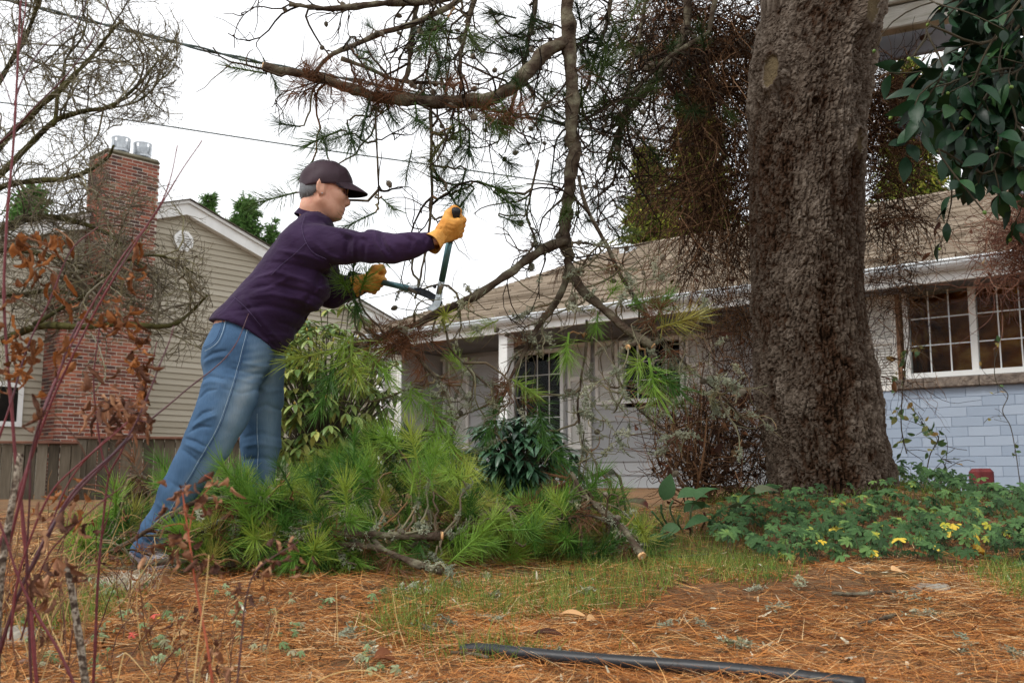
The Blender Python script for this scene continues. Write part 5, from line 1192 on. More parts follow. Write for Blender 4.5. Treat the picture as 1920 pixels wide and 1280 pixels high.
rim = np.concatenate([np.arange(nb)*mb_+mb_-1]); fr_ = np.stack([rim[:-1], rim[1:], rim[1:]+nb*mb_, rim[:-1]+nb*mb_], -1)
link('bill', mesh_data('bill', np.vstack([a, b])-ORG, [np.vstack([f, fr_])], smooth=True), capo, m_cap_)
link('bill_underside', mesh_data('bill_underside', b-hu*0.0006-ORG, [f], smooth=True), capo, m_capu)
bt = HC + hu*0.0905 + hf*0.002; V, F = tubes(np.array([bt-hu*0.003, bt, bt+hu*0.004])-ORG, np.array([[0.008, 0.007, 0.002]]), 10); link('button', mesh_data('button', V, F, smooth=True), capo, m_cap_)
# ---- hair below the cap: shell and strands
hs = SDF(HC-0.14, HC+0.14, 0.004)
hs.ellip(HC + hu*0.002, AX, (0.0935, 0.0745, 0.080), 0.0); hs.ellip(H(-0.034, 0, 0.045), AX, (0.060, 0.064, 0.046), 0.02)
hs.cut(H(0, 0, 0.008), hu); hs.cut(H(0.034, 0, 0.028), nrm(hf*0.9 + -hu*0.45)); hs.cut(H(-0.055, 0, 0.082), nrm(hf*0.75 - hu*0.75)); hs.cut(H(-0.05, 0, 0.086), -hu)
hs.ellip(H(-0.004, 0.075, 0.055), AX, (0.017, 0.02, 0.034), 0.004, sub=True); hs.ellip(H(-0.004, -0.075, 0.055), AX, (0.017, 0.02, 0.034), 0.004, sub=True)
V, F = hs.mesh(); hair = link('hair', mesh_data('hair', V-ORG, F, np.full(len(V), 0.25), smooth=True), person, m_hair)
V = V[((V-HC)@hu < -0.024) | ((V-HC)@hf > -0.02)]; sel = V[rng.integers(0, len(V), 2200)]; outw = nrm(sel-HC); D = nrm(-hu*0.9 - hf*0.35 + 0.25*rng.normal(size=sel.shape)); D = nrm(D - outw*np.sum(D*outw, -1, keepdims=True) + 0.10*outw)
g = G(); g.add(*ribbons(sel+outw*0.0006-ORG, D, nrm(np.cross(D, outw)), rng.uniform(0.012, 0.026, len(sel)), 0.0016, -0.25*outw, 3, [0.7, 1, 0.8, 0.2]), tint=np.repeat(rng.uniform(0, 1, len(sel)), 8)); o = g.build('hair_strands', m_hair, hair); o['kind'] = 'stuff'
# ---- glasses, earring, lips
g = G()
for sr in (1, -1):
    g.add(*tubes(np.array([H(-0.004, sr*0.077, 0.018), H(0.03, sr*0.076, 0.020), H(0.072, sr*0.066, 0.026), H(0.084, sr*0.052, 0.026)])-ORG, 0.0020, 6))
    an = np.linspace(0, 2*math.pi, 19); g.add(*tubes(np.array([H(0.094-0.010*abs(math.cos(a)), sr*(0.033+0.022*math.cos(a)), 0.036+0.015*math.sin(a)) for a in an])-ORG, 0.0016, 5))
gl = g.build('glasses', m_gl, person, smooth=True)
for sr in (1, -1):
    an = np.linspace(0, 2*math.pi, 18, endpoint=False); V = np.array([H(0.0925-0.008*abs(math.cos(a)), sr*(0.033+0.0215*math.cos(a)), 0.036+0.0145*math.sin(a)) for a in an] + [H(0.090, sr*0.033, 0.036)])
    link('lens', mesh_data('lens', V-ORG, np.array([[k, (k+1) % 18, 18] for k in range(18)])), gl, m_lens)
V, F = tubes(np.array([H(-0.003, 0.083, 0.066), H(-0.003, 0.086, 0.066)])-ORG, np.array([[0.0025, 0.002]]), 8); link('earring', mesh_data('earring', V, F), person, m_steel)
lp = SDF(H(0.08, 0, 0.108)-0.03, H(0.08, 0, 0.108)+0.03, 0.002)
lp.cone(H(0.0795, -0.014, 0.1015), H(0.0795, 0.014, 0.1015), 0.0070, 0.0070, 0.004); lp.cone(H(0.0775, -0.012, 0.114), H(0.0775, 0.012, 0.114), 0.0066, 0.0066, 0.001)
V, F = lp.mesh(); link('lips', mesh_data('lips', V-ORG, F, smooth=True), person, mat('lips', [(0.3, hexc('a5655a')), (0.7, hexc('b0746a'))], rough=0.45, spec=0.4))
# ================================================================ LOPPERS
PIV = at(822, 556, 3.80)
GR_T, GR_B = at(856, 391, 3.575), at(843, 452, 3.665)          # upper handle: grip end, grip lower end
H2_T, H2_B = at(690, 523, 3.955), at(708, 527, 3.945)
lop = thing('loppers', 'long-handled teal loppers with black grips biting into the pine limb', 'tool', PIV)
m_teal = mat('teal_tube', [(0.3, hexc('42686e')), (0.7, hexc('5a8288'))], scale=10, rough=0.3, spec=0.5, metal=0.35)
m_alu = mat('aluminium', [(0.3, hexc('8f979a')), (0.7, hexc('b9c0c2'))], scale=30, rough=0.35, metal=0.9)
m_grip = mat('black_grip', [(0.3, hexc('161618')), (0.7, hexc('26262a'))], scale=40, rough=0.6, spec=0.3)
m_blade = mat('black_blade', [(0.3, hexc('1c1e22')), (0.7, hexc('34373c'))], scale=30, rough=0.35, metal=0.7)
def tube_part(name, pts, rad, m, parent=lop, sides=16):
    pts = np.array(pts); V, F = tubes(pts-np.array(PIV), np.broadcast_to(np.array(rad, float), (1, len(pts))), sides); return link(name, mesh_data(name, V, F, smooth=True), parent, m)
J1 = at(826, 538, 3.785); J2 = at(786, 545, 3.83)
ga = nrm(GR_B-GR_T)
h1 = tube_part('handle', [GR_B, J1+(GR_B-J1)*0.14], 0.0125, m_teal)
tube_part('grip', [GR_T-ga*0.0, GR_T+ga*0.004, GR_T+ga*0.02, GR_B-ga*0.01, GR_B], [0.012, 0.0165, 0.0175, 0.0165, 0.014], m_grip, h1)
tube_part('ferrule', [J1+(GR_B-J1)*0.14, J1, PIV+np.array([0.0, -0.01, 0.004])], [0.0125, 0.0125, 0.010], m_alu, h1)
h2 = tube_part('handle', [H2_B, J2+(H2_B-J2)*0.22], 0.0120, m_teal)
ga2 = nrm(H2_T-H2_B)
tube_part('grip', [H2_B+ga2*0.13, H2_B+ga2*0.125, H2_B], [0.012, 0.0165, 0.0165], m_grip, h2)
tube_part('ferrule', [J2+(H2_B-J2)*0.22, J2, J2+(PIV-J2)*0.15], [0.0120, 0.0120, 0.010], m_alu, h2)
def plate(name, pts, th, m, parent=lop):
    P = np.array(pts); k = len(P); c = P.mean(0); V = np.vstack([P-[0, th/2, 0], P+[0, th/2, 0], [c-[0, th/2, 0]], [c+[0, th/2, 0]]]) - np.array(PIV); j = np.arange(k); jn = (j+1) % k
    F3 = np.vstack([np.stack([j, jn, np.full(k, 2*k)], -1), np.stack([jn+k, j+k, np.full(k, 2*k+1)], -1)]); F4 = np.stack([j, j+k, jn+k, jn], -1); return link(name, mesh_data(name, V, [F4, F3]), parent, m)
plate('blade', zx((776, 540), (790, 540), (806, 546), (822, 556), (830, 566), (828, 574), (812, 566), (800, 558), (784, 552), Y=3.805), 0.012, m_blade)
plate('hook', zx((820, 545), (830, 546), (829, 560), (824, 575), (812, 583), (800, 580), (806, 574), (814, 566), Y=3.795), 0.009, m_alu)
V, F = tubes(np.array([PIV-[0, 0.02, 0], PIV+[0, 0.012, 0]])-np.array(PIV), 0.009, 12); link('pivot_bolt', mesh_data('pivot_bolt', V, F), lop, m_alu)
V, F = tubes(np.array([at(815, 537, 3.79)-[0, 0.008, 0], at(815, 537, 3.79)+[0, 0.008, 0]])-np.array(PIV), 0.007, 12); link('bumper', mesh_data('bumper', V, F), lop, m_grip)
# ================================================================ GLOVES
def glove(wrist, wdir, axis, c, cam_side, reach, name='glove'):
    """hand closed round a handle: c grip centre on the handle, axis along the handle (thumb end first)"""
    ax = nrm(axis); rt = nrm(reach - ax*(reach@ax)); nr = nrm(np.cross(ax, rt)); nr = nr if nr@np.array(cam_side) > 0 else -nr
    s = SDF(np.minimum(wrist, c)-0.13, np.maximum(wrist, c)+0.13, 0.0032)
    kn = [c + ax*t + nr*0.028 + rt*0.010 for t in (0.030, 0.010, -0.011, -0.031)]
    s.section(wrist + wdir*0.018, c + nr*0.024 - rt*0.014, (0.036, 0.023), (0.040, 0.018), ax, 0.02)
    for i, (kp, t) in enumerate(zip(kn, (0.032, 0.011, -0.011, -0.032))):
        s.cone(wrist + wdir*0.035 + ax*t*0.6, kp, 0.017, 0.0145, 0.018)
        b = c + ax*(t-0.002) + rt*0.032 + nr*0.010; e = c + ax*(t-0.004) + rt*0.020 - nr*0.024; f = c + ax*(t-0.005) - rt*0.010 - nr*0.026
        r = (0.0118, 0.0122, 0.0118, 0.0105)[i]; s.chain([kp, b, e, f], [r+0.0012, r, r*0.96, r*0.85], 0.006)
    th0 = wrist + wdir*0.03 + ax*0.022 - nr*0.004; s.chain([th0, c + ax*0.040 - rt*0.022 - nr*0.006, c + ax*0.056 - rt*0.004 - nr*0.018, c + ax*0.050 + rt*0.016 - nr*0.022], [0.021, 0.0165, 0.0135, 0.0115], 0.012)
    for q in (0.022, 0.0, -0.022): s.crease([c + ax*q + nr*0.03 - rt*0.03, c + ax*q*0.9 + nr*0.03 + rt*0.004], -0.0022, 0.005)
    s.crease([wrist+wdir*0.03+ax*0.03, wrist+wdir*0.042-ax*0.03], -0.004, 0.006); s.crease([wrist+wdir*0.05+ax*0.035, wrist+wdir*0.06-ax*0.01], 0.003, 0.006)
    V, F = s.mesh(); o = link(name, mesh_data(name, V-ORG, F, smooth=True), person, m_glove)
    # gauntlet cuff
    n = 28; an = np.linspace(0, 2*math.pi, n, endpoint=False); b1 = nrm(ax - wdir*(ax@wdir)); b2 = np.cross(wdir, b1); rows_ = []
    for (q, ra, rb) in ((-0.030, 0.045, 0.039), (-0.008, 0.041, 0.034), (0.014, 0.037, 0.029), (0.034, 0.036, 0.024), (0.034, 0.030, 0.020), (-0.030, 0.042, 0.036)):
        rows_.append(wrist + wdir*q + np.outer(np.cos(an)*ra, b1) + np.outer(np.sin(an)*rb, b2) + 0.0018*np.sin(an*5)[:, None]*b2)
    V = np.vstack(rows_); j = np.arange(n); jn = (j+1) % n
    link('cuff', mesh_data('cuff', V-ORG, np.vstack([np.stack([q*n+j, q*n+jn, (q+1)*n+jn, (q+1)*n+j], -1) for q in range(5)]), smooth=True), o, m_glove)
    return o
gc = GR_T + (GR_B-GR_T)*0.50; w1 = at(818, 449, 3.55)
glove(w1, nrm(gc + np.array([0, -0.02, 0]) - w1), GR_T-GR_B, gc, (0, -1, 0), np.array([1.0, 0, 0.25]))
gc2 = H2_B + ga2*0.02; w2 = at(676, 533, 3.95)
glove(w2, nrm(gc2 - w2), nrm(np.array([0.6, -0.3, 0.6])), gc2, (0, -1, 0), np.array([1.0, 0.2, -0.1]))
# ================================================================ LEAF MESHES
def leaf_mesh(name, L, W, fold=0.25, curl=0.25, n=6, shape=1.0, m=None, pet=0.0):
    """leaf along +Y, face up +Z"""
    u = np.linspace(0, 1, n+1); w = W*0.5*np.sin(np.pi*u**shape)**0.85; w[0] = w[-1] = 0.0008
    y = u*L + pet; z = -curl*L*u*u; V = []
    for i in range(n+1): V += [(-w[i], y[i], z[i]+fold*w[i]), (0, y[i], z[i]), (w[i], y[i], z[i]+fold*w[i])]
    V = np.array(V); F = []
    for i in range(n): b = 3*i; F += [[b, b+1, b+4, b+3], [b+1, b+2, b+5, b+4]]
    d = mesh_data(name, V, np.array(F), smooth=True)
    if m: d.materials.append(m)
    return d
def mesh_arrays(d):
    V = np.empty(len(d.vertices)*3, np.float32); d.vertices.foreach_get('co', V); F = np.array([p.vertices[:] for p in d.polygons]); return V.reshape(-1, 3), F
def palm_leaf(name, R, lobes=5, m=None, seed=0, cup=0.25):
    r = np.random.default_rng(seed); n = 36; a = np.linspace(-2.55, 2.55, n); t = (a+2.55)/5.1*lobes
    lob = np.abs(np.sin(np.pi*t)); rad = R*(0.42+0.58*lob**0.55)*(1-0.10*np.abs(np.sin(np.pi*t*3)))*np.interp(np.abs(a), [0, 2.55], [1.0, 0.72])
    x = rad*np.sin(a); y = rad*np.cos(a); z = -cup*rad**2/R + 0.06*R*np.cos(2*np.pi*t)
    x2, y2 = x*0.5, y*0.5; z2 = -cup*(rad*0.5)**2/R + 0.05*R*np.cos(2*np.pi*t)
    V = np.vstack([[[0, 0, -0.02*R]], np.stack([x2, y2, z2], -1), np.stack([x, y, z], -1)]); j = np.arange(n-1)
    d = mesh_data(name, V, [np.stack([1+j, 2+j, np.zeros(n-1, int)], -1), np.stack([1+j, n+1+j, n+2+j, 2+j], -1)], smooth=True)
    if m: d.materials.append(m)
    return d
def place_leaf(name, data, parent, p, d, up=None, s=1.0):
    """leaf whose +Y runs along d with its face towards up"""
    d = nrm(np.asarray(d, float)); up = np.array([0, 0, 1.]) if up is None else np.asarray(up, float); x = np.cross(d, up)
    if np.linalg.norm(x) < 1e-4: x = np.array([1., 0, 0])
    x = nrm(x); z = np.cross(x, d); o = bpy.data.objects.new(name, data); COL.objects.link(o); o.parent = parent
    M = Matrix(np.column_stack([x*s, d*s, z*s]).tolist()).to_4x4(); M.translation = Vector(np.asarray(p, float) - np.array(parent.location)); o.matrix_local = M
    return o
def leaf_batch(g, data, P, D, UP, Sc, tint, off):
    """many copies of a leaf joined into geometry g"""
    V, F = mesh_arrays(data); D = nrm(D); X = nrm(np.cross(D, UP)); Z = np.cross(X, D); N = len(P)
    W = P[:, None] + (V[None, :, 0:1]*X[:, None] + V[None, :, 1:2]*D[:, None] + V[None, :, 2:3]*Z[:, None])*np.asarray(Sc).reshape(-1, 1, 1)
    FF = (F[None] + (np.arange(N)*len(V))[:, None, None]).reshape(-1, F.shape[1]); g.add(W.reshape(-1, 3)-off, FF, np.repeat(tint, len(V)))

# ================================================================ BARE MOSSY TREE (left)
m_btree = mat('mossy_bark', [(0.0, hexc('4c463c')), (0.4, hexc('6c6456')), (0.7, hexc('787256')), (1.0, hexc('8d8878'))], src='tint', scale=8, rough=0.95, spec=0.04, mix_noise=0.4, bump=0.5, bscale=40)
m_moss_b = mat('limb_moss', [(0.3, hexc('2e2b20')), (0.5, hexc('474428')), (0.7, hexc('5a5836'))], scale=7, rough=0.95, spec=0.03, bump=0.9, bscale=40, bdist=0.02)
br = np.random.default_rng(11)
base = at(-190, 940, 9.0); base[2] = float(gz(base[0], base[1]))
btree = thing('bare_tree', 'leafless mossy tree with dense fine twigs in front of the brick chimney', 'tree', base)
trunk_pts = np.array([base, base+[0.05, 0, 0.7], base+[0.15, 0.05, 1.4], base+[0.1, 0.1, 2.2]])
V, F = tubes(smooth_path(trunk_pts, 14)-base, lerp_list([0.19, 0.14, 0.12, 0.10], 14)[None], 12); link('trunk', mesh_data('trunk', V, F, smooth=True), btree, m_moss_b)
limbs_px = [([(-170, 690), (-60, 660), (60, 615), (140, 612), (230, 608), (310, 612), (350, 590), (388, 552)], 8.6, 0.040),
            ([(-170, 600), (-50, 560), (40, 552), (110, 545), (170, 560)], 9.0, 0.040),
            ([(-170, 560), (-60, 480), (20, 425), (90, 405), (150, 420), (215, 450), (280, 520)], 9.0, 0.045),
            ([(-160, 500), (-80, 380), (0, 275), (60, 215), (110, 170), (150, 130), (185, 90), (230, 40)], 9.2, 0.045),
            ([(-100, 420), (0, 330), (90, 235), (150, 212), (205, 205), (255, 165), (300, 110)], 8.9, 0.035),
            ([(-120, 420), (-40, 230), (20, 120), (60, 40), (90, -60)], 9.3, 0.04),
            ([(-140, 470), (-30, 370), (60, 340), (140, 330), (200, 300), (215, 275)], 8.8, 0.035),
            ([(100, 235), (120, 150), (125, 110), (160, 60), (165, 0)], 9.2, 0.018),
            ([(205, 205), (260, 190), (300, 150), (330, 105)], 8.9, 0.012),
            ([(60, 610), (150, 560), (220, 500), (300, 480), (380, 520)], 8.7, 0.02),
            ([(-100, 500), (0, 470), (90, 480), (180, 520), (250, 560)], 8.9, 0.03)]
g1 = G(); LB = []
for pts, Y, r0 in limbs_px:
    c = smooth_path(path(pts, [Y+0.25*br.normal() for _ in pts]), 26); c += 0.02*np.stack([vnoise(c, 3, q) for q in (1, 2, 3)], -1); LB.append(smooth_path(c, 14))
    V, F = tubes(c-base, (np.linspace(r0, r0*0.3, 26)*(1+0.25*vnoise(c, 12, 5)))[None], 8); o = link('limb', mesh_data('limb', V, F, smooth=True), btree, m_moss_b)
LB = np.array(LB)
lift = (0.02, 0, 0.03)
W1, _ = sprout(LB, 22, 0.35, 1.15, 0.85, 9, 0.22, lift, 0.2, 1, br); W2, _ = sprout(W1, 8, 0.14, 0.45, 0.9, 7, 0.25, lift, 0.1, 1, br); W3, _ = sprout(W2, 5, 0.06, 0.20, 1.0, 4, 0.25, (0, 0, 0.02), 0.15, 1, br)
def clear(W_):
    q = pix(W_); x, y = q[..., 0], q[..., 1]; bad = ((x > 345) & (y < 400)) | ((x > 400) & (y < 640)) | ((x > 205) & (x < 330) & (y > 238) & (y < 330)); return W_[~bad.any(1)]
W1, W2, W3 = clear(W1), clear(W2), clear(W3)
for W_, r0, r1_, sd_, k in ((W1, 0.0085, 0.0035, 5, 9), (W2, 0.0042, 0.0022, 4, 7), (W3, 0.0024, 0.0014, 3, 4)):
    n = len(W_); g1.add(*tubes(W_, np.linspace(r0, r1_, k)[None]*br.uniform(0.7, 1.3, (n, 1)), sd_, False), tint=tube_tint(br.uniform(0, 1, n), n, k, sd_, False))
g1.V = [v-base for v in g1.V]; o = g1.build('crown', m_btree, btree); o['kind'] = 'stuff'

# ================================================================ EVERGREENS BEHIND
def conifer(label, px, top, Y, width, n, m, drop=0.25, seed=0, group='evergreens behind the houses', base_z=0.0, ucap=0.5, fine=0.5):
    r = np.random.default_rng(seed); tp = at(px, top, Y); Hh = tp[2]-base_z; R = width*0.5*Y/F_PX; root = np.array([tp[0], Y, base_z])
    t = thing('evergreen_tree', label, 'tree', root, group)
    V, F = tubes(np.array([[0, 0, 0], [0, 0, Hh*0.5], [0, 0, Hh*0.98]]), np.array([[0.16, 0.1, 0.02]])*R, 8); link('trunk', mesh_data('trunk', V, F), t, m_btree)
    # whorled branches carrying flat sprays
    nb = n//14; u = r.uniform(0, 1, nb)**0.75*np.where(r.random(nb) < 0.75, ucap, 1.0); z = Hh*(1-0.9*u); a = r.uniform(0, 2*math.pi, nb); Lb = R*(0.12+0.88*u)*r.uniform(0.55, 1.15, nb)
    D = nrm(np.stack([np.cos(a), np.sin(a), r.uniform(0.1, 0.7, nb)], -1)); P0 = np.stack([np.zeros(nb), np.zeros(nb), z], -1)
    B = walk(P0, D, Lb/5, 6, 0.10, (0, 0, -drop*0.3), r); g = G(); g.add(*tubes(B, np.linspace(0.02, 0.006, 6)[None]*R*0.7, 4, False), tint=0.0); o = g.build('branches', m_btree, t); o['kind'] = 'stuff'
    S_, _ = sprout(B, 14, R*0.10*fine, R*0.32*fine, 0.7, 3, 0.2, (0, 0, -drop*0.4), 0.2, 1, r); P = S_[:, 0]; Dd = nrm(S_[:, -1]-P); L = np.linalg.norm(S_[:, -1]-P, axis=1)
    g = G()
    for q in range(3):
        D2 = nrm(Dd + 0.5*r.normal(size=Dd.shape)); Sd = nrm(np.cross(D2, r.normal(size=D2.shape)))
        V, F = ribbons(P + Dd*(L*0.25*q)[:, None], D2, Sd, L*r.uniform(0.5, 1.0, len(L)), L*0.22, 0.2*r.normal(size=D2.shape), 3, [0.4, 1, 0.75, 0.1]); g.add(V, F, np.repeat(r.uniform(0, 1, len(L)), 8))
    o = g.build('crown', m, t); o['kind'] = 'stuff'
m_con = mat('conifer_green', [(0.0, hexc('3a5a2c')), (0.5, hexc('55793c')), (1.0, hexc('6f9050'))], src='tint', scale=1, rough=0.7, spec=0.15, mix_noise=0.2, transl=0.25)
m_con2 = mat('cedar_green', [(0.0, hexc('3f5524')), (0.5, hexc('6f8034')), (0.8, hexc('93993f')), (1.0, hexc('a9a445'))], src='tint', scale=1, rough=0.7, spec=0.15, mix_noise=0.3, transl=0.3)
conifer('tall green cypress behind the gable roof, between two smaller tips', 462, 374, 30, 300, 6000, m_con, seed=1, ucap=0.3, fine=0.3)
conifer('dark cypress tip peeking over the gable roof nearest the ridge', 393, 366, 31, 200, 4200, m_con, seed=2, ucap=0.25, fine=0.35)
conifer('small cypress tip beside the purple shirt shoulder', 512, 412, 30, 160, 3600, m_con, seed=3, ucap=0.3, fine=0.4)
conifer('yellow-green cedar behind the shingle roof beside the dead vines', 1305, 120, 21, 330, 5600, m_con2, 0.6, seed=4)
conifer('shorter yellow-green cedar over the roof ridge, left of the taller cedar', 1215, 285, 20, 330, 5000, m_con2, 0.6, seed=5)
conifer('yellow-green cedar seen over the roof behind the pine trunk', 1700, 100, 22, 330, 4500, m_con2, 0.6, seed=6)
conifer('dark green evergreen seen through the bare tree at the picture edge', 60, 350, 24, 300, 4500, m_con, 0.4, seed=7)

# ================================================================ OVERHEAD CABLES
m_wire = mat('cable_black', [(0.3, hexc('2c3634')), (0.7, hexc('43504c'))], rough=0.6)
def cable(label, pts, Y, r, twist):
    c = smooth_path(path(pts, Y), 120); th = np.arange(120)*0.55
    if twist:
        o = thing('overhead_cable', label, 'cable', c[0], 'overhead cables')
        for q in (0, math.pi):
            k = c + np.stack([np.zeros(120), np.cos(th+q)*r*1.0, np.sin(th+q)*r*1.0], -1); V, F = tubes(k-c[0], r*0.85, 6); link('strand', mesh_data('strand', V, F, smooth=True), o, m_wire)
    else:
        V, F = tubes(c-c[0], r, 6); tag(link('overhead_cable', mesh_data('overhead_cable', V, F, smooth=True), mat=m_wire, loc=c[0]), label, 'cable', 'overhead cables')
cable('thick twisted overhead cable running behind the upper pine limb', [(-80, -22), (60, 12), (250, 60), (480, 116), (700, 158), (1000, 222), (1200, 258), (1500, 300)], [12, 12, 12, 12, 12, 12.2, 12.4, 12.8], 0.016, True)
cable('thin overhead wire passing behind the cap and lower twigs', [(-80, 182), (150, 212), (550, 273), (800, 308), (1150, 358), (1500, 405)], [14]*6, 0.010, False)

# ================================================================ RHODODENDRON AND DARK SHRUB
def shrub(name, label, cx, cy, rx, ry, Y, ry_d, n_big, n_rest, leaf, m_leaf, m_leaf_t, whorl, droop, seed, buds=None):
    r = np.random.default_rng(seed); c = at(cx, cy, Y); sc = Y/F_PX; root = np.array([c[0], Y, float(gz(c[0], Y))])
    t = thing(name, label, 'shrub', root)
    nW = (n_big+n_rest)//whorl; d = nrm(r.normal(size=(nW, 3))); d[:, 1] -= 0.25; d = nrm(d); rad = r.uniform(0.45, 1.0, nW)**0.5
    tip = c + d*rad[:, None]*np.array([rx*sc, ry_d, ry*sc])*(1+0.18*fbm(d*2.0, 1.5, 2, seed)[:, None]); tip[:, 2] = np.maximum(tip[:, 2], root[2]+0.05)
    # stems
    mid = (root+c)/2 + 0.2*(tip-c)+0.03*r.normal(size=tip.shape); g = G(); C = np.stack([root + 0.06*r.normal(size=tip.shape)*[1, 1, 0], mid, (mid+tip)/2+[0, 0, 0.02], tip], 1)
    g.add(*tubes(C, np.array([0.010, 0.006, 0.004, 0.003]), 5), tint=0.3); g.V = [v-root for v in g.V]; o = g.build('stems', m_btree, t); o['kind'] = 'stuff'
    near = np.argsort(tip[:, 1] - 0.5*tip[:, 2]); nb = n_big//whorl; rest = G(); P = []; D = []; Uq = []; Sc = []
    for rank, k in enumerate(near):
        out = nrm(tip[k]-c)
        for q in range(whorl):
            a = q*2*math.pi/whorl + r.uniform(-.3, .3); rd = np.array([math.cos(a), math.sin(a), 0]); dd = nrm(rd + out*0.35 + np.array([0, 0, -droop + r.normal()*0.25])); s_ = r.uniform(0.75, 1.2)
            if rank < nb: place_leaf('leaf', leaf, t, tip[k], dd, None, s_)
            else: P.append(tip[k]); D.append(dd); Uq.append([0, 0, 1.0]); Sc.append(s_)
        if buds and rank < nb: put('bud', buds, t, tip[k], nrm(out+[0, 0, 0.8]), r.uniform(0.7, 1.2))
    leaf_batch(rest, leaf, np.array(P), np.array(D), np.array(Uq), Sc, r.uniform(0, 1, len(P)), root); o = rest.build('foliage', m_leaf_t, t, smooth=True); o['kind'] = 'stuff'
c_rh = [(0.0, hexc('4f6a34')), (0.4, hexc('6f8848')), (0.75, hexc('93a45c')), (1.0, hexc('b3b060'))]
m_rh = mat('rhododendron_leaf', c_rh, src='obj', scale=30, rough=0.4, spec=0.45, mix_noise=0.12, transl=0.15); m_rh_t = mat('rhododendron_foliage', c_rh, src='tint', scale=30, rough=0.4, spec=0.45, mix_noise=0.12, transl=0.15)
m_bud = mat('yellow_bud', [(0.0, hexc('b0a04a')), (1.0, hexc('d6b65a'))], src='obj', rough=0.6)
V, F = tubes(np.array([[0, 0, 0], [0, 0.008, 0], [0, 0.018, 0]]), np.array([[0.004, 0.006, 0.001]]), 6); BUD = mesh_data('bud', V, F, smooth=True); BUD.materials.append(m_bud)
lf_rh = leaf_mesh('leaf', 0.085, 0.028, 0.3, 0.25, 5, 0.9, m_rh, 0.008)
shrub('rhododendron', 'tall yellow-green rhododendron with budded tips behind the jeans', 610, 745, 135, 175, 5.6, 0.45, 300, 1500, lf_rh, m_rh, m_rh_t, 6, 0.5, 5, BUD)
c_ds = [(0.0, hexc('1f3b28')), (0.5, hexc('34563c')), (1.0, hexc('557a5a'))]
m_ds = mat('dark_shrub_leaf', c_ds, src='obj', scale=30, rough=0.35, spec=0.5, mix_noise=0.15, transl=0.1); m_ds_t = mat('dark_shrub_foliage', c_ds, src='tint', scale=30, rough=0.35, spec=0.5, mix_noise=0.15, transl=0.1)
lf_ds = leaf_mesh('leaf', 0.095, 0.026, 0.35, 0.35, 5, 0.8, m_ds, 0.006)
shrub('leafy_shrub', 'rounded dark blue-green shrub with narrow glossy leaves by the porch', 972, 868, 108, 92, 5.2, 0.3, 300, 900, lf_ds, m_ds, m_ds_t, 6, 0.35, 8)

# ================================================================ BERGENIA
m_bg = mat('bergenia_leaf', [(0.0, hexc('3f5c38')), (0.55, hexc('567a4e')), (0.8, hexc('7a8f6c')), (1.0, hexc('5a2f2a'))], src='obj', scale=12, rough=0.6, spec=0.18, mix_noise=0.2, transl=0.1, bump=0.3, bscale=50)
lf_bg = leaf_mesh('leaf', 0.11, 0.075, 0.45, 0.55, 8, 0.85, m_bg, 0.02)
bp = on_ground(1310, 1000); bp[2] = gz(bp[0], bp[1]); berg = thing('bergenia', 'clump of large leathery green and wine-red leaves beside the pine trunk', 'plant', bp)
for (x, y, dx, dz, s_) in ((1222, 958, -0.6, 0.8, 1.0), (1240, 945, 0.2, 0.9, 1.0), (1262, 938, 0.7, 0.7, 1.1), (1215, 985, -0.8, 0.2, 0.9), (1285, 990, -0.5, -0.1, 1.0), (1275, 965, 0.5, 0.6, 1.0), (1300, 945, 0.4, 0.8, 1.1), (1330, 1000, -0.8, -0.2, 0.9), (1355, 955, 0.8, 0.4, 1.1), (1340, 978, -0.6, 0.2, 1.0), (1320, 960, -0.4, 0.8, 1.0), (1385, 950, 0.5, 0.9, 0.9), (1410, 930, 0.7, 0.7, 0.9), (1310, 1015, -0.3, -0.5, 0.8), (1245, 1000, -0.5, -0.2, 0.8)):
    p = at(x, y, 4.35+rng.uniform(-.15, .15)); place_leaf('leaf', lf_bg, berg, p, (dx, rng.uniform(-0.5, 0.3), dz*0.6), (0.4*rng.normal(), -0.25+0.3*rng.normal(), 1.0), s_)
    c = hermite(np.array([p[0]*0.6+bp[0]*0.4, p[1]+0.1, gz(p[0], p[1])-0.02]), p, np.array([0, 0, 1.]), nrm(np.array([dx, 0, dz])), 6); V, F = tubes(c-bp, 0.005, 5); link('leaf_stalk', mesh_data('leaf_stalk', V, F), berg, m_bg)

# ================================================================ GERANIUM GROUND COVER
c_ge = [(0.0, hexc('2a4424')), (0.45, hexc('405f34')), (0.8, hexc('587a46')), (0.95, hexc('6c8a4a')), (1.0, hexc('b9b23c'))]
m_ge = mat('geranium_leaf', c_ge, src='obj', scale=40, rough=0.6, spec=0.25, mix_noise=0.10, transl=0.2, bump=0.3, bscale=120); m_ge_t = mat('geranium_foliage', c_ge, src='tint', scale=40, rough=0.6, spec=0.25, mix_noise=0.1, transl=0.2)
PALM = [palm_leaf('leaf', 0.034, 5, m_ge, 3), palm_leaf('leaf', 0.030, 5, m_ge, 4, 0.4), palm_leaf('leaf', 0.038, 7, m_ge, 5, 0.15)]
m_yel = mat('yellow_leaf', [(0.0, hexc('d8b83a')), (1.0, hexc('e6cf5a'))], src='obj', scale=20, rough=0.6, transl=0.2)
PALM_Y = palm_leaf('leaf', 0.034, 5, m_yel, 6)
gp_ = np.array([1.55, 4.2, float(gz(1.55, 4.2))]); ger = thing('hardy_geranium', 'low carpet of lobed green leaves around the foot of the pine', 'ground cover', gp_)
pts = []
e_x = [1330, 1380, 1440, 1520, 1600, 1680, 1740, 1800, 1860, 1990]; e_y0 = [960, 925, 905, 890, 880, 850, 845, 870, 880, 890]; e_y1 = [1000, 1012, 1032, 1052, 1050, 1046, 1040, 1036, 1052, 1075]
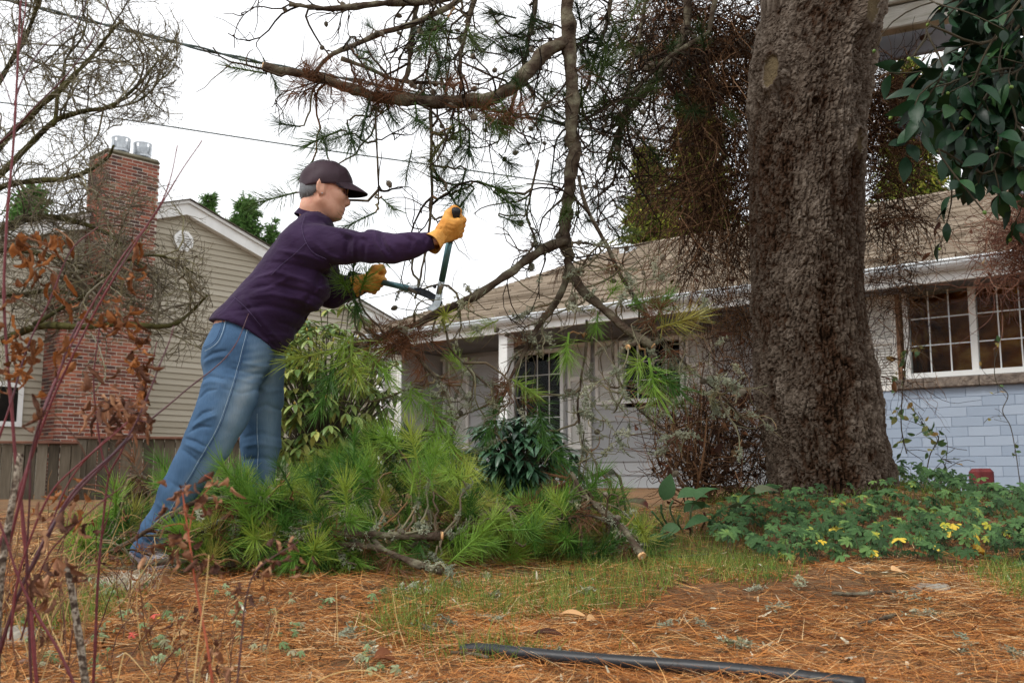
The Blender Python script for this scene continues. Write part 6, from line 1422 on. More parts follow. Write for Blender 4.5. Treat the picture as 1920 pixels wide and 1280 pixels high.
gr = np.random.default_rng(31)
while len(pts) < 1250:
    p = np.array([gr.uniform(0.75, 3.1), gr.uniform(3.55, 5.9), 0.0]); p[2] = gz(p[0], p[1]) + gr.uniform(0.015, 0.13)
    q = pix(p)
    if q[0] < 1330 or q[0] > 1980 or q[1] > np.interp(q[0], e_x, e_y1) or q[1] < np.interp(q[0], e_x, e_y0): continue
    if math.hypot(p[0]-TREE[0]-0.04, p[1]-TREE[1]) < 0.40 or gr.random() > 1.4-0.2*p[1]+0.0: continue
    pts.append(p)
pts = np.array(pts); o_ = np.argsort(pts[:, 1]); rest = G(); P = []; D = []; Uq = []; Sc = []
st = G()
for rank, k in enumerate(o_):
    p = pts[k]; a = gr.uniform(0, 2*math.pi); d = np.array([math.cos(a), math.sin(a), gr.normal()*0.2]); up = nrm(np.array([0.3*gr.normal(), -0.55+0.25*gr.normal(), 0.85])); d = nrm(d-up*(d@up)); s_ = gr.uniform(0.7, 1.25)
    if rank < 300: place_leaf('leaf', PALM_Y if gr.random() < 0.03 else PALM[gr.integers(3)], ger, p, d, up, s_)
    else: P.append(p); D.append(d); Uq.append(up); Sc.append(s_)
    st.add(*tubes(np.array([[p[0]+0.02*gr.normal(), p[1]+0.03, gz(p[0], p[1]+0.03)], (p+[0, 0.02, -0.03]), p-up*0.001])-gp_, 0.0012, 3, False), tint=0.6)
def tri_arrays(d):
    d.calc_loop_triangles(); V = np.empty(len(d.vertices)*3, np.float32); d.vertices.foreach_get('co', V); T = np.empty(len(d.loop_triangles)*3, np.int32); d.loop_triangles.foreach_get('vertices', T); return V.reshape(-1, 3), T.reshape(-1, 3)
_ma = mesh_arrays
def mesh_arrays(d):
    return tri_arrays(d)
leaf_batch(rest, PALM[0], np.array(P), np.array(D), np.array(Uq), Sc, gr.uniform(0, 0.97, len(P)), gp_); o = rest.build('foliage', m_ge_t, ger, smooth=True); o['kind'] = 'stuff'
o = st.build('leaf_stalks', m_twig, ger); o['kind'] = 'stuff'

# ================================================================ CAMELLIA (top right corner, near)
c_ca = [(0.0, hexc('0c1d12')), (0.5, hexc('142e1b')), (0.85, hexc('1e3f24')), (1.0, hexc('34522a'))]
m_ca = mat('camellia_leaf', c_ca, src='obj', scale=25, rough=0.42, spec=0.22, mix_noise=0.12, transl=0.06, bump=0.15, bscale=30)
lf_ca = [leaf_mesh('leaf', 0.105, 0.052, 0.22, 0.25, 8, 0.95, m_ca, 0.008), leaf_mesh('leaf', 0.115, 0.052, 0.3, 0.45, 8, 0.9, m_ca, 0.008), leaf_mesh('leaf', 0.092, 0.048, 0.1, 0.1, 8, 0.95, m_ca, 0.008)]
cr_ = np.random.default_rng(41); cbase = np.array([2.35, 3.6, float(gz(2.35, 3.6))]); cam_ = thing('camellia', 'overhanging camellia with glossy dark green leaves and small round buds', 'shrub', cbase)
V, F = tubes(smooth_path(np.array([[0, 0, 0], [0.05, 0, 0.8], [-0.1, -0.1, 1.6], [-0.2, -0.2, 2.3]]), 12), np.linspace(0.035, 0.015, 12)[None], 8); link('trunk', mesh_data('trunk', V, F, smooth=True), cam_, m_btree)
paths = [[(1990, -30), (1900, 40), (1830, 60), (1770, 90), (1735, 120), (1690, 150)], [(1990, 20), (1900, 90), (1840, 150), (1790, 190), (1755, 260)], [(1990, 100), (1920, 190), (1860, 250), (1830, 300), (1800, 340), (1775, 370)], [(1990, 160), (1930, 220), (1890, 270), (1860, 310)], [(1990, -90), (1900, -40), (1830, -20), (1790, 20), (1750, 60)], [(1990, 60), (1940, 120), (1900, 180), (1880, 240), (1870, 290)], [(1990, -60), (1930, 0), (1880, 60), (1850, 110), (1830, 170)], [(1990, 10), (1940, 60), (1900, 130), (1860, 200), (1820, 230)]]
gtw = G(); nl = 0
for pi_, pts_ in enumerate(paths):
    c = smooth_path(path(pts_, [3.35, 3.25, 3.15, 3.1, 3.05, 3.0][:len(pts_)]) + 0.05*cr_.normal(size=(len(pts_), 3)), 20); gtw.add(*tubes(c, np.linspace(0.006, 0.0025, 20)[None], 6), tint=0.0)
    W1, _ = sprout(c[None], 9, 0.10, 0.26, 0.8, 6, 0.15, (0, 0, -0.10), 0.15, 1.0, cr_); gtw.add(*tubes(W1, np.linspace(0.003, 0.0015, 6)[None], 4), tint=0.0)
    for w in list(W1)+[c[-6:]]:
        for q in range(5):
            t = cr_.uniform(0.25, 1.0)*(len(w)-1.01); i = int(t); p = w[i]+(w[i+1]-w[i])*(t-i)
            qx, qy = pix(p)
            if qx < 1672 or (qx < 1765 and qy < 115): continue
            d = nrm(nrm(w[i+1]-w[i])*0.7 + 0.75*cr_.normal(size=3) + np.array([0, 0, -0.55])); up = nrm(np.array([-0.2, -0.5, 0.8]) + 0.45*cr_.normal(size=3))
            place_leaf('leaf', lf_ca[cr_.integers(3)], cam_, p, d, up, cr_.uniform(0.5, 0.95)); nl += 1
        if cr_.random() < 0.5:
            n_ = 9; an = np.linspace(0, math.pi, 7)
            if 'CBUD' not in globals():
                V, F = tubes(np.array([[0, 0, 0], [0, 0.003, 0], [0, 0.008, 0], [0, 0.013, 0], [0, 0.016, 0]]), np.array([[0.002, 0.006, 0.0075, 0.005, 0.0008]]), 8); CBUD = mesh_data('bud', V, F, smooth=True); CBUD.materials.append(mat('camellia_bud', [(0.0, hexc('4f6a30')), (1.0, hexc('7f923e'))], src='obj', rough=0.5))
            put('bud', CBUD, cam_, w[-1], nrm(w[-1]-w[-2]), cr_.uniform(0.6, 0.95))
m_ca_t = mat('camellia_foliage', c_ca, src='tint', scale=25, rough=0.4, spec=0.25, mix_noise=0.12, transl=0.05)
n_ = 2600; xx, yy = cr_.uniform(1700, 2060, n_), cr_.uniform(-160, 400, n_); kk_ = (yy < np.interp(xx, [1700, 1760, 1800, 1860, 1900], [60, 200, 330, 330, 340])) & (yy > np.interp(xx, [1690, 1790, 1800], [130, 110, -200])); xx, yy = xx[kk_], yy[kk_]
P = np.array([at(a_, b_, c_) for a_, b_, c_ in zip(xx, yy, cr_.uniform(3.25, 4.1, len(xx)))]); D = nrm(cr_.normal(size=P.shape)+[0, 0, -0.7]); Uq = nrm(np.array([-0.2, -0.4, 0.8])+0.5*cr_.normal(size=P.shape)); rest = G(); leaf_batch(rest, lf_ca[0], P, D, Uq, cr_.uniform(0.7, 1.1, len(P)), cr_.uniform(0, 1, len(P)), cbase); o = rest.build('foliage', m_ca_t, cam_, smooth=True); o['kind'] = 'stuff'
gtw.V = [v-cbase for v in gtw.V]; o = gtw.build('twigs', mat('camellia_twig', [(0.3, hexc('2e2a20')), (0.7, hexc('4a4232'))], rough=0.9), cam_); o['kind'] = 'stuff'

# ================================================================ ARBOUR BEAM WITH DEAD VINES
m_beam = mat('peeling_white_paint', [(0.30, hexc('8a8474')), (0.38, hexc('bdb9aa')), (0.55, hexc('d9d6cc')), (0.75, hexc('c9c6ba'))], scale=7, stretch=(0.6, 0.6, 5), rough=0.85, spec=0.1, bump=0.5, bscale=16, bstretch=(1, 1, 12))
m_beam2 = mat('grey_board', [(0.3, hexc('888a94')), (0.7, hexc('a2a4ae'))], scale=4, rough=0.75)
arb = thing('arbour', 'weathered white timber arbour beam above the roof, beside the pine trunk', 'arbour', at(1700, 90, 5.6))
AL = np.array(arb.location)
def beam_between(name, a, b, h, t, m, drop=0.0, bev=0.008):
    a = np.array(a, float); b = np.array(b, float); L = np.linalg.norm(b-a); d = (b-a)/L; n_ = nrm(np.cross(d, [0, 0, 1])); u = np.cross(n_, d); V, F = bevel_box((0, -t/2, -h), (L, t/2, 0), bev); V = V@np.array([d, n_, u]) + a - AL + u*drop; return link(name, mesh_data(name, V, F), arb, m)
a0, a1 = at(1560, 42, 5.7), at(1960, -42, 5.0)
beam_between('beam', a0, a1, 0.135, 0.10, m_beam); beam_between('cap_board', a0+[0, 0.0, 0.0], a1, 0.05, 0.16, m_beam, 0.056)
b0_, b1_ = at(1540, 92, 5.95), at(1960, 0, 5.25); beam_between('soffit_board', b0_, b1_, 0.17, 0.04, m_beam2)
c0_, c1_ = at(1700, 205, 5.5), at(1990, 350, 4.9); beam_between('rafter', c0_, c1_, 0.12, 0.07, m_beam2)
d0_, d1_ = at(1200, 95, 6.1), at(1545, 45, 5.72); beam_between('beam', d0_, d1_, 0.13, 0.09, m_beam)
for px, Y in ((1480, 6.0), (1990, 5.1)):
    p = at(px, 80, Y); beam_between('post', [p[0], p[1]+0.12, float(gz(p[0], p[1]))-0.05], [p[0]+0.001, p[1]+0.12, p[2]], 0.09, 0.09, m_beam) if False else None
    V, F = bevel_box((p[0]-0.05, p[1]+0.06, float(gz(p[0], p[1]))-0.05), (p[0]+0.05, p[1]+0.16, p[2]), 0.006); link('post', mesh_data('post', V-AL, F), arb, m_beam)
m_vine = mat('dead_vine', [(0.0, hexc('2c211a')), (0.4, hexc('4c382b')), (0.75, hexc('73563f')), (1.0, hexc('98765a'))], src='tint', scale=10, rough=0.9, spec=0.06, mix_noise=0.2)
m_vine_r = mat('red_dead_vine', [(0.0, hexc('4a3028')), (0.5, hexc('6e4a3c')), (1.0, hexc('8e6c5a'))], src='tint', scale=10, rough=0.9, spec=0.06, mix_noise=0.2)
m_vleaf = mat('withered_leaf', [(0.0, hexc('3a241c')), (0.5, hexc('5e3a2a')), (0.8, hexc('7e5238')), (1.0, hexc('94805c'))], src='obj', scale=20, rough=0.85, mix_noise=0.2, transl=0.1)
lf_dead = [leaf_mesh('withered_leaf', 0.05, 0.024, 0.9, 0.7, 5, 0.9, m_vleaf, 0.004), leaf_mesh('withered_leaf', 0.06, 0.03, -0.8, 0.4, 5, 0.9, m_vleaf, 0.004), leaf_mesh('withered_leaf', 0.045, 0.03, 0.5, 1.2, 5, 0.9, m_vleaf, 0.004)]
def vines(label, regions, leaves, m=m_vine, seed=0, name='dead_vine'):
    """regions: (x0,y0,x1,y1, Y0,Y1, strands, length, radius, downwards pull, wiggle)"""
    r = np.random.default_rng(seed); g = G(); allw = []; org = None
    for (x0, y0, x1, y1, Ya, Yb, n, L, rad, pull, wig) in regions:
        P0 = np.array([at(r.uniform(x0, x1), r.uniform(y0, y1), r.uniform(Ya, Yb)) for _ in range(n)])
        if org is None: org = P0.mean(0); org[2] = float(gz(org[0], org[1]))
        k = 10; D = rand_dirs(n, -0.3 if pull else 0.0, r); W_ = walk(P0, D, r.uniform(0.4, 1.2, n)*L/(k-1), k, wig, (0, 0, -pull), r); W_[..., 2] = np.maximum(W_[..., 2], gz(W_[..., 0], W_[..., 1])+0.01)
        g.add(*tubes(W_, np.linspace(1, 0.5, k)[None]*(rad*r.uniform(0.5, 1.5, n))[:, None], 3, False), tint=tube_tint(r.uniform(0, 1, n)**1.3, n, k, 3, False)); allw += list(W_[::3])
    t = thing(name, label, 'vine', org); g.V = [v-org for v in g.V]; o = g.build('stems', m, t); o['kind'] = 'stuff'
    for q in range(leaves):
        w = allw[r.integers(len(allw))]; i = r.integers(2, 9); place_leaf('withered_leaf', lf_dead[r.integers(3)], t, w[i], rand_dirs(1, -0.9, r)[0], rand_dirs(1, 0, r)[0], r.uniform(0.6, 1.2))
    return t
vines('thick curtain of dead brown vines hanging beside the pine trunk over the porch roof', [(1230, -40, 1460, 180, 5.4, 6.1, 620, 0.7, 0.0030, 0.12, 0.24), (1280, 20, 1470, 420, 5.4, 6.0, 1250, 0.85, 0.0028, 0.20, 0.22), (1170, 20, 1330, 420, 5.6, 6.2, 620, 0.55, 0.0022, 0.08, 0.38), (1260, 360, 1440, 620, 5.4, 5.9, 470, 0.55, 0.0019, 0.10, 0.38), (1340, 560, 1440, 780, 5.3, 5.8, 260, 0.5, 0.0019, 0.06, 0.42), (1170, -40, 1300, 120, 5.4, 6.0, 380, 0.6, 0.0024, 0.06, 0.35)], 140, seed=51)
vines('mat of dead brown vines draped under the arbour between trunk and camellia', [(1605, 135, 1730, 270, 5.4, 5.9, 900, 0.5, 0.0024, 0.05, 0.36), (1610, 250, 1720, 430, 5.4, 5.8, 420, 0.5, 0.0022, 0.08, 0.38), (1625, 400, 1720, 600, 5.4, 5.8, 300, 0.45, 0.0018, 0.08, 0.42), (1640, 560, 1720, 740, 5.4, 5.8, 120, 0.4, 0.0016, 0.08, 0.42)], 70, seed=52)
vines('low dead brown bramble tangle against the porch wall beside the trunk', [(1220, 730, 1430, 900, 4.9, 5.5, 480, 0.38, 0.0020, -0.02, 0.42), (1290, 760, 1440, 930, 4.8, 5.4, 330, 0.40, 0.0024, 0.0, 0.40), (1290, 880, 1350, 950, 5.0, 5.3, 60, 0.6, 0.006, -0.35, 0.12)], 150, seed=53, name='dead_bramble')
vines('reddish dead vine clump hanging over the gutter at the picture edge', [(1890, 350, 1990, 480, 8.0, 8.6, 700, 0.6, 0.0035, 0.06, 0.36), (1840, 420, 1960, 540, 8.0, 8.6, 300, 0.6, 0.003, 0.02, 0.36)], 40, m=m_vine_r, seed=54)
# thin leafy climber shoots against the block wall
m_cl = mat('climber_leaf', [(0.0, hexc('3f5a36')), (0.5, hexc('5e7a48')), (0.8, hexc('93884c')), (1.0, hexc('b3925a'))], src='obj', scale=20, rough=0.6, transl=0.2)
lf_cl = leaf_mesh('leaf', 0.055, 0.03, 0.2, 0.3, 5, 0.95, m_cl, 0.006)
for lab, pts_, Y, n in (('wiry climber stem with few leaves standing in front of the wide window', [(1912, 900), (1905, 850), (1895, 800), (1880, 770), (1890, 740), (1868, 715), (1865, 680), (1870, 660)], 8.3, 12),
                        ('leafy green sapling shoots in front of the blue block wall by the trunk', [(1738, 880), (1745, 850), (1760, 820), (1735, 800), (1728, 790)], 6.6, 26),
                        ('thin climber stem with tan leaves trailing beside the brown window post', [(1700, 560), (1705, 620), (1698, 680), (1692, 740), (1690, 800), (1700, 850)], 6.2, 30),
                        ('short leafy shoot low on the block wall above the ground cover', [(1770, 905), (1775, 880), (1765, 860), (1785, 868)], 6.6, 16)):
    c = smooth_path(path(pts_, Y), 40); t = thing('climber', lab, 'plant', [c[0][0], c[0][1], float(gz(c[0][0], c[0][1]))]); o_l = np.array(t.location); c2 = c if c[0][2] > c[-1][2] else np.vstack([[c[0][0], c[0][1], gz(c[0][0], c[0][1])], c]); V, F = tubes(c2-o_l, 0.004, 5); link('stem', mesh_data('stem', V, F), t, m_btree)
    W1, _ = sprout(c[None], 10, 0.08, 0.22, 0.9, 5, 0.2); V, F = tubes(W1-o_l, 0.002, 4); o = link('side_shoots', mesh_data('side_shoots', V, F), t, m_btree); o['kind'] = 'stuff'
    for q in range(n): w = W1[rng.integers(10)]; place_leaf('leaf', lf_cl, t, w[rng.integers(1, 5)], rand_dirs(1, -0.2)[0], rand_dirs(1, 0.5)[0] + [0, -0.6, 0], rng.uniform(0.7, 1.2))
# ================================================================ NEEDLE LITTER, GRASS
lr = np.random.default_rng(61)
def scatter(n, y0, y1, pw=1.6, margin=0.35):
    u = lr.random(n); a, b = y0**(1-pw), y1**(1-pw); y = (a+(b-a)*u)**(1/(1-pw)); x = lr.uniform(-1, 1, n)*(0.53*y+margin); return x, y
def zg(x, y):
    p = np.stack([x, y, np.zeros_like(x)], -1); return gz(x, y) + 0.010*fbm(p, 9.0, 3, 3)
m_lit = mat('needle_litter', [(0.0, hexc('43291a')), (0.22, hexc('824e28')), (0.48, hexc('b5733a')), (0.72, hexc('d19a5c')), (0.9, hexc('e2c698')), (1.0, hexc('b09a78'))], src='tint', scale=1, rough=0.7, spec=0.2, mix_noise=0.05)
g = G()
for n, y0, y1, L, w, sg in ((58000, 1.55, 3.2, (0.05, 0.115), 0.0018, 2), (60000, 2.4, 5.8, (0.05, 0.11), 0.0022, 1)):
    x, y = scatter(n, y0, y1); a = lr.uniform(0, 2*math.pi, n); tl = lr.normal(0, 0.13, n) + 0.05; D = nrm(np.stack([np.cos(a), np.sin(a), tl], -1))
    patch = fbm(np.stack([x, y, 0*x], -1), 2.3, 3, 71); k = lr.random(n) < np.clip(0.85+0.5*patch, 0.25, 1); x, y, D = x[k], y[k], D[k]; n = len(x)
    P = np.stack([x, y, zg(x, y) + lr.uniform(0.0, 0.016, n)], -1); Sd = nrm(np.cross(D, np.array([0, 0, 1.])) + 0.5*lr.normal(size=D.shape)); bend = 0.12*lr.normal(size=D.shape)*[1, 1, 0.5]
    g.add(*ribbons(P, D, Sd, lr.uniform(*L, n), w, bend, sg, None), tint=np.repeat(np.clip(lr.normal(0.44, 0.25, n)+0.20*patch[k], 0, 1), 2*(sg+1)))
o = g.build('needle_litter', m_lit); tag(o, 'orange-brown fallen pine needles covering the ground', 'needles', kind='stuff')
m_grass = mat('grass_blades', [(0.0, hexc('4c6a2a')), (0.45, hexc('6f8a3a')), (0.7, hexc('98a04c')), (1.0, hexc('c9b880'))], src='tint', scale=1, rough=0.6, spec=0.25, mix_noise=0.05, transl=0.25)
def grass(name, label, n, y0, y1, thr, hmin, hmax, xr=None, seed=81, tb=0.35, w=0.0022):
    x, y = scatter(n, y0, y1, 1.2); P2 = np.stack([x, y, 0*x], -1); f = fbm(P2, 1.7, 3, seed)
    f = f + 0.50*np.exp(-((y-3.2)/0.42)**2)*sstep(-0.9, 0.1, x) - 0.25*(y < 2.2) - 0.8*(x < -0.5)
    k = f > thr + 0.25*lr.random(n)
    if xr: k &= (x > xr[0]) & (x < xr[1])
    x, y = x[k], y[k]; n = len(x); D = nrm(np.stack([0.35*lr.normal(size=n), 0.35*lr.normal(size=n), np.ones(n)], -1)); a = lr.uniform(0, 2*math.pi, n); Sd = np.stack([np.cos(a), np.sin(a), np.zeros(n)], -1)
    g = G(); g.add(*ribbons(np.stack([x, y, zg(x, y)-0.003], -1), D, Sd, lr.uniform(hmin, hmax, n), w, nrm(lr.normal(size=(n, 3)))*lr.uniform(0.1, 0.6, (n, 1))*[1, 1, 0.5], 3, [1, 0.85, 0.55, 0.1]), tint=np.repeat(np.clip(lr.normal(tb, 0.25, n), 0, 1), 8))
    tag(g.build(name, m_grass), label, 'grass', kind='stuff')
grass('grass', 'thin green and straw-coloured grass growing through the needles', 120000, 1.6, 5.5, 0.06, 0.02, 0.08)
# bits of bark, lichen crumbs and cone scales: joined
m_bit = mat('litter_bits', [(0.0, hexc('4a3626')), (0.5, hexc('8a6a4a')), (0.8, hexc('c7c2a8')), (1.0, hexc('d9d6c2'))], src='tint', scale=1, rough=0.9, mix_noise=0.05)
n = 2600; x, y = scatter(n, 1.6, 4.5); a = lr.uniform(0, 2*math.pi, n); D = nrm(np.stack([np.cos(a), np.sin(a), 0.2*lr.normal(size=n)], -1)); g = G(); g.add(*ribbons(np.stack([x, y, zg(x, y)+0.008], -1), D, nrm(np.cross(D, [0, 0, 1.])+0.4*lr.normal(size=D.shape)), lr.uniform(0.008, 0.03, n), lr.uniform(0.004, 0.011, n), 0.4*lr.normal(size=D.shape), 2, [0.5, 1, 0.4]), tint=np.repeat(lr.random(n), 6))
tag(g.build('litter_debris', m_bit), 'tiny bark flakes and crumbs among the fallen needles', 'debris', kind='stuff')
# ================================================================ HOSE
hp = [on_ground(x, y) for x, y in ((868, 1224), (900, 1229), (960, 1240), (1060, 1252), (1200, 1263), (1330, 1273), (1450, 1284), (1620, 1305))]; hp = np.array(hp); hp[:, 2] = gz(hp[:, 0], hp[:, 1]) + np.array([0.004, 0.012, 0.018, 0.019, 0.019, 0.019, 0.018, 0.017])
c = smooth_path(hp, 70); V, F = tubes(c-c[0], 0.0165, 16); tag(link('garden_hose', mesh_data('garden_hose', V, F, smooth=True), mat=mat('black_poly', [(0.3, hexc('101114')), (0.7, hexc('1b1d22'))], scale=12, rough=0.42, spec=0.4, bump=0.1), loc=c[0]), 'black plastic garden hose lying on the needles in the foreground', 'hose')
# ================================================================ FALLEN LEAVES, STONES, CHIPS
m_brl = mat('brown_leaf', [(0.0, hexc('7a4a2e')), (0.5, hexc('a8704a')), (1.0, hexc('c9a070'))], src='obj', scale=25, rough=0.75, transl=0.1, mix_noise=0.15)
m_tan = mat('tan_leaf', [(0.3, hexc('c99b6a')), (0.7, hexc('dab484'))], scale=25, rough=0.75); m_redl = mat('red_leaf', [(0.3, hexc('b8403a')), (0.7, hexc('d86a5a'))], scale=25, rough=0.65); m_gld = mat('golden_leaf', [(0.3, hexc('c98a20')), (0.7, hexc('e0ad3c'))], scale=25, rough=0.65, transl=0.15)
def fallen(px, py, L, W, m, label, ang, curl=0.6, fold=0.5, palm=False):
    p = on_ground(px, py); p[2] = gz(p[0], p[1]) + 0.022; d_ = palm_leaf('fallen_leaf', L, 5, m, 9) if palm else leaf_mesh('fallen_leaf', L, W, fold, curl, 7, 0.9, m)
    o = bpy.data.objects.new('fallen_leaf', d_); COL.objects.link(o); o.location = p; d = np.array([math.cos(ang), math.sin(ang), 0.12]); up = np.array([0.1, -0.45, 0.9]); x = nrm(np.cross(d, up)); z = np.cross(x, nrm(d)); M = Matrix(np.column_stack([x, nrm(d), z]).tolist()).to_4x4(); M.translation = Vector(p); o.matrix_world = M
    tag(o, label, 'leaf', 'fallen leaves on the litter')
fallen(305, 1174, 0.020, 0, m_yel, 'small yellow lobed leaf among the needles under the dry stalks', 1.5, palm=True)
fallen(290, 1170, 0.018, 0, m_redl, 'pink-red lobed leaf touching the yellow leaf', 2.6, palm=True)
fallen(245, 1207, 0.018, 0, m_redl, 'pink-red leaf in front of the yellow leaf', 0.3, palm=True)
fallen(1815, 1048, 0.13, 0.06, m_gld, 'large golden curled leaf at the edge of the ground cover', 0.2, 0.5, 0.8)
fallen(1672, 1082, 0.055, 0.04, m_tan, 'pale tan round leaf on the litter before the ground cover', 0.4, 0.3, 0.2)
fallen(1818, 1076, 0.06, 0.035, m_brl, 'brown folded leaf under the golden leaf', 1.3, 0.2, 0.9)
fallen(1062, 1090, 0.05, 0.03, m_ca, 'dark green glossy leaf lying on the grass', 0.9, 0.3, 0.2)
fallen(1000, 1206, 0.075, 0.022, m_vleaf, 'long dark red-brown leaf lying above the hose', -0.2, 0.2, 0.9)
fallen(1050, 1168, 0.075, 0.022, m_brl, 'slim brown leaf curled up on bare needles', -0.4, 0.2, 0.9)
fallen(1100, 1180, 0.05, 0.035, m_brl, 'small cupped brown leaf beside the slim curled leaf', 0.5, 0.6, 0.6)
fallen(1720, 1245, 0.06, 0.04, m_brl, 'brown leaf lying near the hose end in the foreground', 1.0, 0.6, 0.6)
fallen(700, 1255, 0.07, 0.045, m_brl, 'brown crumpled leaf in the foreground litter', 0.4, 0.8, 0.8)
fallen(1085, 1050, 0.07, 0.02, m_tan, 'pale wood chip lying in the grass by the pile', -0.2, 0.05, 0.1)
fallen(1480, 1070, 0.05, 0.03, m_brl, 'brown leaf tucked in grass before the pine', 0.8, 0.5, 0.7)
fallen(330, 1210, 0.045, 0.03, m_brl, 'brown leaf by the base of the orange stalk', 0.8, 0.5, 0.7)
fallen(150, 1160, 0.05, 0.03, m_brl, 'brown leaf beside the speckled stalk', 2.2, 0.5, 0.7)
def stone(px, py, r, label):
    p = on_ground(px, py); s = SDF(np.array(p)-r*1.6, np.array(p)+r*1.6, r/9); s.ellip(p, ((1, 0, 0), (0, 1, 0), (0, 0, 1)), (r*1.3, r, r*0.5)); P3 = np.stack([s.X.ravel(), s.Y.ravel(), s.Z.ravel()], -1); s.d += (0.18*r*fbm(P3, 1.3/r, 3, int(px))).reshape(s.d.shape).astype(np.float32)
    V, F = s.mesh(); tag(link('stone', mesh_data('stone', V-p, F, smooth=True), mat=mat('field_stone', [(0.3, hexc('6e685e')), (0.6, hexc('938c80')), (0.8, hexc('a9a48c'))], scale=20, rough=0.95, bump=0.6, bscale=60), loc=p), label, 'stone')
stone(8, 1205, 0.07, 'grey rounded stone at the picture edge beneath the red stems'); stone(1745, 1106, 0.045, 'flat grey stone half buried in the litter before the ground cover')
stone(1270, 1182, 0.02, 'small brown pebble in the grass')
k = 0
for px, py in ((910, 1090), (920, 1130), (760, 1112), (792, 1120), (1100, 1118), (1320, 1183), (1415, 1112), (1500, 1100), (1465, 1148), (1810, 1218), (1905, 1237), (1735, 1160), (810, 1190), (930, 1170), (905, 1165), (1060, 1240), (690, 1220), (700, 1240), (850, 1180), (660, 1200), (1395, 1222), (1240, 1185), (1700, 1130), (1390, 1220)):
    p = on_ground(px, py); p[2] = gz(p[0], p[1])+0.014; o = bpy.data.objects.new('lichen_tuft', LICH[k % 5]); COL.objects.link(o); o.location = p; o.rotation_euler = (lr.uniform(-.5, .5), lr.uniform(-.5, .5), lr.uniform(0, 6)); s_ = lr.uniform(0.6, 1.15); o.scale = (s_*1.3, s_*1.3, s_*0.7)
    tag(o, 'small pale grey-green lichen tuft fallen on the brown needles', 'lichen', 'lichen tufts on the litter'); k += 1
for lab, pts_, r in (('lichen-crusted stick lying before the ground cover', [(1560, 1122), (1600, 1124), (1640, 1122), (1680, 1120)], 0.006), ('pale bleached stick lying on the needles to the right', [(1600, 1185), (1640, 1175), (1680, 1162)], 0.005), ('thin grey twig in the grass beside the cut end', [(1215, 1046), (1270, 1050), (1330, 1046)], 0.004), ('bent grey twig in the middle of the litter', [(760, 1130), (790, 1142), (830, 1150), (860, 1152)], 0.004), ('short grey twig at the end of the hose', [(845, 1235), (880, 1238), (915, 1245)], 0.005)):
    c = np.array([on_ground(*q) for q in pts_]); c[:, 2] = gz(c[:, 0], c[:, 1])+0.014; c = smooth_path(c, 16); V, F = tubes(c-c[0], (r*(1+0.3*vnoise(c, 60, 3)))[None], 7); tag(link('stick', mesh_data('stick', V, F, smooth=True), mat=m_stem, loc=c[0]), lab, 'stick')
# dry bleached grass tufts
m_bl = mat('bleached_grass', [(0.0, hexc('b5ac98')), (1.0, hexc('dcd6c6'))], src='tint', scale=1, rough=0.8, transl=0.1, mix_noise=0.05)
for px, py, w, n, h, lab in ((232, 1105, 0.12, 150, 0.11, 'bleached white dry grass tuft below the shoe'), (262, 1095, 0.05, 40, 0.09, 'small bleached grass wisp beside the shoe'), (622, 1062, 0.05, 70, 0.10, 'bleached dry grass tuft under the front of the pile')):
    p = on_ground(px, py); p[2] = gz(p[0], p[1]); P = p + lr.normal(0, 1, (n, 3))*[w*0.35, 0.02, 0]; D = nrm(np.stack([0.6*lr.normal(size=n), 0.4*lr.normal(size=n), np.ones(n)], -1)); g = G(); g.add(*ribbons(P-p, D, nrm(lr.normal(size=(n, 3))*[1, 1, 0.1]), lr.uniform(0.5, 1, n)*h, 0.0022, lr.normal(size=(n, 3))*[0.6, 0.3, 0.1]-[0, 0, 0.35], 4, [1, 1, 0.8, 0.6, 0.2]), tint=np.repeat(lr.random(n), 10)); t = g.build('dry_grass_tuft', m_bl, loc=None); t.location = p; tag(t, lab, 'grass tuft')

# ================================================================ YOUNG FUZZY GERANIUM LEAVES (front left)
m_fz = mat('fuzzy_leaf', [(0.0, hexc('55693f')), (0.4, hexc('748a5a')), (0.75, hexc('93a57c')), (1.0, hexc('8a6a58'))], src='obj', scale=40, rough=0.85, spec=0.1, transl=0.15, sheen=0.3, mix_noise=0.15)
FZ = [palm_leaf('leaf', 0.017, 5, m_fz, 13, 0.7), palm_leaf('leaf', 0.014, 5, m_fz, 14, 0.9)]
cen = []
for lab, x0, x1, y0, y1, n in (('scattered small fuzzy green leaves in the litter at the front left', 20, 330, 1090, 1275, 90), ('scattered small fuzzy green leaves in the litter below the middle of the pile', 330, 720, 1085, 1275, 60)):
    p0 = on_ground((x0+x1)/2, (y0+y1)/2); t = thing('young_geranium', lab, 'ground cover', p0)
    for k in range(n):
        px, py = (lr.uniform(x0, x1), lr.uniform(y0, y1)) if k % 3 == 0 or not cen else (cen[-1][0]+lr.normal()*16, cen[-1][1]+lr.normal()*9)
        if k % 3 == 0: cen.append((px, py))
        p = on_ground(px, py); p[2] = gz(p[0], p[1]) + lr.uniform(0.012, 0.04); a = lr.uniform(0, 6.28); up = nrm(np.array([0.4*lr.normal(), -0.6+0.3*lr.normal(), 0.9])); d = np.array([math.cos(a), math.sin(a), 0]); d = nrm(d-up*(d@up)); place_leaf('leaf', FZ[lr.integers(2)], t, p, d, up, lr.uniform(0.6, 1.25))
        V, F = tubes(np.array([[p[0], p[1]+0.01, gz(p[0], p[1])-0.004], p-up*0.001])-p0, 0.001, 3); link('leaf_stalk', mesh_data('leaf_stalk', V, F), t, m_fz)
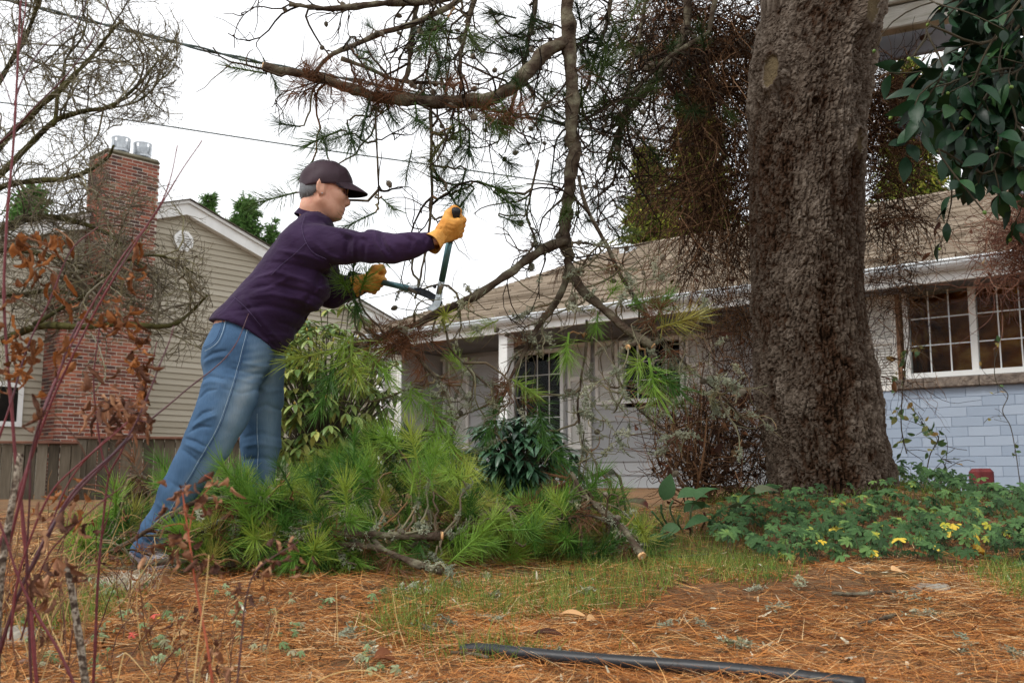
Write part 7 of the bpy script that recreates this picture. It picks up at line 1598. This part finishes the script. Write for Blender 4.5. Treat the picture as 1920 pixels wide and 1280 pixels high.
# ================================================================ RED-STEMMED SHRUB IN FRONT
m_dog = mat('red_stem', [(0.0, hexc('441c20')), (0.4, hexc('5e2428')), (0.75, hexc('703034')), (1.0, hexc('4e3c46'))], src='obj', scale=14, rough=0.45, spec=0.4, mix_noise=0.35, bump=0.2, bscale=80)
m_ora = mat('dried_orange_leaf', [(0.0, hexc('55341f')), (0.35, hexc('8a5630')), (0.7, hexc('a86c3a')), (1.0, hexc('7a5440'))], src='obj', scale=30, rough=0.7, spec=0.2, transl=0.2, mix_noise=0.25, bump=0.3, bscale=60)
m_brn = mat('dried_brown_leaf', [(0.0, hexc('4a3026')), (0.4, hexc('6c4836')), (0.8, hexc('9a6c50')), (1.0, hexc('b58a68'))], src='obj', scale=30, rough=0.8, transl=0.12, mix_noise=0.2, bump=0.3, bscale=60)
fr = np.random.default_rng(91)
def curled(m, L, W, fold, curl, twist, seed):
    """shrivelled leaf: folded, twisted and rippled"""
    r = np.random.default_rng(seed); n, k = 9, 5; V = []
    for i in range(n+1):
        u = i/n; w = W*0.5*math.sin(math.pi*min(max(u, 0.02), 0.98)**0.9)**0.8; th = curl*u; cy = L*(math.sin(th)/max(curl, 1e-3)) if curl else L*u; cz = -L*((1-math.cos(th))/max(curl, 1e-3))
        tw = twist*u
        for j in range(k):
            v = (j/(k-1)-0.5)*2; a = fold*v; x = w*math.sin(a)/max(abs(fold), 0.1)*1.0; z = w*(1-math.cos(a))/max(abs(fold), 0.1)*np.sign(fold) + 0.10*W*r.normal()
            V.append((x*math.cos(tw)-z*math.sin(tw), 0.006+cy, cz + x*math.sin(tw)+z*math.cos(tw)))
    i, j = np.meshgrid(np.arange(n), np.arange(k-1), indexing='ij'); F = np.stack([i*k+j, i*k+j+1, (i+1)*k+j+1, (i+1)*k+j], -1).reshape(-1, 4)
    d = mesh_data('dried_leaf', np.array(V), F, smooth=True); d.materials.append(m); return d
def dleaf(m): return [curled(m, 0.040, 0.022, 1.6, 1.2, 0.8, 1), curled(m, 0.034, 0.022, -1.8, 2.2, -0.9, 2), curled(m, 0.044, 0.018, 2.2, 0.7, 1.4, 3), curled(m, 0.032, 0.026, 1.2, 2.8, 0.5, 4)]
LO, LBn = dleaf(m_ora), dleaf(m_brn)
db = on_ground(70, 1275); db = np.array([at(60, 1300, 1.75)[0], 1.75, 0.0])
def stem_thing(name, label, cat, stems, m, leaves=(), lset=None, knots=True, leaf_s=1.0, rsc=0.52):
    P0 = path(stems[0][0], stems[0][1]); root = np.array([P0[0][0], P0[0][1], min(float(gz(P0[0][0], P0[0][1])), P0[0][2])]); t = thing(name, label, cat, root); CC = []
    for pts_, Y, r0, r1_ in stems:
        c = smooth_path(path(pts_, Y), max(16, 6*len(pts_))); k = len(c); c = c + 0.0035*np.stack([vnoise(c, 9, q) for q in (4, 5, 6)], -1); rad = np.linspace(r0, r1_, k)*rsc
        if knots: rad = rad*(1+0.30*np.exp(-((np.arange(k) % 9)-4)**2/0.5))
        V, F = tubes(c-root, rad[None], 8); link('stem', mesh_data('stem', V, F, smooth=True), t, m); CC.append(c)
    A_ = np.concatenate(CC)
    for (px, py, n) in leaves:
        pp = pix(A_); k = int(np.argmin(np.hypot(pp[:, 0]-px, pp[:, 1]-py))); Yl = A_[k, 1]; p = at(px, py, Yl)
        if np.linalg.norm(p-A_[k]) > 0.012:
            c = hermite(A_[k], p, np.array([0, 0, 0.5]), np.array([0, 0, -0.5]), 6); V, F = tubes(c-root, 0.0009, 4); link('leaf_stalk', mesh_data('leaf_stalk', V, F), t, m_brn)
        for q in range(n+2):
            ls = lset if isinstance(lset, list) else LO
            place_leaf('dried_leaf', ls[fr.integers(4)], t, p + 0.014*fr.normal(size=3), nrm(np.array([0.5*fr.normal(), 0.4*fr.normal(), -0.9])), rand_dirs(1, 0, fr)[0], fr.uniform(0.6, 1.1)*leaf_s)
    return t
lr_ = 0.0042
stem_thing('red_stemmed_shrub', 'tall red-stemmed shrub rising past the bare tree at the picture edge', 'shrub', [
    ([(70, 1300), (58, 1150), (45, 1000), (28, 820), (8, 640), (5, 520), (14, 400), (25, 260), (32, 180), (36, 80), (40, -40)], 1.75, 0.0065, 0.0035),
    ([(27, 200), (45, 150), (85, 85), (140, 40), (170, -20)], 1.75, 0.003, 0.0018), ([(-40, 300), (25, 245), (60, 210), (110, 160), (150, 108), (185, 52), (210, -20)], 1.8, 0.004, 0.0018),
    ([(24, 200), (10, 160), (-10, 110)], 1.75, 0.002, 0.0015), ([(34, 110), (45, 40), (50, -20)], 1.75, 0.0025, 0.002)], m_dog, [(40, 470, 2), (62, 452, 3), (15, 700, 3), (35, 655, 3), (20, 590, 2)], LO)
stem_thing('red_stemmed_shrub', 'bundle of leaning red stems with orange dried leaves crossing the brick chimney', 'shrub', [
    ([(-30, 1180), (10, 1040), (40, 920), (75, 790), (115, 690), (160, 595), (230, 485), (295, 392), (345, 310), (378, 262)], [1.6, 1.6, 1.6, 1.62, 1.65, 1.68, 1.7, 1.72, 1.74, 1.76], 0.0058, 0.0016),
    ([(-30, 1100), (20, 960), (60, 850), (100, 745), (150, 640), (215, 520), (270, 430), (305, 375), (322, 330), (332, 272)], [1.62]*10, 0.005, 0.0015),
    ([(-30, 900), (20, 760), (55, 640), (95, 560), (135, 470), (185, 425)], 1.7, 0.004, 0.0018), ([(70, 800), (110, 700), (130, 640), (150, 600)], 1.6, 0.004, 0.003)], m_dog,
    [(55, 465, 2), (45, 448, 2), (60, 495, 2), (90, 502, 2), (108, 448, 3), (100, 430, 2), (120, 660, 3), (135, 655, 2), (245, 445, 3), (175, 577, 2), (195, 582, 2), (230, 570, 3), (236, 590, 2), (240, 615, 3), (262, 640, 3), (265, 660, 2), (45, 660, 4), (55, 640, 3), (30, 690, 3), (50, 640, 3), (20, 560, 2), (90, 530, 2), (250, 515, 2)], LO)
stem_thing('red_stemmed_shrub', 'long arching red stem reaching across the jeans', 'shrub', [
    ([(-20, 1290), (20, 1160), (55, 1070), (95, 985), (140, 925), (200, 865), (265, 800), (330, 745), (400, 692), (438, 648), (468, 588)], [1.5, 1.5, 1.52, 1.55, 1.6, 1.65, 1.7, 1.8, 1.9, 2.0, 2.05], 0.006, 0.0014),
    ([(60, 1065), (110, 960), (150, 905), (215, 845), (250, 800), (285, 730), (300, 690), (318, 640), (325, 610)], [1.55]*9, 0.005, 0.0014), ([(20, 1200), (40, 1060), (90, 930), (160, 860), (240, 790)], 1.5, 0.004, 0.002), ([(90, 990), (130, 900), (180, 840), (240, 790), (280, 790)], 1.6, 0.003, 0.0015)], m_dog,
    [(205, 750, 4), (215, 738, 4), (230, 755, 4), (190, 745, 3), (255, 785, 5), (262, 775, 4), (225, 745, 4), (245, 770, 3), (270, 700, 2), (85, 770, 3), (175, 700, 2)], LBn)
stem_thing('red_stemmed_shrub', 'upright forked dark red stem standing before the fence', 'shrub', [
    ([(172, 1300), (180, 1150), (186, 1050), (193, 970), (203, 890), (225, 845), (252, 780), (280, 700), (295, 640)], [1.72]*9, 0.0052, 0.0015), ([(203, 892), (190, 850), (182, 790), (176, 710), (183, 640), (188, 600)], 1.72, 0.004, 0.0018), ([(190, 1010), (205, 950), (215, 890)], 1.72, 0.002, 0.0012)], m_dog,
    [(105, 730, 0), (128, 920, 2), (135, 915, 3), (240, 690, 2), (258, 680, 3), (262, 720, 2)], LO)
stem_thing('red_stemmed_shrub', 'low bowed red stems spreading from the bottom picture edge', 'shrub', [
    ([(150, 1310), (110, 1220), (70, 1150), (35, 1080), (10, 1010), (-20, 940)], 1.45, 0.0045, 0.003), ([(60, 1310), (55, 1180), (50, 1050), (55, 930), (60, 840), (85, 760)], 1.5, 0.004, 0.002), ([(40, 1200), (80, 1060), (120, 1000), (190, 940), (240, 905)], 1.5, 0.003, 0.0015)], m_dog, [(80, 970, 2), (130, 970, 3), (90, 1060, 2), (100, 1080, 3)], LBn)
# speckled old flower stalks
m_spk = mat('speckled_stalk', [(0.40, hexc('40342c')), (0.50, hexc('75685a')), (0.58, hexc('a89e8e')), (0.68, hexc('4c3e36'))], scale=110, rough=0.9, bump=0.9, bscale=90, bdist=0.006)
stem_thing('dead_stalk', 'thick grey speckled dead stalk at the picture edge before the fence', 'stalk', [([(-8, 1300), (0, 1120), (8, 1030), (22, 940), (38, 850)], 1.5, 0.008, 0.006)], m_spk, knots=False, rsc=0.8)
stem_thing('dead_stalk', 'shorter speckled dead stalk among the litter leaves', 'stalk', [([(165, 1310), (152, 1220), (140, 1150), (130, 1090), (124, 1062)], 1.6, 0.0065, 0.0055)], m_spk, [(95, 1075, 4), (90, 1090, 4), (105, 1060, 3)], LBn, knots=False, rsc=1.0)
m_ost = mat('orange_stalk', [(0.3, hexc('9a4a34')), (0.7, hexc('b8684a'))], scale=10, rough=0.7)
stem_thing('dead_stalk', 'orange-brown dead stalk with curled withered leaves in front of the jeans hem', 'stalk', [([(402, 1310), (390, 1220), (372, 1130), (358, 1050), (348, 980), (340, 925)], 1.45, 0.0036, 0.0022), ([(350, 990), (335, 985), (310, 990)], 1.45, 0.0014, 0.001), ([(352, 1010), (365, 950), (395, 905), (380, 890)], 1.5, 0.0016, 0.001)], m_ost, [(332, 940, 3), (340, 925, 2), (320, 985, 3), (300, 1010, 3), (352, 1015, 3), (388, 1040, 5), (395, 1060, 4), (400, 900, 2), (412, 915, 2), (375, 935, 2), (330, 1020, 2), (395, 1240, 4)], LBn, leaf_s=0.75)
stem_thing('dead_stalk', 'dark dead stalk bending over with a row of withered pink-brown leaves', 'stalk', [([(440, 1310), (452, 1200), (462, 1120), (480, 1070), (515, 1040), (550, 1020), (562, 1012)], 1.45, 0.0028, 0.0016)], mat('dark_stalk', [(0.3, hexc('4a3230')), (0.7, hexc('6a4a48'))], rough=0.8), [(475, 1080, 2), (490, 1060, 3), (510, 1045, 3), (528, 1030, 4), (545, 1022, 3), (560, 1035, 2), (455, 1100, 2)], LBn, leaf_s=0.6)
m_straw = mat('straw', [(0.3, hexc('c9a468')), (0.7, hexc('dcc08a'))], scale=20, rough=0.8)
stem_thing('straw_stalk', 'pale straw stalk standing beside the orange-brown stalk', 'stalk', [([(362, 1310), (372, 1200), (385, 1110), (392, 1040)], 1.4, 0.0018, 0.001)], m_straw, knots=False)
stem_thing('straw_stalk', 'pale straw stalk standing alone in the litter before the pile', 'stalk', [([(632, 1215), (630, 1150), (629, 1092)], 1.9, 0.0016, 0.001)], m_straw, knots=False)
stem_thing('straw_stalk', 'bent straw blade at the bottom picture edge below the yellow leaf', 'stalk', [([(215, 1300), (228, 1235), (238, 1228), (270, 1262), (300, 1300)], 1.7, 0.0022, 0.0012)], m_straw, knots=False)
stem_thing('straw_stalk', 'long arched straw blade in the foreground litter', 'stalk', [([(560, 1300), (620, 1262), (690, 1258), (740, 1290)], 1.75, 0.0024, 0.0012)], m_straw, knots=False)
stem_thing('straw_stalk', 'pale straw blade leaning over the litter beneath the pile front', 'stalk', [([(760, 1215), (745, 1170), (735, 1110)], 1.95, 0.0018, 0.001)], m_straw, knots=False)

# dry weeds crowding the front left corner
def weeds(label, xs, ys, Yr, n, m, h, seed, nl):
    r = np.random.default_rng(seed); P0 = []
    for _ in range(n):
        Y = r.uniform(*Yr); x = at(r.uniform(*xs), 1100, Y)[0]; P0.append([x, Y, float(gz(x, Y))])
    P0 = np.array(P0); root = P0.mean(0); W_ = walk(P0, nrm(np.array([0, 0, 1.0])+0.22*r.normal(size=P0.shape)), r.uniform(0.5, 1.0, n)*h/9, 10, 0.10, (0.02, 0, -0.03), r)
    t = thing('dry_weeds', label, 'weeds', root); g = G(); g.add(*tubes(W_-root, np.linspace(0.0016, 0.0007, 10)[None]*r.uniform(0.7, 1.4, (n, 1)), 4), tint=tube_tint(r.random(n), n, 10, 4))
    W2, _ = sprout(W_, 4, 0.03, 0.09, 0.7, 5, 0.25, (0, 0, 0.02), 0.35, 1, r); g.add(*tubes(W2-root, np.linspace(0.0009, 0.0005, 5)[None], 3), tint=tube_tint(r.random(len(W2)), len(W2), 5, 3)); o = g.build('stems', m, t); o['kind'] = 'stuff'
    for q in range(nl):
        w = W2[r.integers(len(W2))]; place_leaf('dried_leaf', (LBn if r.random() < 0.7 else LO)[r.integers(4)], t, w[r.integers(1, 5)], rand_dirs(1, -0.8, r)[0], rand_dirs(1, 0, r)[0], r.uniform(0.35, 0.75))
m_weed = mat('weed_stems', [(0.0, hexc('4a2e2a')), (0.4, hexc('6e4a38')), (0.7, hexc('9a7a50')), (1.0, hexc('b89a68'))], src='tint', scale=5, rough=0.8, mix_noise=0.1)
weeds('thicket of thin dry brown weeds at the picture edge under the red stems', (-30, 150), None, (1.9, 2.7), 46, m_weed, 0.42, 301, 80)
weeds('loose thin dry weeds standing before the fence and the green boughs', (120, 300), None, (2.2, 3.1), 26, m_weed, 0.36, 302, 40)
weeds('short dry weeds scattered through the litter before the shoe', (230, 560), None, (1.8, 2.5), 26, m_weed, 0.16, 303, 40)
